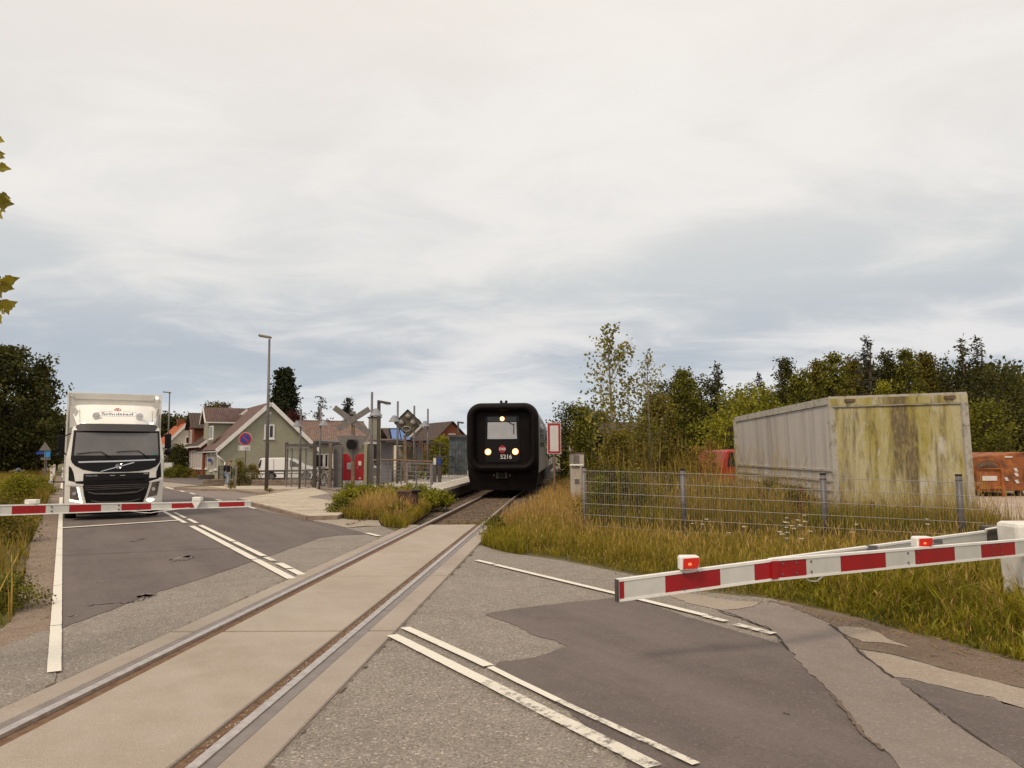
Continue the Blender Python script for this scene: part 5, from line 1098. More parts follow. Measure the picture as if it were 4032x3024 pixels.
# ============================================================ TRACKSIDE THINGS, RIGHT
def post_thing(name, label, cat, base, group=None, rz=0): return thing(name, label, cat, (base.x, base.y, base.z), rz, group)
b_ = G(2186, 1981); st = post_thing('track_sign', 'tall white sign with red frame on a brown post beside the train', 'sign', b_)
c0 = at(2155, 1787.5, b_.y); c1 = at(2208, 1664.6, b_.y); ty = b_.y
MB().box(c0.x, c1.x, ty - .06, ty - .045, c0.z, c1.z).build('sign_plate', 'signwhite', st, world=True)
fw = .075
f = MB(); e = .022; x0, x1, z0, z1 = c0.x + e, c1.x - e, c0.z + e, c1.z - e
for a in ((x0, x1, z1 - fw, z1), (x0, x1, z0, z0 + fw), (x0, x0 + fw, z0 + fw, z1 - fw), (x1 - fw, x1, z0 + fw, z1 - fw)): f.box(a[0], a[1], ty - .066, ty - .0605, a[2], a[3])
f.build('red_frame', 'signred', st, world=True); MB().tube((b_.x, ty, -.1), (b_.x - .02, ty, c1.z - .1), .045, n=10).build('post', 'brown_post', st, world=True)
def cabinet(px0, px1, py_top, py_base, name, label, cat, cap=None, louver=False, dep=.3):
    b_ = G((px0 + px1) / 2, py_base); t = thing(name, label, cat, b_, 0); a = at(px0, py_top, b_.y); c = at(px1, py_top, b_.y); w = c.x - a.x
    MB().box(a.x, c.x, b_.y, b_.y + dep, 0, a.z).build('case', 'cab_conc', t, world=True, bevel=.012)
    if cap: MB().box(a.x - cap[0], c.x + cap[1], b_.y - .08, b_.y + dep + .05, a.z + .002, a.z + cap[2]).build('lid', 'white_dirty', t, world=True, bevel=.02)
    if louver:
        for k in range(5): MB().box(a.x + w * .35, c.x - w * .12, b_.y - .015, b_.y + .0, a.z * .56 + k * .035, a.z * .56 + k * .035 + .018).build('louver', 'steel_warm', t, world=True)
    return t, a, c, b_
M['cab_conc'] = streaky('weathered pale cabinet', (.50, .44, .36), [((.33, .25, .18), 6, 1.2, .45, .7, .8, 1.0), ((.22, .15, .10), 12, 3, .55, .75, .5, 5.0)])
cabinet(2249, 2284, 1836, 1992, 'signal_cabinet', 'narrow pale cabinet with a white lid and round vent beside the fence end', 'cabinet', (.03, .12, .07), True)
t2, a2, c2_, bb2 = cabinet(2245, 2300, 1786, 1976, 'signal_cabinet', 'taller pale cabinet standing directly behind the white-lidded one', 'cabinet', None, False)
MB().box(a2.x - .03, c2_.x + .03, bb2.y - .03, bb2.y + .35, a2.z, a2.z + .035).build('lid', 'brown_post', t2, world=True)
MB().box(a2.x + .12, a2.x + .34, bb2.y - .012, bb2.y - .001, a2.z - .5, a2.z - .06).build('hatch', 'steel_warm', t2, world=True)
MB().box(at(2287, 1850, 26).x, at(2298, 1850, 26).x, 25.6, 25.75, 0, 1.35).build('cable_riser', 'steel_warm', t2, world=True)
b_ = G(2249, 1968); ns = post_thing('number_sign', 'small white board with the number 2 above the tall cabinet', 'sign', b_)
p = at(2249, 1765.5, b_.y); MB().box(p.x - .085, p.x + .085, p.y - .01, p.y + .01, p.z - .10, p.z + .10).build('sign_plate', 'signwhite', ns, world=True); MB().tube((p.x, p.y + .03, 0), (p.x, p.y + .03, p.z), .02).build('post', 'brown_post', ns, world=True)
q = text('2', .21, 'black', ns, tuple(ROOTM[ns.name].inverted() @ (p + Vector((0, -.014, -.005)))))

# fence
fb = [G(2303, 2112), G(2695, 2132), G(3252, 2152), G(3766, 2172)]
fb[3] = Vector((8.02, 13.75, 0)); fl = at(3853, 1896, 13.62); fb.append(Vector((fl.x, 13.6, 0)))
fe = thing('mesh_fence', 'grey welded mesh fence with round steel posts along the verge behind the right barrier', 'fence', fb[0], 0)
tops = [at(2303, 1842, fb[0].y).z, at(2687, 1852, fb[1].y).z, at(3242, 1869, fb[2].y).z, at(3751, 1873, fb[3].y).z]
for k in range(4):
    r_p = .040 if k == 0 else .055
    p = MB().tube(fb[k], fb[k] + Vector((0, 0, tops[k])), r_p, n=12).build('fence_post', 'steel_warm' if k == 0 else 'steel', fe, world=True, smooth=True)
    q = MB().tube(fb[k] + Vector((0, 0, tops[k])), fb[k] + Vector((0, 0, tops[k] + .025)), r_p + .004, n=12).build('post_cap', 'black', p); bake(q, fe)
    for zz in (tops[k] - .09, tops[k] * .52): q = MB().tube(fb[k] + Vector((0, 0, zz)), fb[k] + Vector((0, 0, zz + .02)), r_p + .006, n=12).build('clip', 'steel', p); bake(q, fe)
wt = [at(2310, 1848, fb[0].y).z, at(2700, 1858, fb[1].y).z, at(3242, 1875, fb[2].y).z, at(3757, 1893, fb[3].y).z, fl.z]
for k in range(4):
    a = fb[k] + Vector((0, -.05, 0)); c = fb[k + 1] + Vector((0, -.05, 0)); L_ = (c - a).length; mb = MB(); n = int(L_ / .05)
    for j in range(n + 1):
        f = j / n; p = a.lerp(c, f); mb.tube(p + Vector((0, 0, .06)), p + Vector((0, 0, wt[k] + (wt[k + 1] - wt[k]) * f)), .0024, n=3, cap=False)
    q = mb.build('mesh_wires', 'wire', fe, world=True, fix=False) if 'wire' in M else None
    if q is None: M['wire'] = mat('galvanised wire', (.30, .27, .235), rough=.5, metal=.3); q = mb.build('mesh_wires', 'wire', fe, world=True, fix=False)
    q['kind'] = 'stuff'
    for j in range(7):
        zz = j * .232 + .03 - .06 * 0; za = wt[k] - zz; zb_ = wt[k + 1] - zz
        if za < .0: continue
        MB().tube(a + Vector((0, -.006, za)), c + Vector((0, -.006, zb_)), .0055, n=5).build('fence_wire', 'wire', fe, world=True)
of = [at(2678, 1848, 21), at(2300, 1850, 21)]
# container
cA = Vector((7.49, 17.8, 0)); cB = Vector((10.02, 16.6, 0)); cC = cB + Vector((.75, 8.0, 0)); cD = Vector((7.70, 26.0, 0))
cn = thing('storage_container', 'long weathered grey box container whose end wall is covered in green moss', 'container', cA, 0)
zA = at(3278, 1564, 17.8).z; zB = at(3814, 1545, 16.6).z; zD = at(2902, 1642, 26).z; zC = zD
lean = Vector((-.05, 0, 0))
def cbx(P, Q, z0, z1, off, th, m, nm, zz0=None, zz1=None, par=None):
    d = (Q - P).normalized(); n = Vector((d.y, -d.x, 0)); 
    V = [P + n * off, Q + n * off, Q + n * (off - th), P + n * (off - th)]; h = [(z0, z1), (zz0 if zz0 is not None else z0, zz1 if zz1 is not None else z1)] ; hs = [h[0], h[1], h[1], h[0]]
    vs = [v + Vector((0, 0, b[0])) + lean * (b[0] / 3) for v, b in zip(V, hs)] + [v + Vector((0, 0, b[1])) + lean * (b[1] / 3) for v, b in zip(V, hs)]
    return MB().add(vs, [(0, 3, 2, 1), (4, 5, 6, 7), (0, 1, 5, 4), (1, 2, 6, 5), (2, 3, 7, 6), (3, 0, 4, 7)]).build(nm, m, par or cn, world=True)
cbx(cA, cB, .12, zA - .02, 0, .06, 'cont_moss', 'end_wall', .12, zB - .02)
cbx(cD, cA, .12, zD - .02, 0, .06, 'cont_grey', 'side_wall', .12, zA - .02)
cbx(cB, cC, .12, zB - .02, 0, .06, 'cont_grey', 'side_wall', .12, zC - .02); cbx(cC, cD, .12, zC - .02, 0, .06, 'cont_grey', 'end_wall', .12, zD - .02)
MB().add([cA + Vector((0, 0, zA - .02)) + lean, cB + Vector((0, 0, zB - .02)) + lean, cC + Vector((0, 0, zC - .02)) + lean, cD + Vector((0, 0, zD - .02)) + lean], [(0, 1, 2, 3)]).build('roof', 'cont_grey', cn, world=True)
cbx(cA, cB, zA - .24, zA + .01, .04, .1, 'cont_trim', 'top_rail', zB - .24, zB + .01); cbx(cD, cA, zD - .17, zD, .035, .1, 'cont_trim', 'top_rail', zA - .17, zA)
cbx(cA, cB, zA - .215, zA - .04, .046, .02, 'cont_moss', 'rail_recess', zB - .215, zB - .04)
def cpost(P, z, nm='corner_post'): MB().beam(P, P + Vector((0, 0, z)) + lean, .14, .14, (0, 1, 0)).build(nm, 'cont_trim', cn, world=True)
cpost(cA + Vector((.05, .02, .05)), zA - .08); cpost(cB + Vector((-.06, .06, .05)), zB - .08); cpost(cD, zD - .08)
cbx(cA, cB, .02, .16, .03, .1, 'cont_trim', 'bottom_rail')
for k, zz in enumerate((1.36, 1.12, .9, .68, .46)): cbx(cD, cA, zz, zz + .05, .035, .035, 'cont_trim', 'rub_rail', zz - .04, zz + .01)
for fr_ in (.14, .86):
    p = cA.lerp(cB, fr_); MB().box(p.x - .12, p.x + .12, p.y - .12, p.y + .02, zA - .13, zA - .06).build('lamp_bracket', 'brown_post', cn, world=True)
mb = MB(); 
for k in range(0):
    zz = .3 + k * .19; p = cA + Vector((.16, -.06, zz)); mb = MB().box(p.x - .03, p.x + .05, p.y - .05, p.y + .03, zz, zz + .09); mb.build('hinge', 'cont_trim', cn, world=True)
# red van behind
rv = thing('red_van', 'faded red van half hidden behind the weeds at the end of the container', 'van', (at(2880, 1797, 30).x, 30, 0), 0)
x0 = at(2840, 1797, 30).x; x1 = x0 + 1.9; zt = at(2880, 1770, 30).z
def rnd(pts, y0, y1, nm, m, par, bev=.08): return MB().prism([(x, y0, z) for x, z in pts], (0, y1 - y0, 0)).build(nm, m, par, world=True, bevel=bev)
rnd([(x0, .35), (x1, .35), (x1, 1.2), (x1 - .22, zt), (x0 + .18, zt), (x0 - .04, 1.2)], 30, 34, 'body', 'red_car', rv)
rnd([(x0 + .22, 1.28), (x1 - .2, 1.28), (x1 - .34, zt - .12), (x0 + .33, zt - .12)], 29.96, 30.02, 'rear_window', 'red_lens' if 0 else 'glass_dark', rv, 0)
rnd([(x0 + .02, .45), (x1 - .02, .45), (x1 - .02, .62), (x0 + .02, .62)], 29.9, 30.0, 'bumper', 'steel_dark', rv, .02)
for x in (x0 + .05, x1 - .2): rnd([(x, .95), (x + .14, .95), (x + .14, 1.25), (x, 1.25)], 29.93, 29.99, 'tail_light', 'red', rv, 0)
for x in (x0 + .1, x1 - .3):
    MB().tube((x, 30.8, .32), (x + .2, 30.8, .32), .32, n=16).build('wheel', 'tyre', rv, world=True); MB().tube((x, 33.2, .32), (x + .2, 33.2, .32), .32, n=16).build('wheel', 'tyre', rv, world=True)
# orange skip
sY = 30.6; sx0 = at(3835, 1900, sY).x; k_ = sY / F
sk = thing('skip_container', 'rusty orange roll-off skip with arched end frame and white label right of the container', 'skip', (sx0 + .2, sY, 0), 0)
def S(px, py, Y=sY): p = at(px, py, Y); return p
zb0 = S(3850, 1946).z; zt0 = S(3850, 1800).z
P = [S(3843, 1930), S(3838, 1800), S(3905, 1788), S(4010, 1780), S(4100, 1776)]
body = MB(); body.prism([(S(3840, 1880).x, sY + .25, .22), (S(3836, 1880).x, sY + .25, zt0), (S(3980, 1880).x, sY + .25, zt0 + .12), (S(4032, 1880).x, sY + .25, zt0 + .2), (S(4160, 1880).x, sY + .25, zt0 + .2), (S(4160, 1880).x, sY + .25, .22)], (0, 5.5, 0)); body.build('body', 'orange_rust', sk, world=True, bevel=.04)
fx0, fx1 = S(3848, 1880).x, S(3950, 1880).x; zt1 = S(3900, 1845).z; zbm = S(3900, 1925).z
mb = MB(); mb.box(fx0, fx1, sY, sY + .06, zbm, zbm + .11); mb.box(fx0, fx1, sY, sY + .06, zt1 - .03, zt1 + .03); mb.box(fx0, fx0 + .06, sY, sY + .06, .1, zt1 - .04); mb.box(fx1 - .07, fx1 + .02, sY - .03, sY + .06, .02, zt1 + .01); mb.build('end_frame', 'orange_rust', sk, world=True)
MB().box(fx0 + .06, fx1 - .07, sY + .08, sY + .14, .2, zt1).build('end_panel', 'orange_rust', sk, world=True)
ac = (fx0 + fx1) / 2; ar = (fx1 - fx0) / 2 - .04; mb = MB(); pts = [(ac + ar * math.cos(a), sY + .02, zt1 + .04 + ar * .62 * math.sin(a)) for a in np.linspace(0, math.pi, 13)]
mb.path(pts, .035, 6); mb.build('arch', 'orange_rust', sk, world=True); MB().prism([(x * .0 + ac + (x - ac) * .94, sY + .2, zt1 + .04 + (z - zt1 - .04) * .94) for x, y, z in pts], (0, .03, 0)).build('arch_recess', 'brown_post', sk, world=True)
p = S(3872, 1893); q_ = S(3929, 1874); MB().box(p.x, q_.x, sY + .05, sY + .075, p.z, q_.z).build('label_plate', 'signwhite', sk, world=True)
for cx_, cy_ in ((4013, 1851), (4016, 1870), (4018, 1898), (3976, 1888)):
    p = S(cx_, cy_); MB().prism([(p.x - .09, sY + .21, p.z + .07), (p.x + .04, sY + .21, p.z + .09), (p.x + .10, sY + .21, p.z - .06), (p.x - .02, sY + .21, p.z - .06)], (0, .03, 0)).build('reflective_mark', 'signwhite', sk, world=True)
for x in (fx0 + .2, fx1 + .9): MB().tube((x, sY + .4, .12), (x, sY + .6, .12), .12, n=12).build('roller', 'steel_dark', sk, world=True)
MB().box(S(3975, 1880).x, S(4005, 1880).x, sY + .2, sY + .24, zt0 - .03, zt0 + .03).build('reflective_mark', 'signwhite', sk, world=True)

# ============================================================ TRACKSIDE THINGS, LEFT
b_ = G(1389, 1976); xb = thing('crossing_signal', 'back of the grey St Andrew cross and triangular crossing signal on a brown post', 'signal', b_, 0)
Y = b_.y
def Q(px, py, dy=0.0): p = at(px, py, Y); return Vector((p.x, p.y + dy, p.z))
MB().beam(Q(1388.5, 1990), Q(1391, 1640), .12, .12, (0, 1, 0)).build('post', 'brown_post', xb, world=True)
def board(a, b2, w, dy, nm='cross_board'):
    a = Q(*a, dy); b2 = Q(*b2, dy); MB().beam(a, b2, .02, w, (0, 0, 1)).build(nm, 'signback', xb, world=True)
board((1318, 1605), (1457, 1708), .22, -.09); board((1457, 1611), (1332, 1690), .22, -.12)
tri = [Q(1324, 1716, -.10), Q(1455, 1716, -.10), Q(1391, 1815, -.10)]; MB().prism(tri, (0, .02, 0)).build('triangle_board', 'signback', xb, world=True)
MB().prism([Q(1391, 1706, -.13), Q(1378, 1731, -.13), Q(1406, 1731, -.13)], (0, .02, 0)).build('small_triangle', 'signback', xb, world=True)
c = Q(1389.5, 1750); MB().box(c.x - .19, c.x + .19, c.y - .20, c.y - .13, c.z - .17, c.z + .19).build('lamp_backplate', 'steel_dark', xb, world=True)
MB().tube((c.x, c.y - .34, c.z), (c.x, c.y - .20, c.z), .185, n=20).build('lamp_drum', 'black', xb, world=True); MB().path([Q(1389, 1768, -.3), Q(1390, 1790, -.2), Q(1391, 1815, -.08)], .02).build('conduit', 'steel', xb, world=True)
c = Q(1391, 1626); MB().box(c.x - .09, c.x + .09, c.y - .14, c.y + .05, c.z - .06, c.z + .05).build('top_cap', 'signback', xb, world=True)
b_ = G(1597, 1943); sg = thing('light_signal', 'diamond shaped light signal board with three round lamps on a brown post', 'signal', b_, 0); Y = b_.y
MB().beam(Q(1597, 1950), Q(1594.5, 1712), .13, .13, (0, 1, 0)).build('post', 'brown_post', sg, world=True)
ctr = (1607, 1666); hd = 52
dm = MB().prism([Q(ctr[0], ctr[1] - hd, -.1), Q(ctr[0] + hd, ctr[1] - 1, -.1), Q(ctr[0], ctr[1] + hd, -.1), Q(ctr[0] - hd, ctr[1] - 1, -.1)], (0, .05, 0)).build('signal_board', 'board_olive' if 'board_olive' in M else mat('dark olive board', (.075, .06, .035), (.11, .09, .055), scale=6, rough=.6), sg, world=True)
fr2 = MB(); D = [Q(ctr[0], ctr[1] - hd - 1, -.12), Q(ctr[0] + hd + 1, ctr[1] - 1, -.12), Q(ctr[0], ctr[1] + hd + 1, -.12), Q(ctr[0] - hd - 1, ctr[1] - 1, -.12)]
for k in range(4): fr2.beam(D[k], D[(k + 1) % 4], .05, .03)
fr2.build('board_rim', 'black', sg, world=True)
for px, py in ((1609, 1637), (1583, 1661), (1628, 1661)):
    c = Q(px, py, -.1); l_ = MB().sphere((c.x, c.y - .07, c.z), .145, 16, 10, (1, .8, 1)).build('lamp_back', 'lampback', sg, world=True, smooth=True) if 'lampback' in M else None
    if l_ is None: M['lampback'] = mat('pale lamp casting', (.42, .38, .34), (.30, .26, .22), scale=8, rough=.5, metal=.3); l_ = MB().sphere((c.x, c.y - .07, c.z), .145, 16, 10, (1, .8, 1)).build('lamp_back', 'lampback', sg, world=True, smooth=True)
    q = MB().tube((c.x, c.y - .16, c.z - .01), (c.x, c.y - .1, c.z), .09, .15, 14).build('lamp_rim', 'steel_dark', l_); bake(q, sg)
c = Q(1602, 1689, -.14); pts = [(c.x + .19 * math.cos(a), c.y, c.z + .12 * math.sin(a)) for a in np.linspace(0, 2 * math.pi, 15)]; MB().path(pts, .02, 6).build('cable_loop', 'lampback', sg, world=True)
MB().box(c.x - .12, c.x + .12, c.y - .02, c.y + .03, c.z - .03, c.z + .06).build('terminal_box', 'black', sg, world=True)
for k in range(6): x = c.x - .10 + k * .04; MB().tube((x, c.y - .03, c.z + .05), (x + .01, c.y - .03, c.z - .09), .006, n=4).build('cable', 'lampback', sg, world=True)
MB().path([Q(1590, 1712, -.1), Q(1597, 1716, -.1), Q(1601, 1700, -.1)], .02).build('conduit', 'lampback', sg, world=True)
pts = [Q(1580, 1762, -.02), Q(1583, 1755, -.02), Q(1610, 1755, -.02), Q(1613, 1762, -.02), Q(1613, 1772, -.02), Q(1610, 1779, -.02), Q(1583, 1779, -.02), Q(1580, 1772, -.02), Q(1580, 1762, -.02)]; MB().path(pts, .014, 6).build('hand_rail', 'brown_post', sg, world=True)
mb = MB(); mb.prism([Q(1578, 1811, .05), Q(1614, 1808, .05), Q(1620, 1853, .05), Q(1588, 1855, .05)], (0, .02, 0)); mb.build('rear_panel', 'signback', sg, world=True)
# tall street lamps
def lamp_post(px, py, pz, top, head, label, Yfix=None):
    b_ = G(px, py, pz) if Yfix is None else Vector((at(px, 1797, Yfix).x, Yfix, 0)); t = thing('street_lamp', label, 'street lamp', b_, 0, 'tall street lamps on grey poles'); a = at(*top, b_.y)
    MB().tube((b_.x, b_.y, pz), (a.x, a.y, a.z), .095, .05, 10).build('pole', 'steel', t, world=True, smooth=True)
    h0 = at(*head[0], b_.y); h1 = at(*head[1], b_.y); MB().beam(h0, h1, .28, .11).build('lamp_head', 'lamp_head' if 'lamp_head' in M else M.setdefault('lamp_head', mat('weathered lamp head', (.17, .13, .085), (.28, .22, .15), scale=6, rough=.7)), t, world=True, bevel=.03); return t
lamp_post(1048.5, 1930, .12, (1061, 1336), ((1020, 1321), (1067, 1329)), 'tall grey street lamp on the pavement corner in front of the green house')
lp = lamp_post(658.6, 1877, 0, (668, 1546), ((643, 1543), (672, 1546)), 'tall grey street lamp standing beside the lorry mirror with a grey box on its pole')
c = at(673, 1837, 68); MB().box(c.x - .35, c.x + .35, 67.4, 67.8, c.z - .35, c.z + .35).build('meter_box', 'signwhite', lp, world=True)
M['shade'] = mat('blue grey lamp shade', (.20, .20, .215), (.26, .26, .275), scale=4, rough=.5)
# platform lamps with cone shades
def cone_lamp(px_top, py_top, side, Y, label, base_z=0.0, wide=.34):
    x, z = at(px_top, py_top, Y).x, at(px_top, py_top, Y).z; t = thing('platform_lamp', label, 'lamp', (x, Y, base_z), 0, 'slim lamps with cone shades along the platform')
    MB().tube((x, Y, base_z), (x, Y, z), .055, .045, 8).build('pole', 'steel', t, world=True, smooth=True)
    zc = z - .80; xc = x + side * .16; mb = MB(); n = 16
    mb.tube((xc, Y, zc - .12), (xc, Y, zc + .16), .26, .07, 16); mb.build('shade', 'shade', t, world=True); MB().beam((x, Y, zc + .1), (xc, Y, zc + .1), .05, .05).build('arm', 'steel', t, world=True); return t
cone_lamp(1185.6, 1609.5, -1, 39.0, 'slim cone-shaded lamp in front of the black shelter frame, shade to the left', .12)
cone_lamp(1263, 1604, 1, 38.0, 'slim cone-shaded lamp in front of the bicycle shelter, shade to the right', .12)
cone_lamp(1465, 1543.7, 1, 29.3, 'tallest-looking cone-shaded lamp beside the cross-shaped signal board')
cone_lamp(1566.5, 1580, -1, 34.2, 'cone-shaded lamp just left of the diamond signal, shade to the left')
cone_lamp(1631.5, 1597.7, 1, 37.2, 'cone-shaded lamp just right of the diamond signal, shade to the right')
cone_lamp(1685, 1609.5, -1, 39.5, 'cone-shaded lamp in front of the pale gable, shade to the left')
def black_lamp(px, py, h1, Y, w, label):
    a = at(px, py, Y); t = thing('floodlight', label, 'floodlight', (a.x, Y, 0), 0, 'dark floodlight masts with sloping heads'); b2 = at(*h1, Y)
    MB().box(a.x - w / 2, a.x + w / 2, Y - w / 2, Y + w / 2, 0, a.z).build('mast', 'steel_dark', t, world=True); MB().beam((a.x - w * .4, Y, a.z - .03), b2, .2, .10).build('lamp_head', 'steel_dark', t, world=True, bevel=.02)
    MB().beam((a.x + w, Y, a.z - .09), b2 + Vector((-.1, 0, -.07)), .16, .02).build('diffuser', 'steel', t, world=True)
black_lamp(1492, 1577, (1538, 1589), 31, .12, 'dark square mast with a sloping head right beside the cross-shaped signal'); black_lamp(1804, 1660, (1826, 1665), 50, .12, 'dark square mast with a sloping head just left of the train')
# ticket machine
b_ = G(1389, 1916, .12); tm = thing('ticket_machine', 'red ticket machine with a pale screen on a white plinth behind the crossing signal', 'ticket machine', b_, R(6)); ky = b_.y / F
w_m = 78 * ky; MB().box(-w_m / 2, w_m / 2, 0, .6, 24 * ky, 128 * ky).build('housing', 'red', tm, bevel=.02); MB().box(-w_m / 2, w_m / 2, .02, .6, 0, 23.8 * ky).build('plinth', 'signwhite', tm)
def tq(px0, py0, px1, py1, m, nm, d=.012): x0, x1 = (px0 - 1389) * ky, (px1 - 1389) * ky; z0, z1 = (1916 - py1) * ky, (1916 - py0) * ky; return MB().box(x0, x1, -d, .0, z0, z1).build(nm, m, tm)
tq(1366, 1823, 1385, 1848, 'signwhite', 'screen_frame', .02); tq(1368.5, 1826, 1382.5, 1845, 'glass_pale', 'screen', .024); tq(1409, 1817, 1421, 1834, 'signwhite', 'card_reader'); tq(1412, 1838, 1420, 1846, 'steel_dark', 'keypad'); tq(1352, 1802, 1357, 1870, 'signred', 'side_strip'); tq(1368, 1853, 1380, 1857, 'signred', 'coin_tray'); tq(1358, 1797, 1420, 1801, 'signred', 'header_strip')
tq(1404, 1841, 1407, 1844, 'signwhite', 'coin_slot')
MB().prism([(x, -.012, z) for x, z in disc(27 * ky, (1916 - 1884) * ky, .045, 10, .06)], (0, .01, 0)).build('round_mark', 'signwhite', tm)
# red-framed black shelter / bike shelter
def posts_beam(name, label, cat, posts, tops, wid, m, beams, group=None):
    t = thing(name, label, cat, G(*posts[0][:2], .1), 0, group); pts = []
    for (px, py), ty_ in zip(posts, tops):
        b_ = G(px, py, .1); a = at(px, ty_, b_.y); a.x = b_.x; MB().box(b_.x - wid / 2, b_.x + wid / 2, b_.y - wid / 2, b_.y + wid / 2, .02, a.z).build('post', m, t, world=True); pts.append(Vector((b_.x, b_.y, a.z)))
    for i, j, dz_, w in beams: MB().beam(pts[i] + Vector((0, 0, dz_)), pts[j] + Vector((0, 0, dz_)), w, w).build('beam', m, t, world=True)
    return t, pts
bs, bp = posts_beam('bicycle_shelter', 'open bicycle shelter with dark square posts and glass walls in front of the green house', 'shelter', [(1126, 1904), (1237, 1921), (1328, 1916), (1180, 1893), (1322, 1900)], [1742, 1738, 1744, 1750, 1752], .165, 'steel_dark', [(0, 1, -.18, .14), (1, 2, -.10, .14), (0, 3, -.15, .1), (2, 4, -.12, .1), (3, 4, -.12, .1)])
for px0, px1, py in ((1130, 1150, 1765), (1150, 1180, 1765), (1180, 1205, 1765), (1205, 1232, 1765)):
    a = at(px0, 1765, 41.5); c = at(px1, 1765, 41.5); MB().box(a.x, c.x - .04, 41.5, 41.52, .3, a.z).build('glass_panel', mat('clear shelter glass', (.30, .31, .28), rough=.05, alpha=.22) if 'sg' not in M else 'sg', bs, world=True)
    MB().box(a.x - .03, a.x + .02, 41.45, 41.55, .12, a.z + .02).build('mullion', 'steel_warm', bs, world=True)
M['sg'] = bpy.data.materials['clear shelter glass']
a = at(1128, 1762, 41.4); c = at(1234, 1762, 41.4); MB().beam(a, c, .08, .1).build('beam', 'steel_warm', bs, world=True)
q0 = bp[1] + Vector((0, 0, -.02)); q1 = bp[2] + Vector((0, 0, -.02)); MB().add([q0, q1, q1 + Vector((.1, 3.2, .12)), q0 + Vector((.1, 3.2, .12)), q0 + Vector((0, 0, .06)), q1 + Vector((0, 0, .06)), q1 + Vector((.1, 3.2, .18)), q0 + Vector((.1, 3.2, .18))], [(0, 1, 2, 3), (4, 7, 6, 5), (0, 4, 5, 1), (1, 5, 6, 2), (2, 6, 7, 3), (3, 7, 4, 0)]).build('roof', 'steel_dark', bs, world=True)
MB().box(bp[2].x + .15, at(1350, 1800, 40.4).x - .02, 40.3, 40.6, .12, at(1340, 1752, 40.4).z).build('side_wall', 'steel', bs, world=True); MB().box(bp[2].x - .02, bp[2].x + .13, 39.9, 40.05, .12, at(1330, 1742, 40).z).build('timber_post', 'wood', bs, world=True)
# platform shelter
ps = thing('platform_shelter', 'long flat-roofed grey platform shelter behind the diamond signal', 'shelter', (at(1500, 1797, 40).x, 40, 0), 0)
def pbx(px0, px1, py0, py1, Y0, dep, m, nm, ground=False): a = at(px0, py1, Y0); c = at(px1, py0, Y0); return MB().box(a.x, c.x, Y0, Y0 + dep, .1 if ground else a.z, c.z).build(nm, m, ps, world=True)
pbx(1447, 1563, 1727, 1734, 38.5, 3.2, 'steel_warm', 'roof'); pbx(1498, 1543, 1741, 1860, 39.6, .15, 'panel_grey' if 'panel_grey' in M else M.setdefault('panel_grey', mat('blue grey panel', (.16, .15, .165), (.19, .18, .19), scale=2, rough=.5)), 'side_wall', True)
pbx(1543, 1735, 1745, 1751, 40.2, 2.5, 'steel_dark', 'roof')
for px in (1544, 1562, 1636, 1664, 1687, 1730): pbx(px, px + (5 if px < 1700 else 3), 1750, 1880, 40.3, .12, 'steel_dark' if px < 1700 else 'steel_warm', 'post', True)
for px in (1655, 1686): pbx(px - 7, px + 7, 1734, 1745, 40.3, .3, 'steel_dark', 'roof_vent')
pbx(1568, 1634, 1757, 1830, 42.4, .15, 'beige_brick', 'back_wall', True); pbx(1432, 1446, 1745, 1880, 41, .15, 'beige_brick', 'brick_panel', True); pbx(1446, 1470, 1757, 1880, 41.2, .15, 'beige_brick', 'brick_panel', True)
pbx(1470, 1497, 1750, 1830, 41.0, .1, 'glass_dark', 'window'); pbx(1640, 1662, 1756, 1830, 42.0, .05, 'glass_pale', 'window')
# dark glass lift-like shelter left of the train
gs = thing('glass_shelter', 'tall dark glass shelter on the platform close beside the train', 'shelter', (at(1790, 1797, 46).x, 46, PZ), 0)
for k in range(6):
    a = at(1768 + k * 12, 1796, 46); c = at(1778.5 + k * 12, 1722, 46); MB().box(a.x, c.x, 46, 46.05, PZ + .1, c.z).build('glass_panel', 'glass_green', gs, world=True); MB().box(c.x, at(1780 + k * 12, 1760, 46).x, 45.97, 46.08, PZ, c.z).build('mullion', 'steel_dark', gs, world=True)
a = at(1764, 1721, 46); c = at(1842, 1712, 46); MB().box(a.x, c.x, 45.8, 48.5, a.z, c.z).build('roof', 'steel_dark', gs, world=True)
# railings
def railing(name, label, pts, h, m, n_bars, bar_r=.012, top_r=.035, post_every=1, group=None, topm=None, vertical=0):
    t = thing(name, label, 'railing', pts[0], 0, group)
    for k, p in enumerate(pts):
        if k % post_every == 0: MB().box(p.x - .03, p.x + .03, p.y - .03, p.y + .03, p.z, p.z + h).build('post', m, t, world=True)
    for a, c in zip(pts[:-1], pts[1:]):
        MB().tube(a + Vector((0, 0, h)), c + Vector((0, 0, h)), top_r, n=8).build('top_rail', topm or m, t, world=True)
        for j in range(n_bars): zz = h * (j + .5) / n_bars * .95; MB().tube(a + Vector((0, 0, zz)), c + Vector((0, 0, zz)), bar_r, n=5).build('rail_bar', m, t, world=True)
        if vertical:
            for j in range(1, vertical): q = a.lerp(c, j / vertical); MB().box(q.x - .012, q.x + .012, q.y - .012, q.y + .012, q.z + .05, q.z + h).build('baluster', m, t, world=True)
    return t
Yr = 33.0
def rp(px, py_top, Y, h): p = at(px, py_top, Y); p.z -= h; return p
railing('ramp_railing', 'grey steel ramp railing with a brownish top rail behind the diamond signal', [rp(1469, 1812, 33.5, 1.05), rp(1528, 1811, 33.5, 1.05), rp(1580, 1811, 33.5, 1.05), rp(1640, 1812, 33.0, 1.1), rp(1703, 1812, 32.5, 1.1)], 1.05, 'steel', 6, topm='brown_post', vertical=0)
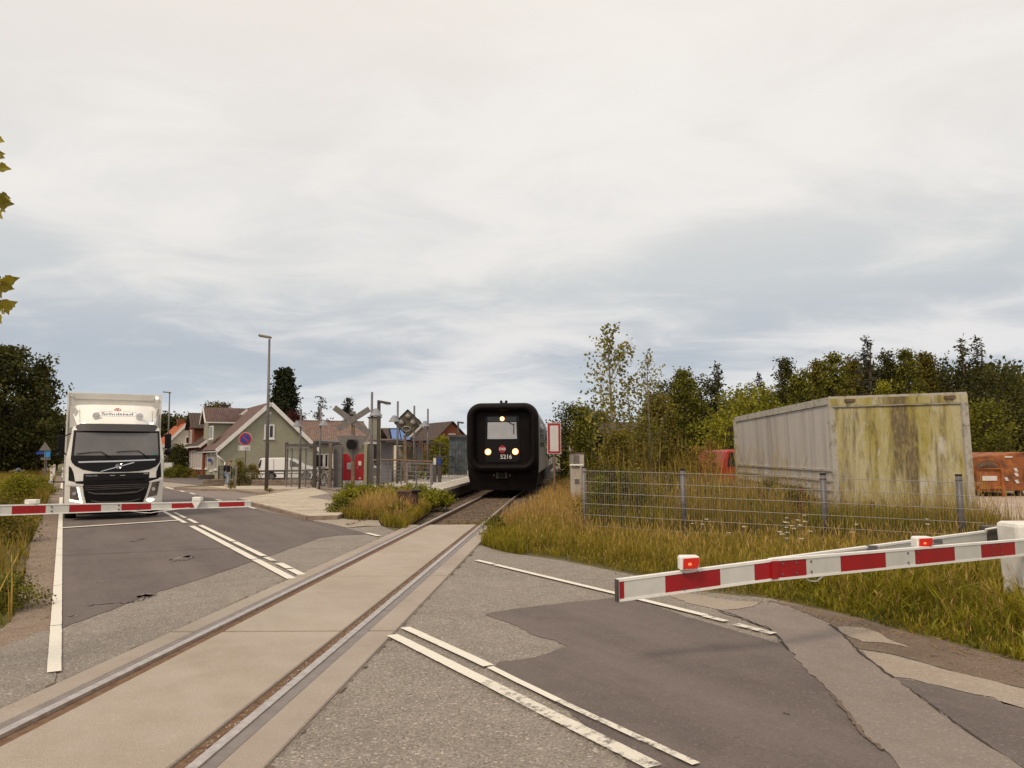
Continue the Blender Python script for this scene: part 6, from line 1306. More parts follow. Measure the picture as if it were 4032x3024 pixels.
railing('platform_railing', 'dark platform railing running along the back of the platform to the train', [rp(1708, 1800, 38, 1.15), rp(1738, 1799, 41, 1.15), rp(1768, 1797, 44.5, 1.15), rp(1800, 1796, 49, 1.15), rp(1835, 1796, 54, 1.15)], 1.15, 'steel_dark', 3, vertical=4)
b_ = rp(1712, 1791, 35.5, 1.45); vp = thing('ticket_validator', 'pair of blue ticket check posts at the platform end', 'ticket validator', b_, 0)
for dx in (0, .22): MB().box(b_.x + dx - .08, b_.x + dx + .08, b_.y, b_.y + .1, b_.z, b_.z + 1.45).build('post', 'steel_dark', vp, world=True, bevel=.02); MB().box(b_.x + dx - .06, b_.x + dx + .06, b_.y - .02, b_.y, b_.z + 1.0, b_.z + 1.3).build('reader', 'blue' if dx else 'signwhite', vp, world=True)
railing('ramp_wire_fence', 'thin grey wire rail beside the near end of the platform', [rp(1603, 1828, 30, .9), rp(1697, 1826, 29.5, .95)], .95, 'steel_warm', 5, bar_r=.008, top_r=.012)
# rail and mesh by the car park
railing('parking_rail', 'low dark double rail in front of the white van', [rp(943, 1858, 47, .85), rp(1000, 1855, 47, .85), rp(1060, 1854, 47, .85), rp(1120, 1853, 46, .85), rp(1180, 1852, 45, .85), rp(1232, 1851, 44, .85)], .85, 'steel_dark', 3, top_r=.05, bar_r=.03)
railing('garden_rail', 'thin black rail fence left of the walking person', [rp(862, 1835, 52, 1.05), rp(885, 1836, 51, 1.05), rp(912, 1838, 50, 1.05)], 1.05, 'black', 3, bar_r=.012, top_r=.018, vertical=5)
mf = thing('green_mesh_panel', 'low dark green mesh fence panel behind the walking person', 'fence', rp(912, 1845, 50, 1), 0); a = rp(912, 1843, 50, 1.0); c = rp(962, 1846, 49, 1.0)
for zz in (0, .25, .5, .75, .98): MB().tube(a + Vector((0, 0, zz)), c + Vector((0, 0, zz)), .012, n=5).build('wire', 'steel_dark', mf, world=True)
MB().prism([a, c, c + Vector((0, 0, .95)), a + Vector((0, 0, .95))], (0, .01, 0)).build('panel', 'glass_green', mf, world=True)
# low brick walls
def brick_wall(name, label, px0, px1, pyb, h, z0=.0, m='brick_pale'):
    if m not in M: M[m] = mat('pale weathered brick', (.20, .14, .10), (.28, .21, .155), scale=5, rough=.95, rand=.25)
    a = G(px0, pyb[0], z0); c = G(px1, pyb[1], z0); t = thing(name, label, 'wall', a, 0); d = (c - a).normalized(); L_ = (c - a).length; rows = max(2, round(h / .10)); bl = .34; me = None
    MB().beam(a + Vector((0, .06, h / 2 - .01)), c + Vector((0, .06, h / 2 - .01)), .10, h - .03).build('mortar_core', 'kerb', t, world=True)
    ang = math.atan2(d.y, d.x)
    for r_ in range(rows):
        x = 0
        while x < L_ - .05:
            if me is None:
                o = MB().box(0, bl - .015, -.02, .12, 0, .085).build('brick', m, t); me = o.data
            else: o = link(bpy.data.objects.new('brick', me)); o.parent = t
            p = d * (x + (r_ % 2) * bl / 2); o.location = (p.x, p.y, r_ * .10); o.rotation_euler = (0, 0, ang); x += bl
    return t
brick_wall('low_brick_wall', 'low pale brick wall behind the walking person', 797, 984, (1912, 1909), .40)
brick_wall('low_brick_wall', 'low pale brick wall to the right of the tall street lamp base', 990, 1235, (1915, 1918), .42)
# no-parking sign
b_ = Vector((at(967, 1797, 47).x, 47, 0)); Y = 47
np_ = thing('no_parking_sign', 'round blue and red no parking sign above a small white plate', 'sign', b_, 0); c = Q(968, 1728)
MB().tube((b_.x, 47, 0), (c.x, 47, c.z + .3), .035).build('post', 'steel', np_, world=True)
def dsk(r_, y0, m, nm, par=np_): return MB().tube((c.x, y0, c.z), (c.x, y0 + .012, c.z), r_, n=28).build(nm, m, par, world=True)
dsk(.405, 46.93, 'signwhite', 'sign_edge'); dsk(.385, 46.915, 'signred', 'red_ring'); dsk(.285, 46.90, 'blue', 'blue_face')
MB().beam((c.x - .21, 46.893, c.z + .21), (c.x + .21, 46.893, c.z - .21), .012, .085).build('red_bar', 'signred', np_, world=True)
c2 = Q(964, 1764); MB().box(c2.x - .36, c2.x + .36, 46.9, 46.92, c2.z - .145, c2.z + .145).build('sub_plate', 'signwhite', np_, world=True)
MB().box(c2.x + .0, c2.x + .30, 46.892, 46.898, c2.z + .03, c2.z + .05).build('printed_line', 'steel', np_, world=True); MB().box(c2.x - .02, c2.x + .32, 46.892, 46.898, c2.z - .04, c2.z - .015).build('printed_line', 'steel', np_, world=True); MB().box(c2.x + .06, c2.x + .30, 46.892, 46.898, c2.z - .1, c2.z - .08).build('printed_line', 'steel', np_, world=True)
a_ = MB(); a_.beam((c2.x - .29, 46.895, c2.z - .08), (c2.x - .29, 46.895, c2.z + .08), .02, .006, (0, 1, 0)); a_.prism([(c2.x - .33, 46.892, c2.z + .05), (c2.x - .25, 46.892, c2.z + .05), (c2.x - .29, 46.892, c2.z + .11)], (0, .006, 0)); a_.prism([(c2.x - .33, 46.892, c2.z - .05), (c2.x - .25, 46.892, c2.z - .05), (c2.x - .29, 46.892, c2.z - .11)], (0, .006, 0)); a_.build('printed_arrow', 'signred', np_, world=True)
b_ = G(925, 1923, .12); bo = thing('short_post', 'short grey steel post at the kerb right of the walking person', 'post', b_, 0); MB().tube(b_, at(932, 1839, b_.y), .05, n=10).build('tube', 'steel_warm', bo, world=True); MB().sphere(at(932, 1839, b_.y), .052, 10, 6).build('cap', 'steel_warm', bo, world=True)

# white van (seen side-on)
Yv = 55; v0 = at(1011, 1893, Yv); kv = Yv / F
vn = thing('white_van', 'small white delivery van parked side-on behind the parking rail', 'van', (v0.x, Yv, 0), R(4))
def vz(py): return (1893.5 - py) * kv
def vx(px): return (px - 1011) * kv
sil = [(1012, 1880), (1011, 1862), (1013, 1832), (1020, 1808), (1027, 1803), (1110, 1802), (1135, 1806), (1158, 1815), (1178, 1829), (1205, 1838), (1228, 1846), (1236, 1858), (1236, 1876), (1230, 1884), (1016, 1884)]
MB().prism([(vx(x), 0, vz(y)) for x, y in sil], (0, 1.7, 0)).build('body', 'van_white', vn, bevel=.06)
def vp_(pts, m, nm, d=.02): return MB().prism([(vx(x), -d, vz(y)) for x, y in pts], (0, d + .01, 0)).build(nm, m, vn)
vp_([(1137, 1812), (1157, 1819), (1175, 1832), (1176, 1838), (1137, 1838)], 'glass_dark', 'side_window'); vp_([(1015, 1830), (1022, 1810), (1028, 1810), (1025, 1832), (1021, 1840), (1015, 1840)], 'glass_dark', 'rear_window')
vp_([(1018, 1852), (1228, 1852), (1230, 1856), (1016, 1856)], 'steel_dark', 'side_moulding'); vp_([(1013, 1884), (1230, 1884), (1228, 1888), (1016, 1888)], 'steel_dark', 'sill'); vp_([(1128, 1808), (1129.5, 1808), (1129.5, 1882), (1128, 1882)], 'steel_dark', 'door_gap', .015); vp_([(1074, 1808), (1075.2, 1808), (1075.2, 1882), (1074, 1882)], 'steel_dark', 'door_gap', .015)
vp_([(1214, 1846), (1228, 1850), (1229, 1856), (1216, 1854)], 'headlamp', 'headlight'); vp_([(1012, 1846), (1018, 1846), (1018, 1864), (1012, 1864)], 'signred', 'tail_light')
for px in (1065, 1200):
    x = vx(px); MB().tube((x, -.03, .30), (x, .19, .30), .31, n=22).build('wheel', 'tyre', vn); w = vn.children[-1] if vn.children else None
    MB().tube((x, -.045, .30), (x, -.03, .30), .20, n=16).build('hubcap', 'steel', vn); MB().tube((x, 1.5, .30), (x, 1.71, .30), .31, n=16).build('wheel', 'tyre', vn)
    mb = MB(); pts = [(x + .40 * math.cos(a), -.012, .30 + .40 * math.sin(a)) for a in np.linspace(0, math.pi, 11)]; mb.prism(pts, (0, .03, 0)).build('wheel_arch', 'black', vn)

# bicycles in the shelter
def bicycle(base, rz, label, fm):
    t = thing('bicycle', label, 'bicycle', base, rz, 'bicycles parked in the shelter'); r_ = .34
    for x in (-.52, .52):
        pts = [(x + r_ * math.cos(a), 0, r_ + r_ * math.sin(a)) for a in np.linspace(0, 2 * math.pi, 19)]; w = MB().path(pts, .018, 6).build('wheel', 'tyre', t); mb = MB()
        for k in range(8): a = math.pi * k / 8; mb.tube((x - r_ * math.cos(a), 0, r_ - r_ * math.sin(a)), (x + r_ * math.cos(a), 0, r_ + r_ * math.sin(a)), .003, n=3)
        mb.build('spokes', 'steel', w)
    f = MB(); bb_ = (-.05, 0, .28); sc_ = (-.2, 0, .82); hc = (.36, 0, .85)
    for a, c in ((bb_, sc_), (bb_, hc), (sc_, hc), (bb_, (-.52, 0, r_)), (sc_, (-.52, 0, r_)), (hc, (.52, 0, r_)), (hc, (.34, 0, 1.0))): f.tube(a, c, .018, n=6)
    f.build('frame', fm, t); MB().box(-.32, -.10, -.07, .07, .88, .93).build('saddle', 'black', t, bevel=.02); MB().path([(.22, -.28, 1.02), (.34, -.1, 1.02), (.34, .1, 1.02), (.22, .28, 1.02)], .014).build('handlebar', 'steel', t); MB().tube((-.2, 0, .8), (-.21, 0, .9), .014).build('seat_post', 'steel', t)
    MB().path([(-.52 + .37 * math.cos(a), 0, r_ + .37 * math.sin(a)) for a in np.linspace(.3, 2.9, 8)], .022, 5).build('mudguard', 'signwhite', t)
bicycle(G(1292, 1912, .12), R(75), 'bicycle parked end-on, middle of the row in the shelter', 'signwhite'); bicycle(G(1312, 1911, .12), R(80), 'bicycle parked beside the timber post of the shelter', 'steel_dark'); bicycle(G(1253, 1915, .12), R(78), 'bicycle parked next to the dark middle post of the shelter', 'steel_dark')
# rack
bk = thing('bicycle_rack', 'low steel bicycle rack under the shelter', 'rack', G(1290, 1908, .12), 0); mb = MB()
for k in range(5): x = -1.0 + k * .5; MB().path([(x, .5, 0), (x, .5, .75), (x + .35, .5, .75), (x + .35, .5, 0)], .02).build('hoop', 'steel_warm', bk)
# rusty box in the dry grass
b_ = G(1603, 2032); rx = thing('rusty_box', 'rusty brown steel box with a small orange warning mark in the dry grass', 'box', b_, R(3)); ky = b_.y / F
MB().box(-39 * ky, 37 * ky, 0, .6, 0, 96 * ky).build('case', 'rust_box' if 'rust_box' in M else M.setdefault('rust_box', mat('dark rusty steel', (.045, .022, .014), (.085, .042, .024), scale=5, rough=.9)), rx, bevel=.015); MB().box(18 * ky, 50 * ky, -.05, .55, 91 * ky, 99 * ky).build('lid', 'black', rx)
MB().prism([(-9 * ky, -.012, 44 * ky), (8 * ky, -.012, 44 * ky), (0, -.012, 72 * ky)], (0, .01, 0)).build('warning_mark', mat('orange enamel', (.42, .12, .02), rough=.5), rx)

# ============================================================ PERSON walking on the pavement
fb_ = G(893, 1915, .12); pe = thing('person', 'person in dark jacket and light blue jeans walking with head bent forward', 'person', fb_, 0); hp = 101 * fb_.y / F / 1.72
def skin(name, verts, edges, rad, m, parent, root=0, sub=1):
    me = bpy.data.meshes.new(name); me.from_pydata([tuple(Vector(v) * hp) for v in verts], edges, []); me.materials.append(M[m]); o = link(bpy.data.objects.new(name, me)); o.parent = parent
    s_ = o.modifiers.new('skin', 'SKIN'); 
    for i, r_ in enumerate(rad): me.skin_vertices[0].data[i].radius = (r_[0] * hp, r_[1] * hp) if isinstance(r_, tuple) else (r_ * hp, r_ * hp)
    me.skin_vertices[0].data[root].use_root = True; s_.use_smooth_shade = True; q = o.modifiers.new('sub', 'SUBSURF'); q.levels = sub; q.render_levels = sub; return o
# walking to the right, knees mid-stride: pelvis .92
bv = [(0, 0, .92), (.02, 0, 1.12), (.07, 0, 1.36), (.12, 0, 1.46), (.17, 0, 1.55), (.20, 0, 1.68), (.05, -.17, 1.36), (.03, -.21, 1.10), (.14, -.20, .90), (.19, -.19, .80), (.05, .17, 1.36), (-.02, .21, 1.10), (.03, .22, .88), (.06, .21, .78),
      (.0, -.09, .88), (.13, -.09, .50), (.06, -.09, .09), (.18, -.09, .04), (.0, .09, .88), (.04, .09, .48), (-.16, .09, .14), (-.06, .09, .05)]
be = [(0, 1), (1, 2), (2, 3), (3, 4), (4, 5), (2, 6), (6, 7), (7, 8), (8, 9), (2, 10), (10, 11), (11, 12), (12, 13), (0, 14), (14, 15), (15, 16), (16, 17), (0, 18), (18, 19), (19, 20), (20, 21)]
body = skin('body', bv, be, [(.13, .15), (.12, .14), (.12, .17), .06, .09, .085, .06, .045, .035, .03, .06, .045, .035, .03, .085, .058, .038, .035, .085, .058, .038, .035], 'skin', pe)
MB().sphere((.225 * hp * 0 + .20 * hp, 0, 1.68 * hp), .118 * hp, 12, 8, (1.0, .9, .8)).build('hair', 'hair', pe, smooth=True)
MB().sphere((.305 * hp, 0, 1.62 * hp), .02 * hp, 6, 4).build('nose', 'skin', pe)
skin('jacket', [(0, 0, .90), (.02, 0, 1.12), (.07, 0, 1.36), (.115, 0, 1.44), (.05, -.17, 1.36), (.03, -.21, 1.10), (.13, -.20, .92), (.05, .17, 1.36), (-.02, .21, 1.10), (.03, .22, .90)], [(0, 1), (1, 2), (2, 3), (2, 4), (4, 5), (5, 6), (2, 7), (7, 8), (8, 9)], [(.16, .18), (.15, .18), (.155, .19), .085, .085, .065, .055, .085, .065, .055], 'navy', pe)
skin('jeans', [(0, 0, .90), (.0, -.09, .86), (.13, -.09, .50), (.065, -.09, .12), (.0, .09, .86), (.04, .09, .48), (-.15, .09, .16)], [(0, 1), (1, 2), (2, 3), (0, 4), (4, 5), (5, 6)], [(.14, .15), .10, .072, .055, .10, .072, .055], 'denim', pe)
for x, y, z in ((.07, -.09, .04), (-.13, .09, .07)): MB().sphere(((x + .05) * hp, y * hp, z * hp), .07 * hp, 10, 6, (1.9, .75, .6)).build('shoe', 'signwhite', pe, smooth=True)
bp_ = thing('backpack', 'dark backpack worn on the walking person\'s back', 'backpack', tuple(fb_ + Vector((-.14 * hp, 0, 1.2 * hp))), 0); MB().sphere((0, 0, 0), .17 * hp, 12, 8, (.75, .85, 1.35)).build('bag', 'black', bp_, smooth=True)
for s_ in (-1, 1): MB().path([(.04 * hp, s_ * .09 * hp, .2 * hp), (.2 * hp, s_ * .1 * hp, .22 * hp), (.3 * hp, s_ * .1 * hp, .05 * hp)], .015).build('strap', 'black', bp_)

# ============================================================ LEFT SIDE
def tri_sign(px, apex, base, w, Y, post_base, label, blue=False):
    b_ = Vector((at(px, 1797, Y).x, Y, 0)); t = thing('warning_sign', label, 'sign', b_, 0, 'triangular road signs seen from behind')
    a = at(px, apex, Y); l_ = at(px - w / 2, base, Y); r2 = at(px + w / 2, base, Y); MB().prism([a, l_, r2], (0, -.02, 0)).build('sign_plate', 'signback', t, world=True); MB().tube((b_.x, Y + .05, 0), (a.x, Y + .05, a.z - .1), .04).build('post', 'wood', t, world=True)
    return t
tri_sign(142, 1762, 1789, 36, 78, 1847, 'smaller triangular road sign seen from behind on the left verge'); tri_sign(178, 1740, 1774, 48, 57, 1847, 'larger triangular road sign seen from behind above a blue board')
Y = 57.5; ds = thing('direction_board', 'bright blue direction board on the left verge behind the triangular signs', 'sign', (at(172, 1797, Y).x, Y, 0), 0)
a = at(150, 1800, Y); c = at(198, 1777, Y); MB().box(a.x + .45, c.x, Y, Y + .05, a.z, c.z).build('sign_plate', mat('bright blue sign', (.03, .22, .55), (.06, .32, .65), scale=2, rough=.4), ds, world=True); a2_ = at(143, 1790, Y); MB().box(a2_.x, a.x + .43, Y, Y + .05, at(0, 1790, Y).z, at(0, 1779, Y).z).build('sign_arm', 'blue', ds, world=True); MB().tube((c.x - .3, Y + .1, 0), (c.x - .3, Y + .1, c.z), .04).build('post', 'steel', ds, world=True)
MB().box(a.x + .2, c.x + .04, Y + .01, Y + .05, at(0, 1812, Y).z, a.z - .03).build('sub_plate', 'signback', ds, world=True)
for px, py0, py1, Y, lab in ((203, 1850, 1874, 44, 'nearer white verge marker post with reflector left of the lorry'), (214, 1829, 1841, 62, 'farther white verge marker post beside the far road')):
    a = at(px, py0, Y); t = thing('marker_post', lab, 'marker post', (a.x, Y, 0), 0, 'white marker posts on the left verge'); MB().box(a.x - .07, a.x + .07, Y, Y + .06, 0, a.z).build('body', 'white', t, world=True, bevel=.01); MB().box(a.x - .04, a.x + .04, Y - .01, Y - .001, a.z - .22, a.z - .08).build('reflector', 'signred', t, world=True)
Y = 84; a = at(-60, 1855, Y); c = at(58, 1800, Y); wl = thing('garden_wall', 'plain beige garden wall at the left edge under the big tree', 'wall', (c.x, Y, 0), 0); MB().box(a.x - 8, c.x, Y, Y + .2, 0, c.z).build('panel', 'beige_brick', wl, world=True); MB().box(c.x - .1, c.x + .12, Y - .05, Y + .25, 0, c.z + .15).build('end_post', 'wood', wl, world=True)
Y = 80; p0 = at(-70, 1862, Y); pc = thing('parked_car', 'dark silver car parked in front of the beige wall at the left edge', 'car', (p0.x, Y, 0), 0); kc = Y / F
def cx2(pts, m, nm, y0, dy, bev=0): return MB().prism([(p0.x + (x + 70) * kc, y0, (1864 - y) * kc) for x, y in pts], (0, dy, 0)).build(nm, m, pc, world=True, bevel=bev)
cx2([(-70, 1860), (-72, 1845), (-50, 1838), (-35, 1826), (5, 1825), (25, 1830), (38, 1838), (43, 1848), (42, 1859)], 'carpaint' if 'carpaint' in M else M.setdefault('carpaint', mat('silver grey car paint', (.16, .155, .17), rough=.25, metal=.4)), 'body', Y, 1.7, .05)
cx2([(-46, 1838), (-32, 1828), (3, 1828), (22, 1832), (26, 1838)], 'glass_dark', 'side_window', Y - .03, .05)
for px in (-50, 24): MB().tube((p0.x + (px + 70) * kc, Y - .04, .3), (p0.x + (px + 70) * kc, Y + .2, .3), .31, n=16).build('wheel', 'tyre', pc, world=True)
cx2([(30, 1846), (43, 1846), (43, 1851), (30, 1851)], 'chrome', 'headlight', Y - .02, .03)

# ============================================================ VEGETATION
def Gd(px, Y, z=0): p = at(px, 1797, Y); return (p.x, Y, z)
tree('broadleaf_tree', 'massive dark broadleaf tree at the left edge behind the beige wall', Gd(-5, 74), at(90, 1385, 74).z, 5.6, 'leaf_dark', 'round', 330, 80, .34, seed=1, clear=.08, csize=1.25)
tree('broadleaf_tree', 'dark rounded tree just left of the lorry beyond the road signs', Gd(140, 90), at(100, 1600, 90).z, 4.2, 'leaf_dark', 'round', 150, 70, .34, seed=2, clear=.05, csize=1.2)
tree('larch_tree', 'dark tree with flat branches right against the lorry box', Gd(225, 105), at(240, 1640, 105).z, 2.9, 'leaf_dark', 'conifer', 70, 60, .45, seed=3, csize=1.5)
tree('hedge_tree', 'low dark tree closing the far end of the left road', Gd(185, 200), 9, 9, 'leaf_dark', 'round', 80, 60, .8, seed=33, csize=3.0, clear=.05)
tree('conifer', 'tall dark cypress-like conifer behind the green house roof', Gd(1113, 84), at(1085, 1462, 84).z, 2.9, 'leaf_pine', 'wild', 420, 60, .30, seed=4, clear=.03, csize=.8)
tree('spruce', 'thin sparse grey-green spruce left of the cross-shaped signal', Gd(1258, 80), at(1263, 1558, 80).z, 1.75, 'leaf_grey', 'conifer', 60, 26, .30, seed=5, clear=.3, tall=.55, csize=1.0)
tree('spruce', 'broad dark spruce behind the cross-shaped signal', Gd(1368, 80), at(1372, 1566, 80).z, 2.0, 'leaf_pine', 'conifer', 110, 60, .38, seed=6, clear=.1, tall=.85, csize=1.2)
tree('broadleaf_tree', 'dark tree behind the orange roofed white house', Gd(690, 110), at(690, 1640, 110).z, 3.5, 'leaf_dark', 'round', 130, 60, .35, seed=7, clear=.1, csize=1.2)
tree('broadleaf_tree', 'dark tree between the lorry box and the far street lamp', Gd(640, 118), at(650, 1640, 118).z, 2.2, 'leaf_dark', 'round', 80, 60, .35, seed=8, clear=.1, csize=1.0)
tree('broadleaf_tree', 'loose reddish tree top showing above the green house ridge', Gd(845, 92), at(845, 1590, 92).z, 2.6, 'leaf_olive', 'round', 90, 40, .25, seed=9, clear=.3, csize=.8)
tree('copper_tree', 'dark red leaved tree behind the right slope of the green house', Gd(1150, 70), at(1130, 1628, 70).z, 1.6, 'leaf_copper', 'round', 60, 60, .2, seed=10, clear=.3, csize=.7)
tree('bush', 'dark rounded bush beside the brick house and the far street lamp', Gd(700, 72), at(700, 1762, 72).z, 1.75, 'leaf_dark', 'shrub', 120, 60, .16, seed=11, clear=.02, csize=.6, cat='bush')
tree('hedge_bush', 'low green hedge bush along the road in front of the brick house', Gd(705, 66), .85, 1.9, 'leaf_mid', 'shrub', 60, 50, .12, seed=12, clear=.02, csize=.4, cat='bush')
tree('bush', 'thin upright weedy bush in front of the green house wall', Gd(946, 45.5), at(946, 1812, 45.5).z, .42, 'leaf_olive', 'wild', 50, 30, .09, seed=13, clear=.05, csize=.3, cat='bush')
tree('bush', 'low pale weedy bush left of the white van', Gd(995, 46), at(995, 1836, 46).z, .6, 'leaf_olive', 'shrub', 40, 30, .09, seed=14, clear=.05, csize=.3, cat='bush')
tree('weed_tuft', 'small weed tuft growing at the kerb by the walking person', tuple(G(908, 1925, .12)), .38, .2, 'leaf_olive', 'shrub', 16, 24, .05, seed=15, clear=.05, csize=.15, cat='weed')
tree('weed_tuft', 'small weed tuft at the foot of the tall street lamp', tuple(G(1062, 1937, .12)), .16, .28, 'leaf_olive', 'shrub', 16, 24, .04, seed=16, clear=.05, csize=.12, cat='weed')
tree('bush', 'bright green bush on the platform side before the orange brick house', Gd(1745, 60, .3), at(1740, 1738, 60).z, 1.0, 'leaf_yel', 'shrub', 80, 50, .16, seed=17, clear=.03, csize=.5, cat='bush')
tree('bush', 'green bush seen through the platform shelter posts', Gd(1712, 50, .3), at(1712, 1762, 50).z, 1.1, 'leaf_mid', 'shrub', 70, 50, .14, seed=18, clear=.03, csize=.5, cat='bush')
# juniper mound and dry grass
def juniper(name, label, px, py, rx_, ry_, h, seed):
    global rng
    keep = rng; rng = np.random.default_rng(seed); b_ = G(px, py); t = thing(name, label, 'shrub', b_, 0); P = []; T_ = []; tb = MB()
    for k in range(200):
        a = rng.uniform(0, 6.283); q = math.sqrt(rng.uniform(0, 1)); L_ = rng.uniform(.35, .7); c = np.array([q * rx_ * math.cos(a), q * ry_ * math.sin(a), h * (1 - q * q * .75) * rng.uniform(.6, 1)]); d = np.array([math.cos(a) * .8, math.sin(a) * .8, .38]); n = 55
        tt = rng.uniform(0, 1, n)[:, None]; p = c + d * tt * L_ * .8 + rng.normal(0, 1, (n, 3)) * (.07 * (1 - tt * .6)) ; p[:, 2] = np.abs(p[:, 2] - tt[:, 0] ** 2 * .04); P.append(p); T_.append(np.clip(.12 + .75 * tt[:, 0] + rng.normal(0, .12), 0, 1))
        if k % 4 == 0: limb(tb, (0, 0, .03), tuple(c), .02, .006)
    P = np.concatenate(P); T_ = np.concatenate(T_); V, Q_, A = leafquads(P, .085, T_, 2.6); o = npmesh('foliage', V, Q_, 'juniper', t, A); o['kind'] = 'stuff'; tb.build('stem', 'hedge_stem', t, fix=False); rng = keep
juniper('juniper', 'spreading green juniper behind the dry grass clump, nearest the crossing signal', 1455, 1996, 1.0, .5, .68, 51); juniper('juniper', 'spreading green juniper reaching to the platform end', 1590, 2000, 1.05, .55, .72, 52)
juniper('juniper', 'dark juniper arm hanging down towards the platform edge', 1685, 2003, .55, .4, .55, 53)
tree('bush', 'small round dark green bush at the left end of the dry grass', tuple(G(1345, 2030)), .50, .42, 'leaf_mid', 'shrub', 50, 50, .05, seed=19, clear=.02, csize=.2, cat='bush')
tree('bush', 'dark leafy bush against the crossing signal post', tuple(G(1372, 1988)), .75, .38, 'leaf_mid', 'shrub', 40, 50, .05, seed=20, clear=.02, csize=.22, cat='bush')
g_clump = [(p.x, p.y) for p in (G(1340, 2036), G(1400, 2048), G(1492, 2050), G(1515, 2074), G(1597, 2084), G(1625, 2062), G(1690, 2020), G(1700, 2004), G(1560, 2003), G(1395, 2005))]
sheet('soil_patch', [(x, y, .012) for x, y in g_clump], 'soil')
blades('dry_grass', g_clump, 620, .60, 'grass_dry', 'tall dry yellow grass clump around the crossing signal post and rusty box', 'grass', .006, .42, .5, .012, patchy=.8, pscale=.9, soft=.9)
blades('dry_grass', g_clump, 900, .34, 'grass', 'short green grass at the foot of the dry grass clump by the crossing signal', 'grass', .008, .4, 0, .012, patchy=.6)
tree('bush', 'dark green weed bush in the front of the dry grass clump', tuple(G(1570, 2052)), .45, .3, 'leaf_mid', 'shrub', 30, 50, .05, seed=21, clear=.02, csize=.18, cat='bush')
# right verge
edge = [(1892, 2148), (1925, 2120), (1993, 2169), (2200, 2198), (2336, 2227), (2516, 2263), (2721, 2321), (2905, 2338), (3032, 2353), (3235, 2396), (3385, 2432), (3484, 2463), (3801, 2541), (4032, 2606), (4250, 2665)]
E_ = [tuple(G(x, y))[:2] for x, y in edge]
front = E_ + [(9.2, 9.5), (9.3, 13.6)] + [(p.x, p.y - .1) for p in (fb[3], fb[2], fb[1], fb[0])] + [tuple(G(2100, 2050))[:2], tuple(G(1990, 2095))[:2]]
edge_fall = lambda Q_: np.clip(.35 + .9 * np.min(np.stack([np.hypot(Q_[:, 0] - ex_, Q_[:, 1] - ey_) for ex_, ey_ in [tuple(np.array(a) * (1 - f) + np.array(b) * f) for a, b in zip(E_[:-1], E_[1:]) for f in np.linspace(0, 1, 9)]]), 0), .35, 1.25)
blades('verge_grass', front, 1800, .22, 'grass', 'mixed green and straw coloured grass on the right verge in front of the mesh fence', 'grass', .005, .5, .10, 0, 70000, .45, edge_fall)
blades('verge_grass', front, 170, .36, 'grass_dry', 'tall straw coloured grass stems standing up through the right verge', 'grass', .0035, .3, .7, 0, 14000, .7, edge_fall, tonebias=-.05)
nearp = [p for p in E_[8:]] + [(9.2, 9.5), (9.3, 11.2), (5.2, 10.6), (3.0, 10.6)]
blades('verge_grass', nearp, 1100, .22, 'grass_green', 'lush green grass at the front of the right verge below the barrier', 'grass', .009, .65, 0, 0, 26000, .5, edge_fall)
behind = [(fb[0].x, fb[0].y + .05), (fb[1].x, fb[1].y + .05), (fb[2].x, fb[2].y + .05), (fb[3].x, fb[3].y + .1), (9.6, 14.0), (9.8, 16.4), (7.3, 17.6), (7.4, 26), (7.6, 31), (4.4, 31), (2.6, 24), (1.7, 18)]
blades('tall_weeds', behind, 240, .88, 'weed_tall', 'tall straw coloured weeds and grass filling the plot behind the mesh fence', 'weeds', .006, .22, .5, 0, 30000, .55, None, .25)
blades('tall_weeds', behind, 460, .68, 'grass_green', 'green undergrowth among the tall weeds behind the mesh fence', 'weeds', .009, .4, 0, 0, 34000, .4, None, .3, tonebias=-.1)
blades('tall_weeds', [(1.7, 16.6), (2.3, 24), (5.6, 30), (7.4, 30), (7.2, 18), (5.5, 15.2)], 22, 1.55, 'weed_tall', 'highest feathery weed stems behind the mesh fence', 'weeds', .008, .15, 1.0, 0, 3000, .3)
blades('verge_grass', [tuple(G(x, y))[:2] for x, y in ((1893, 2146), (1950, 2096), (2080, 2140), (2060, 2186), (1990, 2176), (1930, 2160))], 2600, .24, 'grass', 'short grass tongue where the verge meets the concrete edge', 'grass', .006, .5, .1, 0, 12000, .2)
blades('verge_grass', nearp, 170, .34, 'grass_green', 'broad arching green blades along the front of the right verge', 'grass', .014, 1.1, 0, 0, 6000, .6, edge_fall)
blades('straw_litter', [tuple(G(x, y))[:2] for x, y in ((2400, 2238), (2721, 2318), (3032, 2350), (3385, 2430), (3801, 2540), (4032, 2604), (4032, 2650), (3800, 2590), (3385, 2480), (3100, 2400), (2721, 2345), (2400, 2256))], 130, .035, 'grass_dry', 'dead straw lying along the edge of the right verge', 'grass', .005, 4.0, 0, .016, 1500, .5)
for k_, (px, Y, h_) in enumerate(((3150, 15.9, 1.05), (3145, 15.4, .7), (2990, 16.8, 1.0), (3420, 15.6, .8), (2860, 18.5, 1.1), (3560, 15.3, .7))):
    tree('dock_plant', 'rusty red dock stem ' + ('left of the third fence post', 'low beside the third fence post', 'behind the middle mesh panel', 'in front of the mossy wall centre', 'behind the second mesh panel', 'in front of the right half of the mossy wall')[k_], Gd(px, Y), h_, .12, 'dock', 'wild', 26, 22, .022, seed=240 + k_, clear=.3, csize=.09, cat='weed')
mid = [tuple(G(x, y))[:2] for x, y in ((1925, 2125), (1990, 2098), (2100, 2050), (2303, 2112), (2310, 2060), (2330, 1960), (2310, 1900), (2240, 1900), (2120, 2000), (2000, 2050))]
blades('yellow_grass', mid, 650, .42, 'grass_dry', 'yellow dry grass between the track and the fence end', 'grass', .005, .3, .4, 0, 30000, .35)
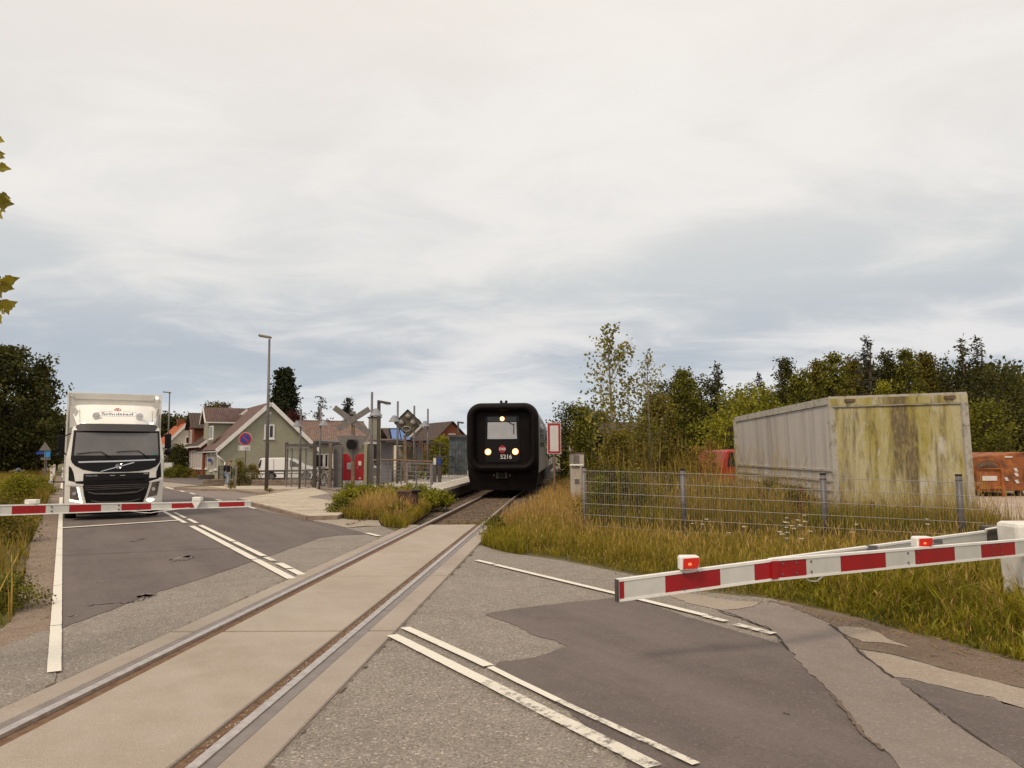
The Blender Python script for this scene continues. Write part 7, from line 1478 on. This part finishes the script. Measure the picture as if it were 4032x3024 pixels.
blades('trackside_grass', [tr(S_END + .3, 1.7)[:2], tr(S_END + .2, 3.2)[:2], tr(60, 4.5)[:2], tr(60, 2.3)[:2]], 160, .4, 'grass_dry', 'thin dry grass on the ballast shoulder right of the train', 'grass', .008, .3, .4, -.03, 20000, .3)
blades('trackside_grass', [tr(45, 3.5)[:2], tr(60, 4.5)[:2], (14, 120), (24, 120), (8, 40)], 25, .6, 'grass_dry', 'pale dry grass field beside the far track', 'grass', .03, .3, .4, 0, 20000, .3)
blades('sleeper_weeds', [tr(19.6, .1)[:2], tr(19.6, .9)[:2], tr(20.6, .8)[:2], tr(20.6, -.4)[:2]], 200, .12, 'grass', 'small weeds between the rails just beyond the concrete deck', 'weeds', .006, .5, 0, -.08, 400, .3)
tree('bush', 'small dark bush on the concrete edge where the verge begins', tuple(G(1945, 2110)), .38, .30, 'leaf_mid', 'shrub', 40, 40, .04, seed=22, clear=.02, csize=.16, cat='bush')
# left verge
lv = [tuple(G(x, y))[:2] for x, y in ((222, 1862), (214, 1900), (190, 1970), (164, 2049), (138, 2100), (119, 2148), (105, 2250), (99, 2297), (50, 2447), (-20, 2500), (-400, 2600), (-700, 2150), (-400, 1930), (-100, 1870), (60, 1862))]
blades('verge_grass', lv, 650, .50, 'weed_tall', 'rough straw and green grass on the left verge beside the gravel strip', 'grass', .009, .4, .3, 0, 60000, .5, None, .25, tonebias=.0)
blades('verge_grass', lv, 420, .36, 'grass_green', 'green grass growing among the straw on the left verge', 'grass', .011, .5, 0, 0, 40000, .35, None, .3, tonebias=-.1)
tree('bush', 'yellow green weed bush on the left verge above the barrier', tuple(G(70, 1985)), 1.05, .9, 'leaf_yel', 'shrub', 110, 60, .06, seed=23, clear=.02, csize=.35, cat='bush')
tree('bush', 'smaller yellow green weed bush near the gravel on the left verge', tuple(G(165, 1950)), .75, .6, 'leaf_yel', 'shrub', 70, 50, .06, seed=24, clear=.02, csize=.3, cat='bush')
tree('bush', 'olive weed bush at the left edge below the barrier', tuple(G(-10, 2140)), .8, .7, 'leaf_olive', 'shrub', 80, 60, .05, seed=25, clear=.02, csize=.28, cat='bush')
tree('bush', 'low weed bush in the bottom corner of the left verge', tuple(G(20, 2400)), .32, .42, 'leaf_mid', 'shrub', 60, 60, .03, seed=26, clear=.02, csize=.16, cat='bush')
# birch saplings and bushes right of the track
tree('birch_sapling', 'slender birch sapling with sparse yellow leaves, tallest beside the track', Gd(2418, 23.5), at(2391, 1278, 23.5).z, 1.3, 'leaf_birch', 'birch', 170, 14, .115, bark='birch_bark', seed=31, clear=.25, csize=.34)
tree('birch_sapling', 'thin pale birch sapling with very few leaves right of the taller one', Gd(2560, 25), at(2545, 1375, 25).z, 1.1, 'leaf_birch', 'birch', 110, 11, .090, bark='birch_bark', seed=32, clear=.3, csize=.3)
tree('birch_sapling', 'short leafy birch between the two saplings', Gd(2500, 24.5), at(2500, 1480, 24.5).z, .8, 'leaf_olive', 'birch', 70, 14, .08, bark='birch_bark', seed=34, clear=.15, csize=.3)
tree('bush', 'leafy green bush behind the pale cabinets', Gd(2300, 30), at(2300, 1600, 30).z, .75, 'leaf_mid', 'wild', 130, 40, .09, seed=35, clear=.08, csize=.45, cat='bush')
tree('bush', 'dark green bush directly behind the left mesh panel', Gd(2400, 18.2), 1.35, .75, 'leaf_dark', 'shrub', 150, 60, .05, seed=36, clear=.02, csize=.3, cat='bush')
tree('bush', 'olive bush at the foot of the tallest birch', Gd(2440, 22.5), at(2440, 1700, 22.5).z, .9, 'leaf_olive', 'wild', 110, 40, .08, seed=37, clear=.05, csize=.4, cat='bush')
tree('bush', 'brownish green bush in front of the dark shed', Gd(2600, 27), at(2600, 1560, 27).z, 1.35, 'leaf_olive', 'wild', 190, 46, .09, seed=38, clear=.05, csize=.5, cat='bush')
tree('bush', 'rounded olive bush before the start of the tree line', Gd(2530, 29), at(2530, 1700, 29).z, 1.2, 'leaf_olive', 'shrub', 110, 46, .09, seed=39, clear=.05, csize=.45, cat='bush')
tree('weed_bush', 'feathery pale weed bush behind the second fence post', Gd(2740, 23), at(2740, 1760, 23).z, .6, 'weed_tall', 'wild', 80, 40, .05, seed=40, clear=.05, csize=.3, cat='weed')
tree('weed_bush', 'pointed feathery weed bush just left of the red van', Gd(2800, 26), at(2800, 1735, 26).z, .45, 'weed_tall', 'wild', 70, 40, .05, seed=41, clear=.05, csize=.25, cat='weed')
for k_, (px, Y, h_, r_, lm, lab) in enumerate(((2560, 17.6, .95, .6, 'leaf_mid', 'green leafy weed clump behind the left mesh panel near the second post'), (2950, 17.0, .7, .6, 'leaf_mid', 'low green weed clump behind the middle mesh panel'), (3130, 16.4, .95, .5, 'leaf_olive', 'olive weed clump left of the third fence post'), (3420, 15.9, .55, .7, 'leaf_mid', 'low green weeds at the foot of the mossy wall'), (3640, 15.6, .5, .6, 'leaf_olive', 'low olive weeds at the right foot of the mossy wall'), (2360, 17.0, 1.2, .5, 'leaf_mid', 'green bush filling the corner behind the first fence post'), (2480, 17.4, 1.35, .6, 'leaf_mid', 'tall green bush behind the middle of the left mesh panel'), (2640, 18.5, 1.3, .5, 'leaf_olive', 'olive bush just left of the second fence post'), (2820, 18.0, 1.0, .6, 'leaf_mid', 'green weed clump right of the second fence post'), (3040, 19, 1.1, .6, 'leaf_olive', 'olive weed clump at the foot of the grey container side'))):
    tree('weed_bush', lab, Gd(px, Y), h_, r_, lm, 'shrub', 60, 45, .045, seed=200 + k_, clear=.02, csize=.25, cat='weed')
# tree line
G_T = 'trees of the wood along the right horizon'
line_ = [(2260, 1600, 46, 1.5, 'leaf_dark', 'round', 'dark rounded tree behind the leafy bush near the red framed sign'), (2345, 1630, 50, 1.6, 'leaf_dark', 'round', 'dark low tree left of the tallest birch, over the shed roof'),
 (2640, 1515, 46, 2.2, 'leaf_dark', 'round', 'dark broad tree at the left end of the wood'), (2700, 1462, 44, 2.0, 'leaf_mid', 'wild', 'mid green pointed tree at the left end of the wood'), (2770, 1500, 47, 1.7, 'leaf_dark', 'round', 'dark tree in the dip behind the pointed mid green one'),
 (2838, 1440, 45, 1.3, 'leaf_grey', 'conifer', 'airy feathery tree standing above the left part of the wood'), (2880, 1560, 38, 1.9, 'leaf_yel', 'round', 'bright yellow green tree in front above the red van'), (2975, 1530, 40, 1.9, 'leaf_yel', 'round', 'bright yellow green tree just left of the container corner'),
 (3003, 1478, 50, 1.4, 'leaf_grey', 'conifer', 'thin pale spruce rising in the gap of the wood'), (3060, 1545, 46, 2.2, 'leaf_mid', 'round', 'mid green tree above the long side of the container'), (3105, 1415, 46, 1.4, 'leaf_dark', 'wild', 'crooked dark tree where the wood rises again'),
 (3170, 1462, 44, 2.0, 'leaf_mid', 'wild', 'mid green tree above the middle of the container side'), (3235, 1430, 47, 1.9, 'leaf_olive', 'wild', 'olive tree behind the near container corner'), (3300, 1395, 45, 2.0, 'leaf_mid', 'wild', 'tall mid green tree above the near container corner'), (3370, 1410, 48, 1.8, 'leaf_olive', 'wild', 'olive tree just left of the pointed spruce'),
 (3435, 1335, 45, 1.6, 'leaf_grey', 'conifer', 'pointed spruce rising highest above the mossy wall'), (3510, 1395, 46, 1.9, 'leaf_dark', 'wild', 'dark tree just right of the pointed spruce'), (3590, 1385, 45, 2.0, 'leaf_mid', 'wild', 'mid green tree above the middle of the mossy wall'), (3665, 1392, 47, 1.9, 'leaf_olive', 'wild', 'olive tree above the right half of the mossy wall'),
 (3740, 1400, 45, 1.3, 'leaf_grey', 'birch', 'thin see-through tree near the right container corner'), (3812, 1345, 44, 1.5, 'leaf_dark', 'conifer', 'dark spruce with flat branches right of the container'), (3872, 1335, 45, 1.6, 'leaf_dark', 'conifer', 'twin dark spruce, the right-hand one of the tall pair'), (3935, 1450, 43, 2.2, 'leaf_dark', 'round', 'dark rounded tree falling away right of the tall pair'), (4005, 1480, 45, 2.2, 'leaf_mid', 'wild', 'mid green tree at the right edge'),
 (4070, 1500, 47, 2.0, 'leaf_olive', 'round', 'olive tree cut off by the right edge'), (3880, 1600, 38, 1.5, 'leaf_mid', 'round', 'green young tree above the orange skip'), (3960, 1620, 42, 1.8, 'leaf_dark', 'round', 'dark low tree behind the orange skip')]
for k, (px, py, Y, rad, lm, kd, lab) in enumerate(line_):
    cf = kd == 'conifer'
    tree('woodland_tree', lab, Gd(px, Y), at(px, py, Y).z * (1.0 if not cf else 1.02), rad, lm, kd, (90 if cf else 230 if kd == 'wild' else 150) if kd != 'birch' else 90, (46 if kd != 'wild' else 32) if kd != 'birch' else 14, .15 if not cf else .24, group=G_T, seed=60 + k, clear=.05 if not cf else .25, csize=(.75 if kd != 'wild' else .5) if not cf else .9, tall=.8)
tree('young_tree', 'bright yellow green sapling top peeping over the mossy wall', Gd(3498, 30), at(3498, 1505, 30).z, .5, 'leaf_yel', 'round', 40, 40, .09, seed=95, clear=.6, csize=.3); tree('young_tree', 'small yellow green leaf tuft peeping over the top rail of the mossy wall', Gd(3625, 30), at(3625, 1532, 30).z, .35, 'leaf_yel', 'round', 24, 40, .09, seed=96, clear=.7, csize=.25)
for k, (px, Y, rad) in enumerate(((2700, 52, 3.2), (2880, 54, 3.4), (3060, 54, 3.4), (3240, 55, 3.4), (3420, 56, 3.4), (3600, 56, 3.4), (3780, 54, 3.4), (3960, 52, 3.4), (4140, 52, 3.4))):
    hh = {0: 1600, 1: 1600, 2: 1590, 3: 1500}.get(k, 1460); tree('woodland_tree', 'dense dark inner tree of the wood ' + ('above the dark shed', 'behind the red van', 'behind the far container corner', 'behind the dip of the tree line', 'behind the pointed spruce', 'behind the middle of the mossy wall', 'behind the twin dark spruces', 'behind the orange skip', 'beyond the right edge')[k], Gd(px, Y), at(px, hh, Y).z, rad, 'leaf_dark', 'round', 130, 60, .30, group='dense inner trees of the wood', seed=120 + k, clear=.03, csize=1.2)
# white umbels and poppies in the verge
def umbels(name, label, pts, m, r_, hh):
    for (px, py) in pts:
        b_ = G(px, py); h = hh * random.uniform(.8, 1.2); t = thing(name, label, 'flower', b_, 0, name + 's in the verge'); MB().tube((0, 0, 0), (random.uniform(-.05, .05), 0, h), .004, .002, 4).build('stem', 'weed_stem', t)
        mb = MB(); 
        for k in range(8): a = k * .785; q = r_ * random.uniform(.4, 1); mb.sphere((q * math.cos(a), q * math.sin(a), h + random.uniform(-.006, .006)), r_ * .38, 6, 4, (1, 1, .35))
        mb.build('flower_head', m, t)
M['weed_stem'] = mat('weed stem', (.10, .10, .03), rough=.9)
umbels('white_umbel', 'white flat-topped wild flower in the grass near the mesh fence', [(3120 + random.uniform(-60, 60), 2190 + random.uniform(-30, 60)) for _ in range(10)] + [(random.uniform(2700, 3700), random.uniform(2140, 2230)) for _ in range(12)] + [(3160, 2235), (3195, 2240), (2770, 2170), (2785, 2180)], 'umbel', .035, .5)
pop = G(3872, 2345); umbels('red_poppy', 'single red poppy in the grass beside the white barrier housing', [(3874, 2385)], 'signred', .02, .15)
# foreground tree at the left edge with hanging leaves
lt = thing('foreground_tree', 'lobed leaves of a near tree hanging in from the left edge', 'tree', (-5.6, 4.6, 0), 0)
MB().tube((0, 0, -.1), (0, 0, 7), .22, .10, 12).build('trunk', 'hedge_stem', lt, smooth=True)
M['leaf_near'] = mat('near leaf', (.17, .14, .012), (.34, .27, .02), scale=9, rough=.55, trans=.35, rand=.3)
LY = 4.3; me = None
def near_leaf(px, py, size, rot, tilt):
    global me
    n = 5; o_ = [(0, 0), (.16, .16), (.34, .12), (.40, .30), (.62, .26), (.70, .16), (1.0, .02), (.72, -.14), (.60, -.28), (.42, -.26), (.30, -.14), (.14, -.16)]
    if me is None:
        bm = bmesh.new(); vs = [bm.verts.new((x, -.02 - .12 * abs(z) + .0, z)) for x, z in o_]; mid_ = bm.verts.new((.45, .03, 0))
        for i in range(len(vs)): bm.faces.new((vs[i], vs[(i + 1) % len(vs)], mid_))
        me = bpy.data.meshes.new('leaf'); bm.to_mesh(me); bm.free(); me.materials.append(M['leaf_near'])
    o = link(bpy.data.objects.new('leaf', me)); o.parent = lt; p = ROOTM[lt.name].inverted() @ at(px, py, LY + random.uniform(-.15, .15)); o.location = p; s_ = size * LY / F; o.scale = (s_, s_, s_); o.rotation_euler = (R(tilt), R(-rot), R(random.uniform(-30, 30))); return o
for px, py, sz, rt_, ti in [(-25, 540, 55, -25, 10), (-20, 560, 45, -60, 0), (-40, 600, 60, -5, 20), (-20, 612, 60, -20, -20), (-30, 650, 70, -8, 10), (-10, 648, 55, -40, 30), (-35, 670, 60, -40, 10), (-20, 760, 60, -15, 0), (-40, 790, 90, -5, 20), (0, 790, 66, -8, -10), (0, 800, 60, -50, 15), (-30, 820, 66, -45, 0), (-25, 850, 50, -70, 20), (-10, 1110, 80, 18, 35), (-30, 1120, 80, -10, 30), (-15, 1125, 60, -65, 10), (10, 1095, 62, -12, 50), (-35, 1140, 60, -45, 0), (25, 1100, 45, -50, 30),
                             (-15, 1210, 85, 16, 30), (-40, 1215, 80, 0, 30), (0, 1205, 60, -40, 20), (30, 1185, 64, -24, 50), (-25, 1225, 60, -60, 10), (20, 1200, 45, -70, 20), (-60, 1200, 80, 10, 10), (-60, 1110, 80, 10, 10), (-60, 800, 80, 0, 10), (-60, 640, 80, 0, 10), (-20, 700, 40, -70, 0)]: near_leaf(px, py, sz, rt_, ti)
mb = MB()
for py, ln, rise in ((640, 20, 0), (790, 40, 0), (1100, 60, -8), (1195, 60, -10)):
    a = ROOTM[lt.name].inverted() @ at(-60 + ln, py + rise, LY); b2 = Vector((0, 0, a.z + 1.0 if a.z < 6 else 6.6)); MB().path([b2, b2.lerp(a, .5) + Vector((0, 0, .15)), a], .008, 5).build('twig', 'hedge_stem', lt)
print('objects', len(bpy.data.objects), 'tris', sum(len(o.data.polygons) for o in bpy.data.objects if o.type == 'MESH'))
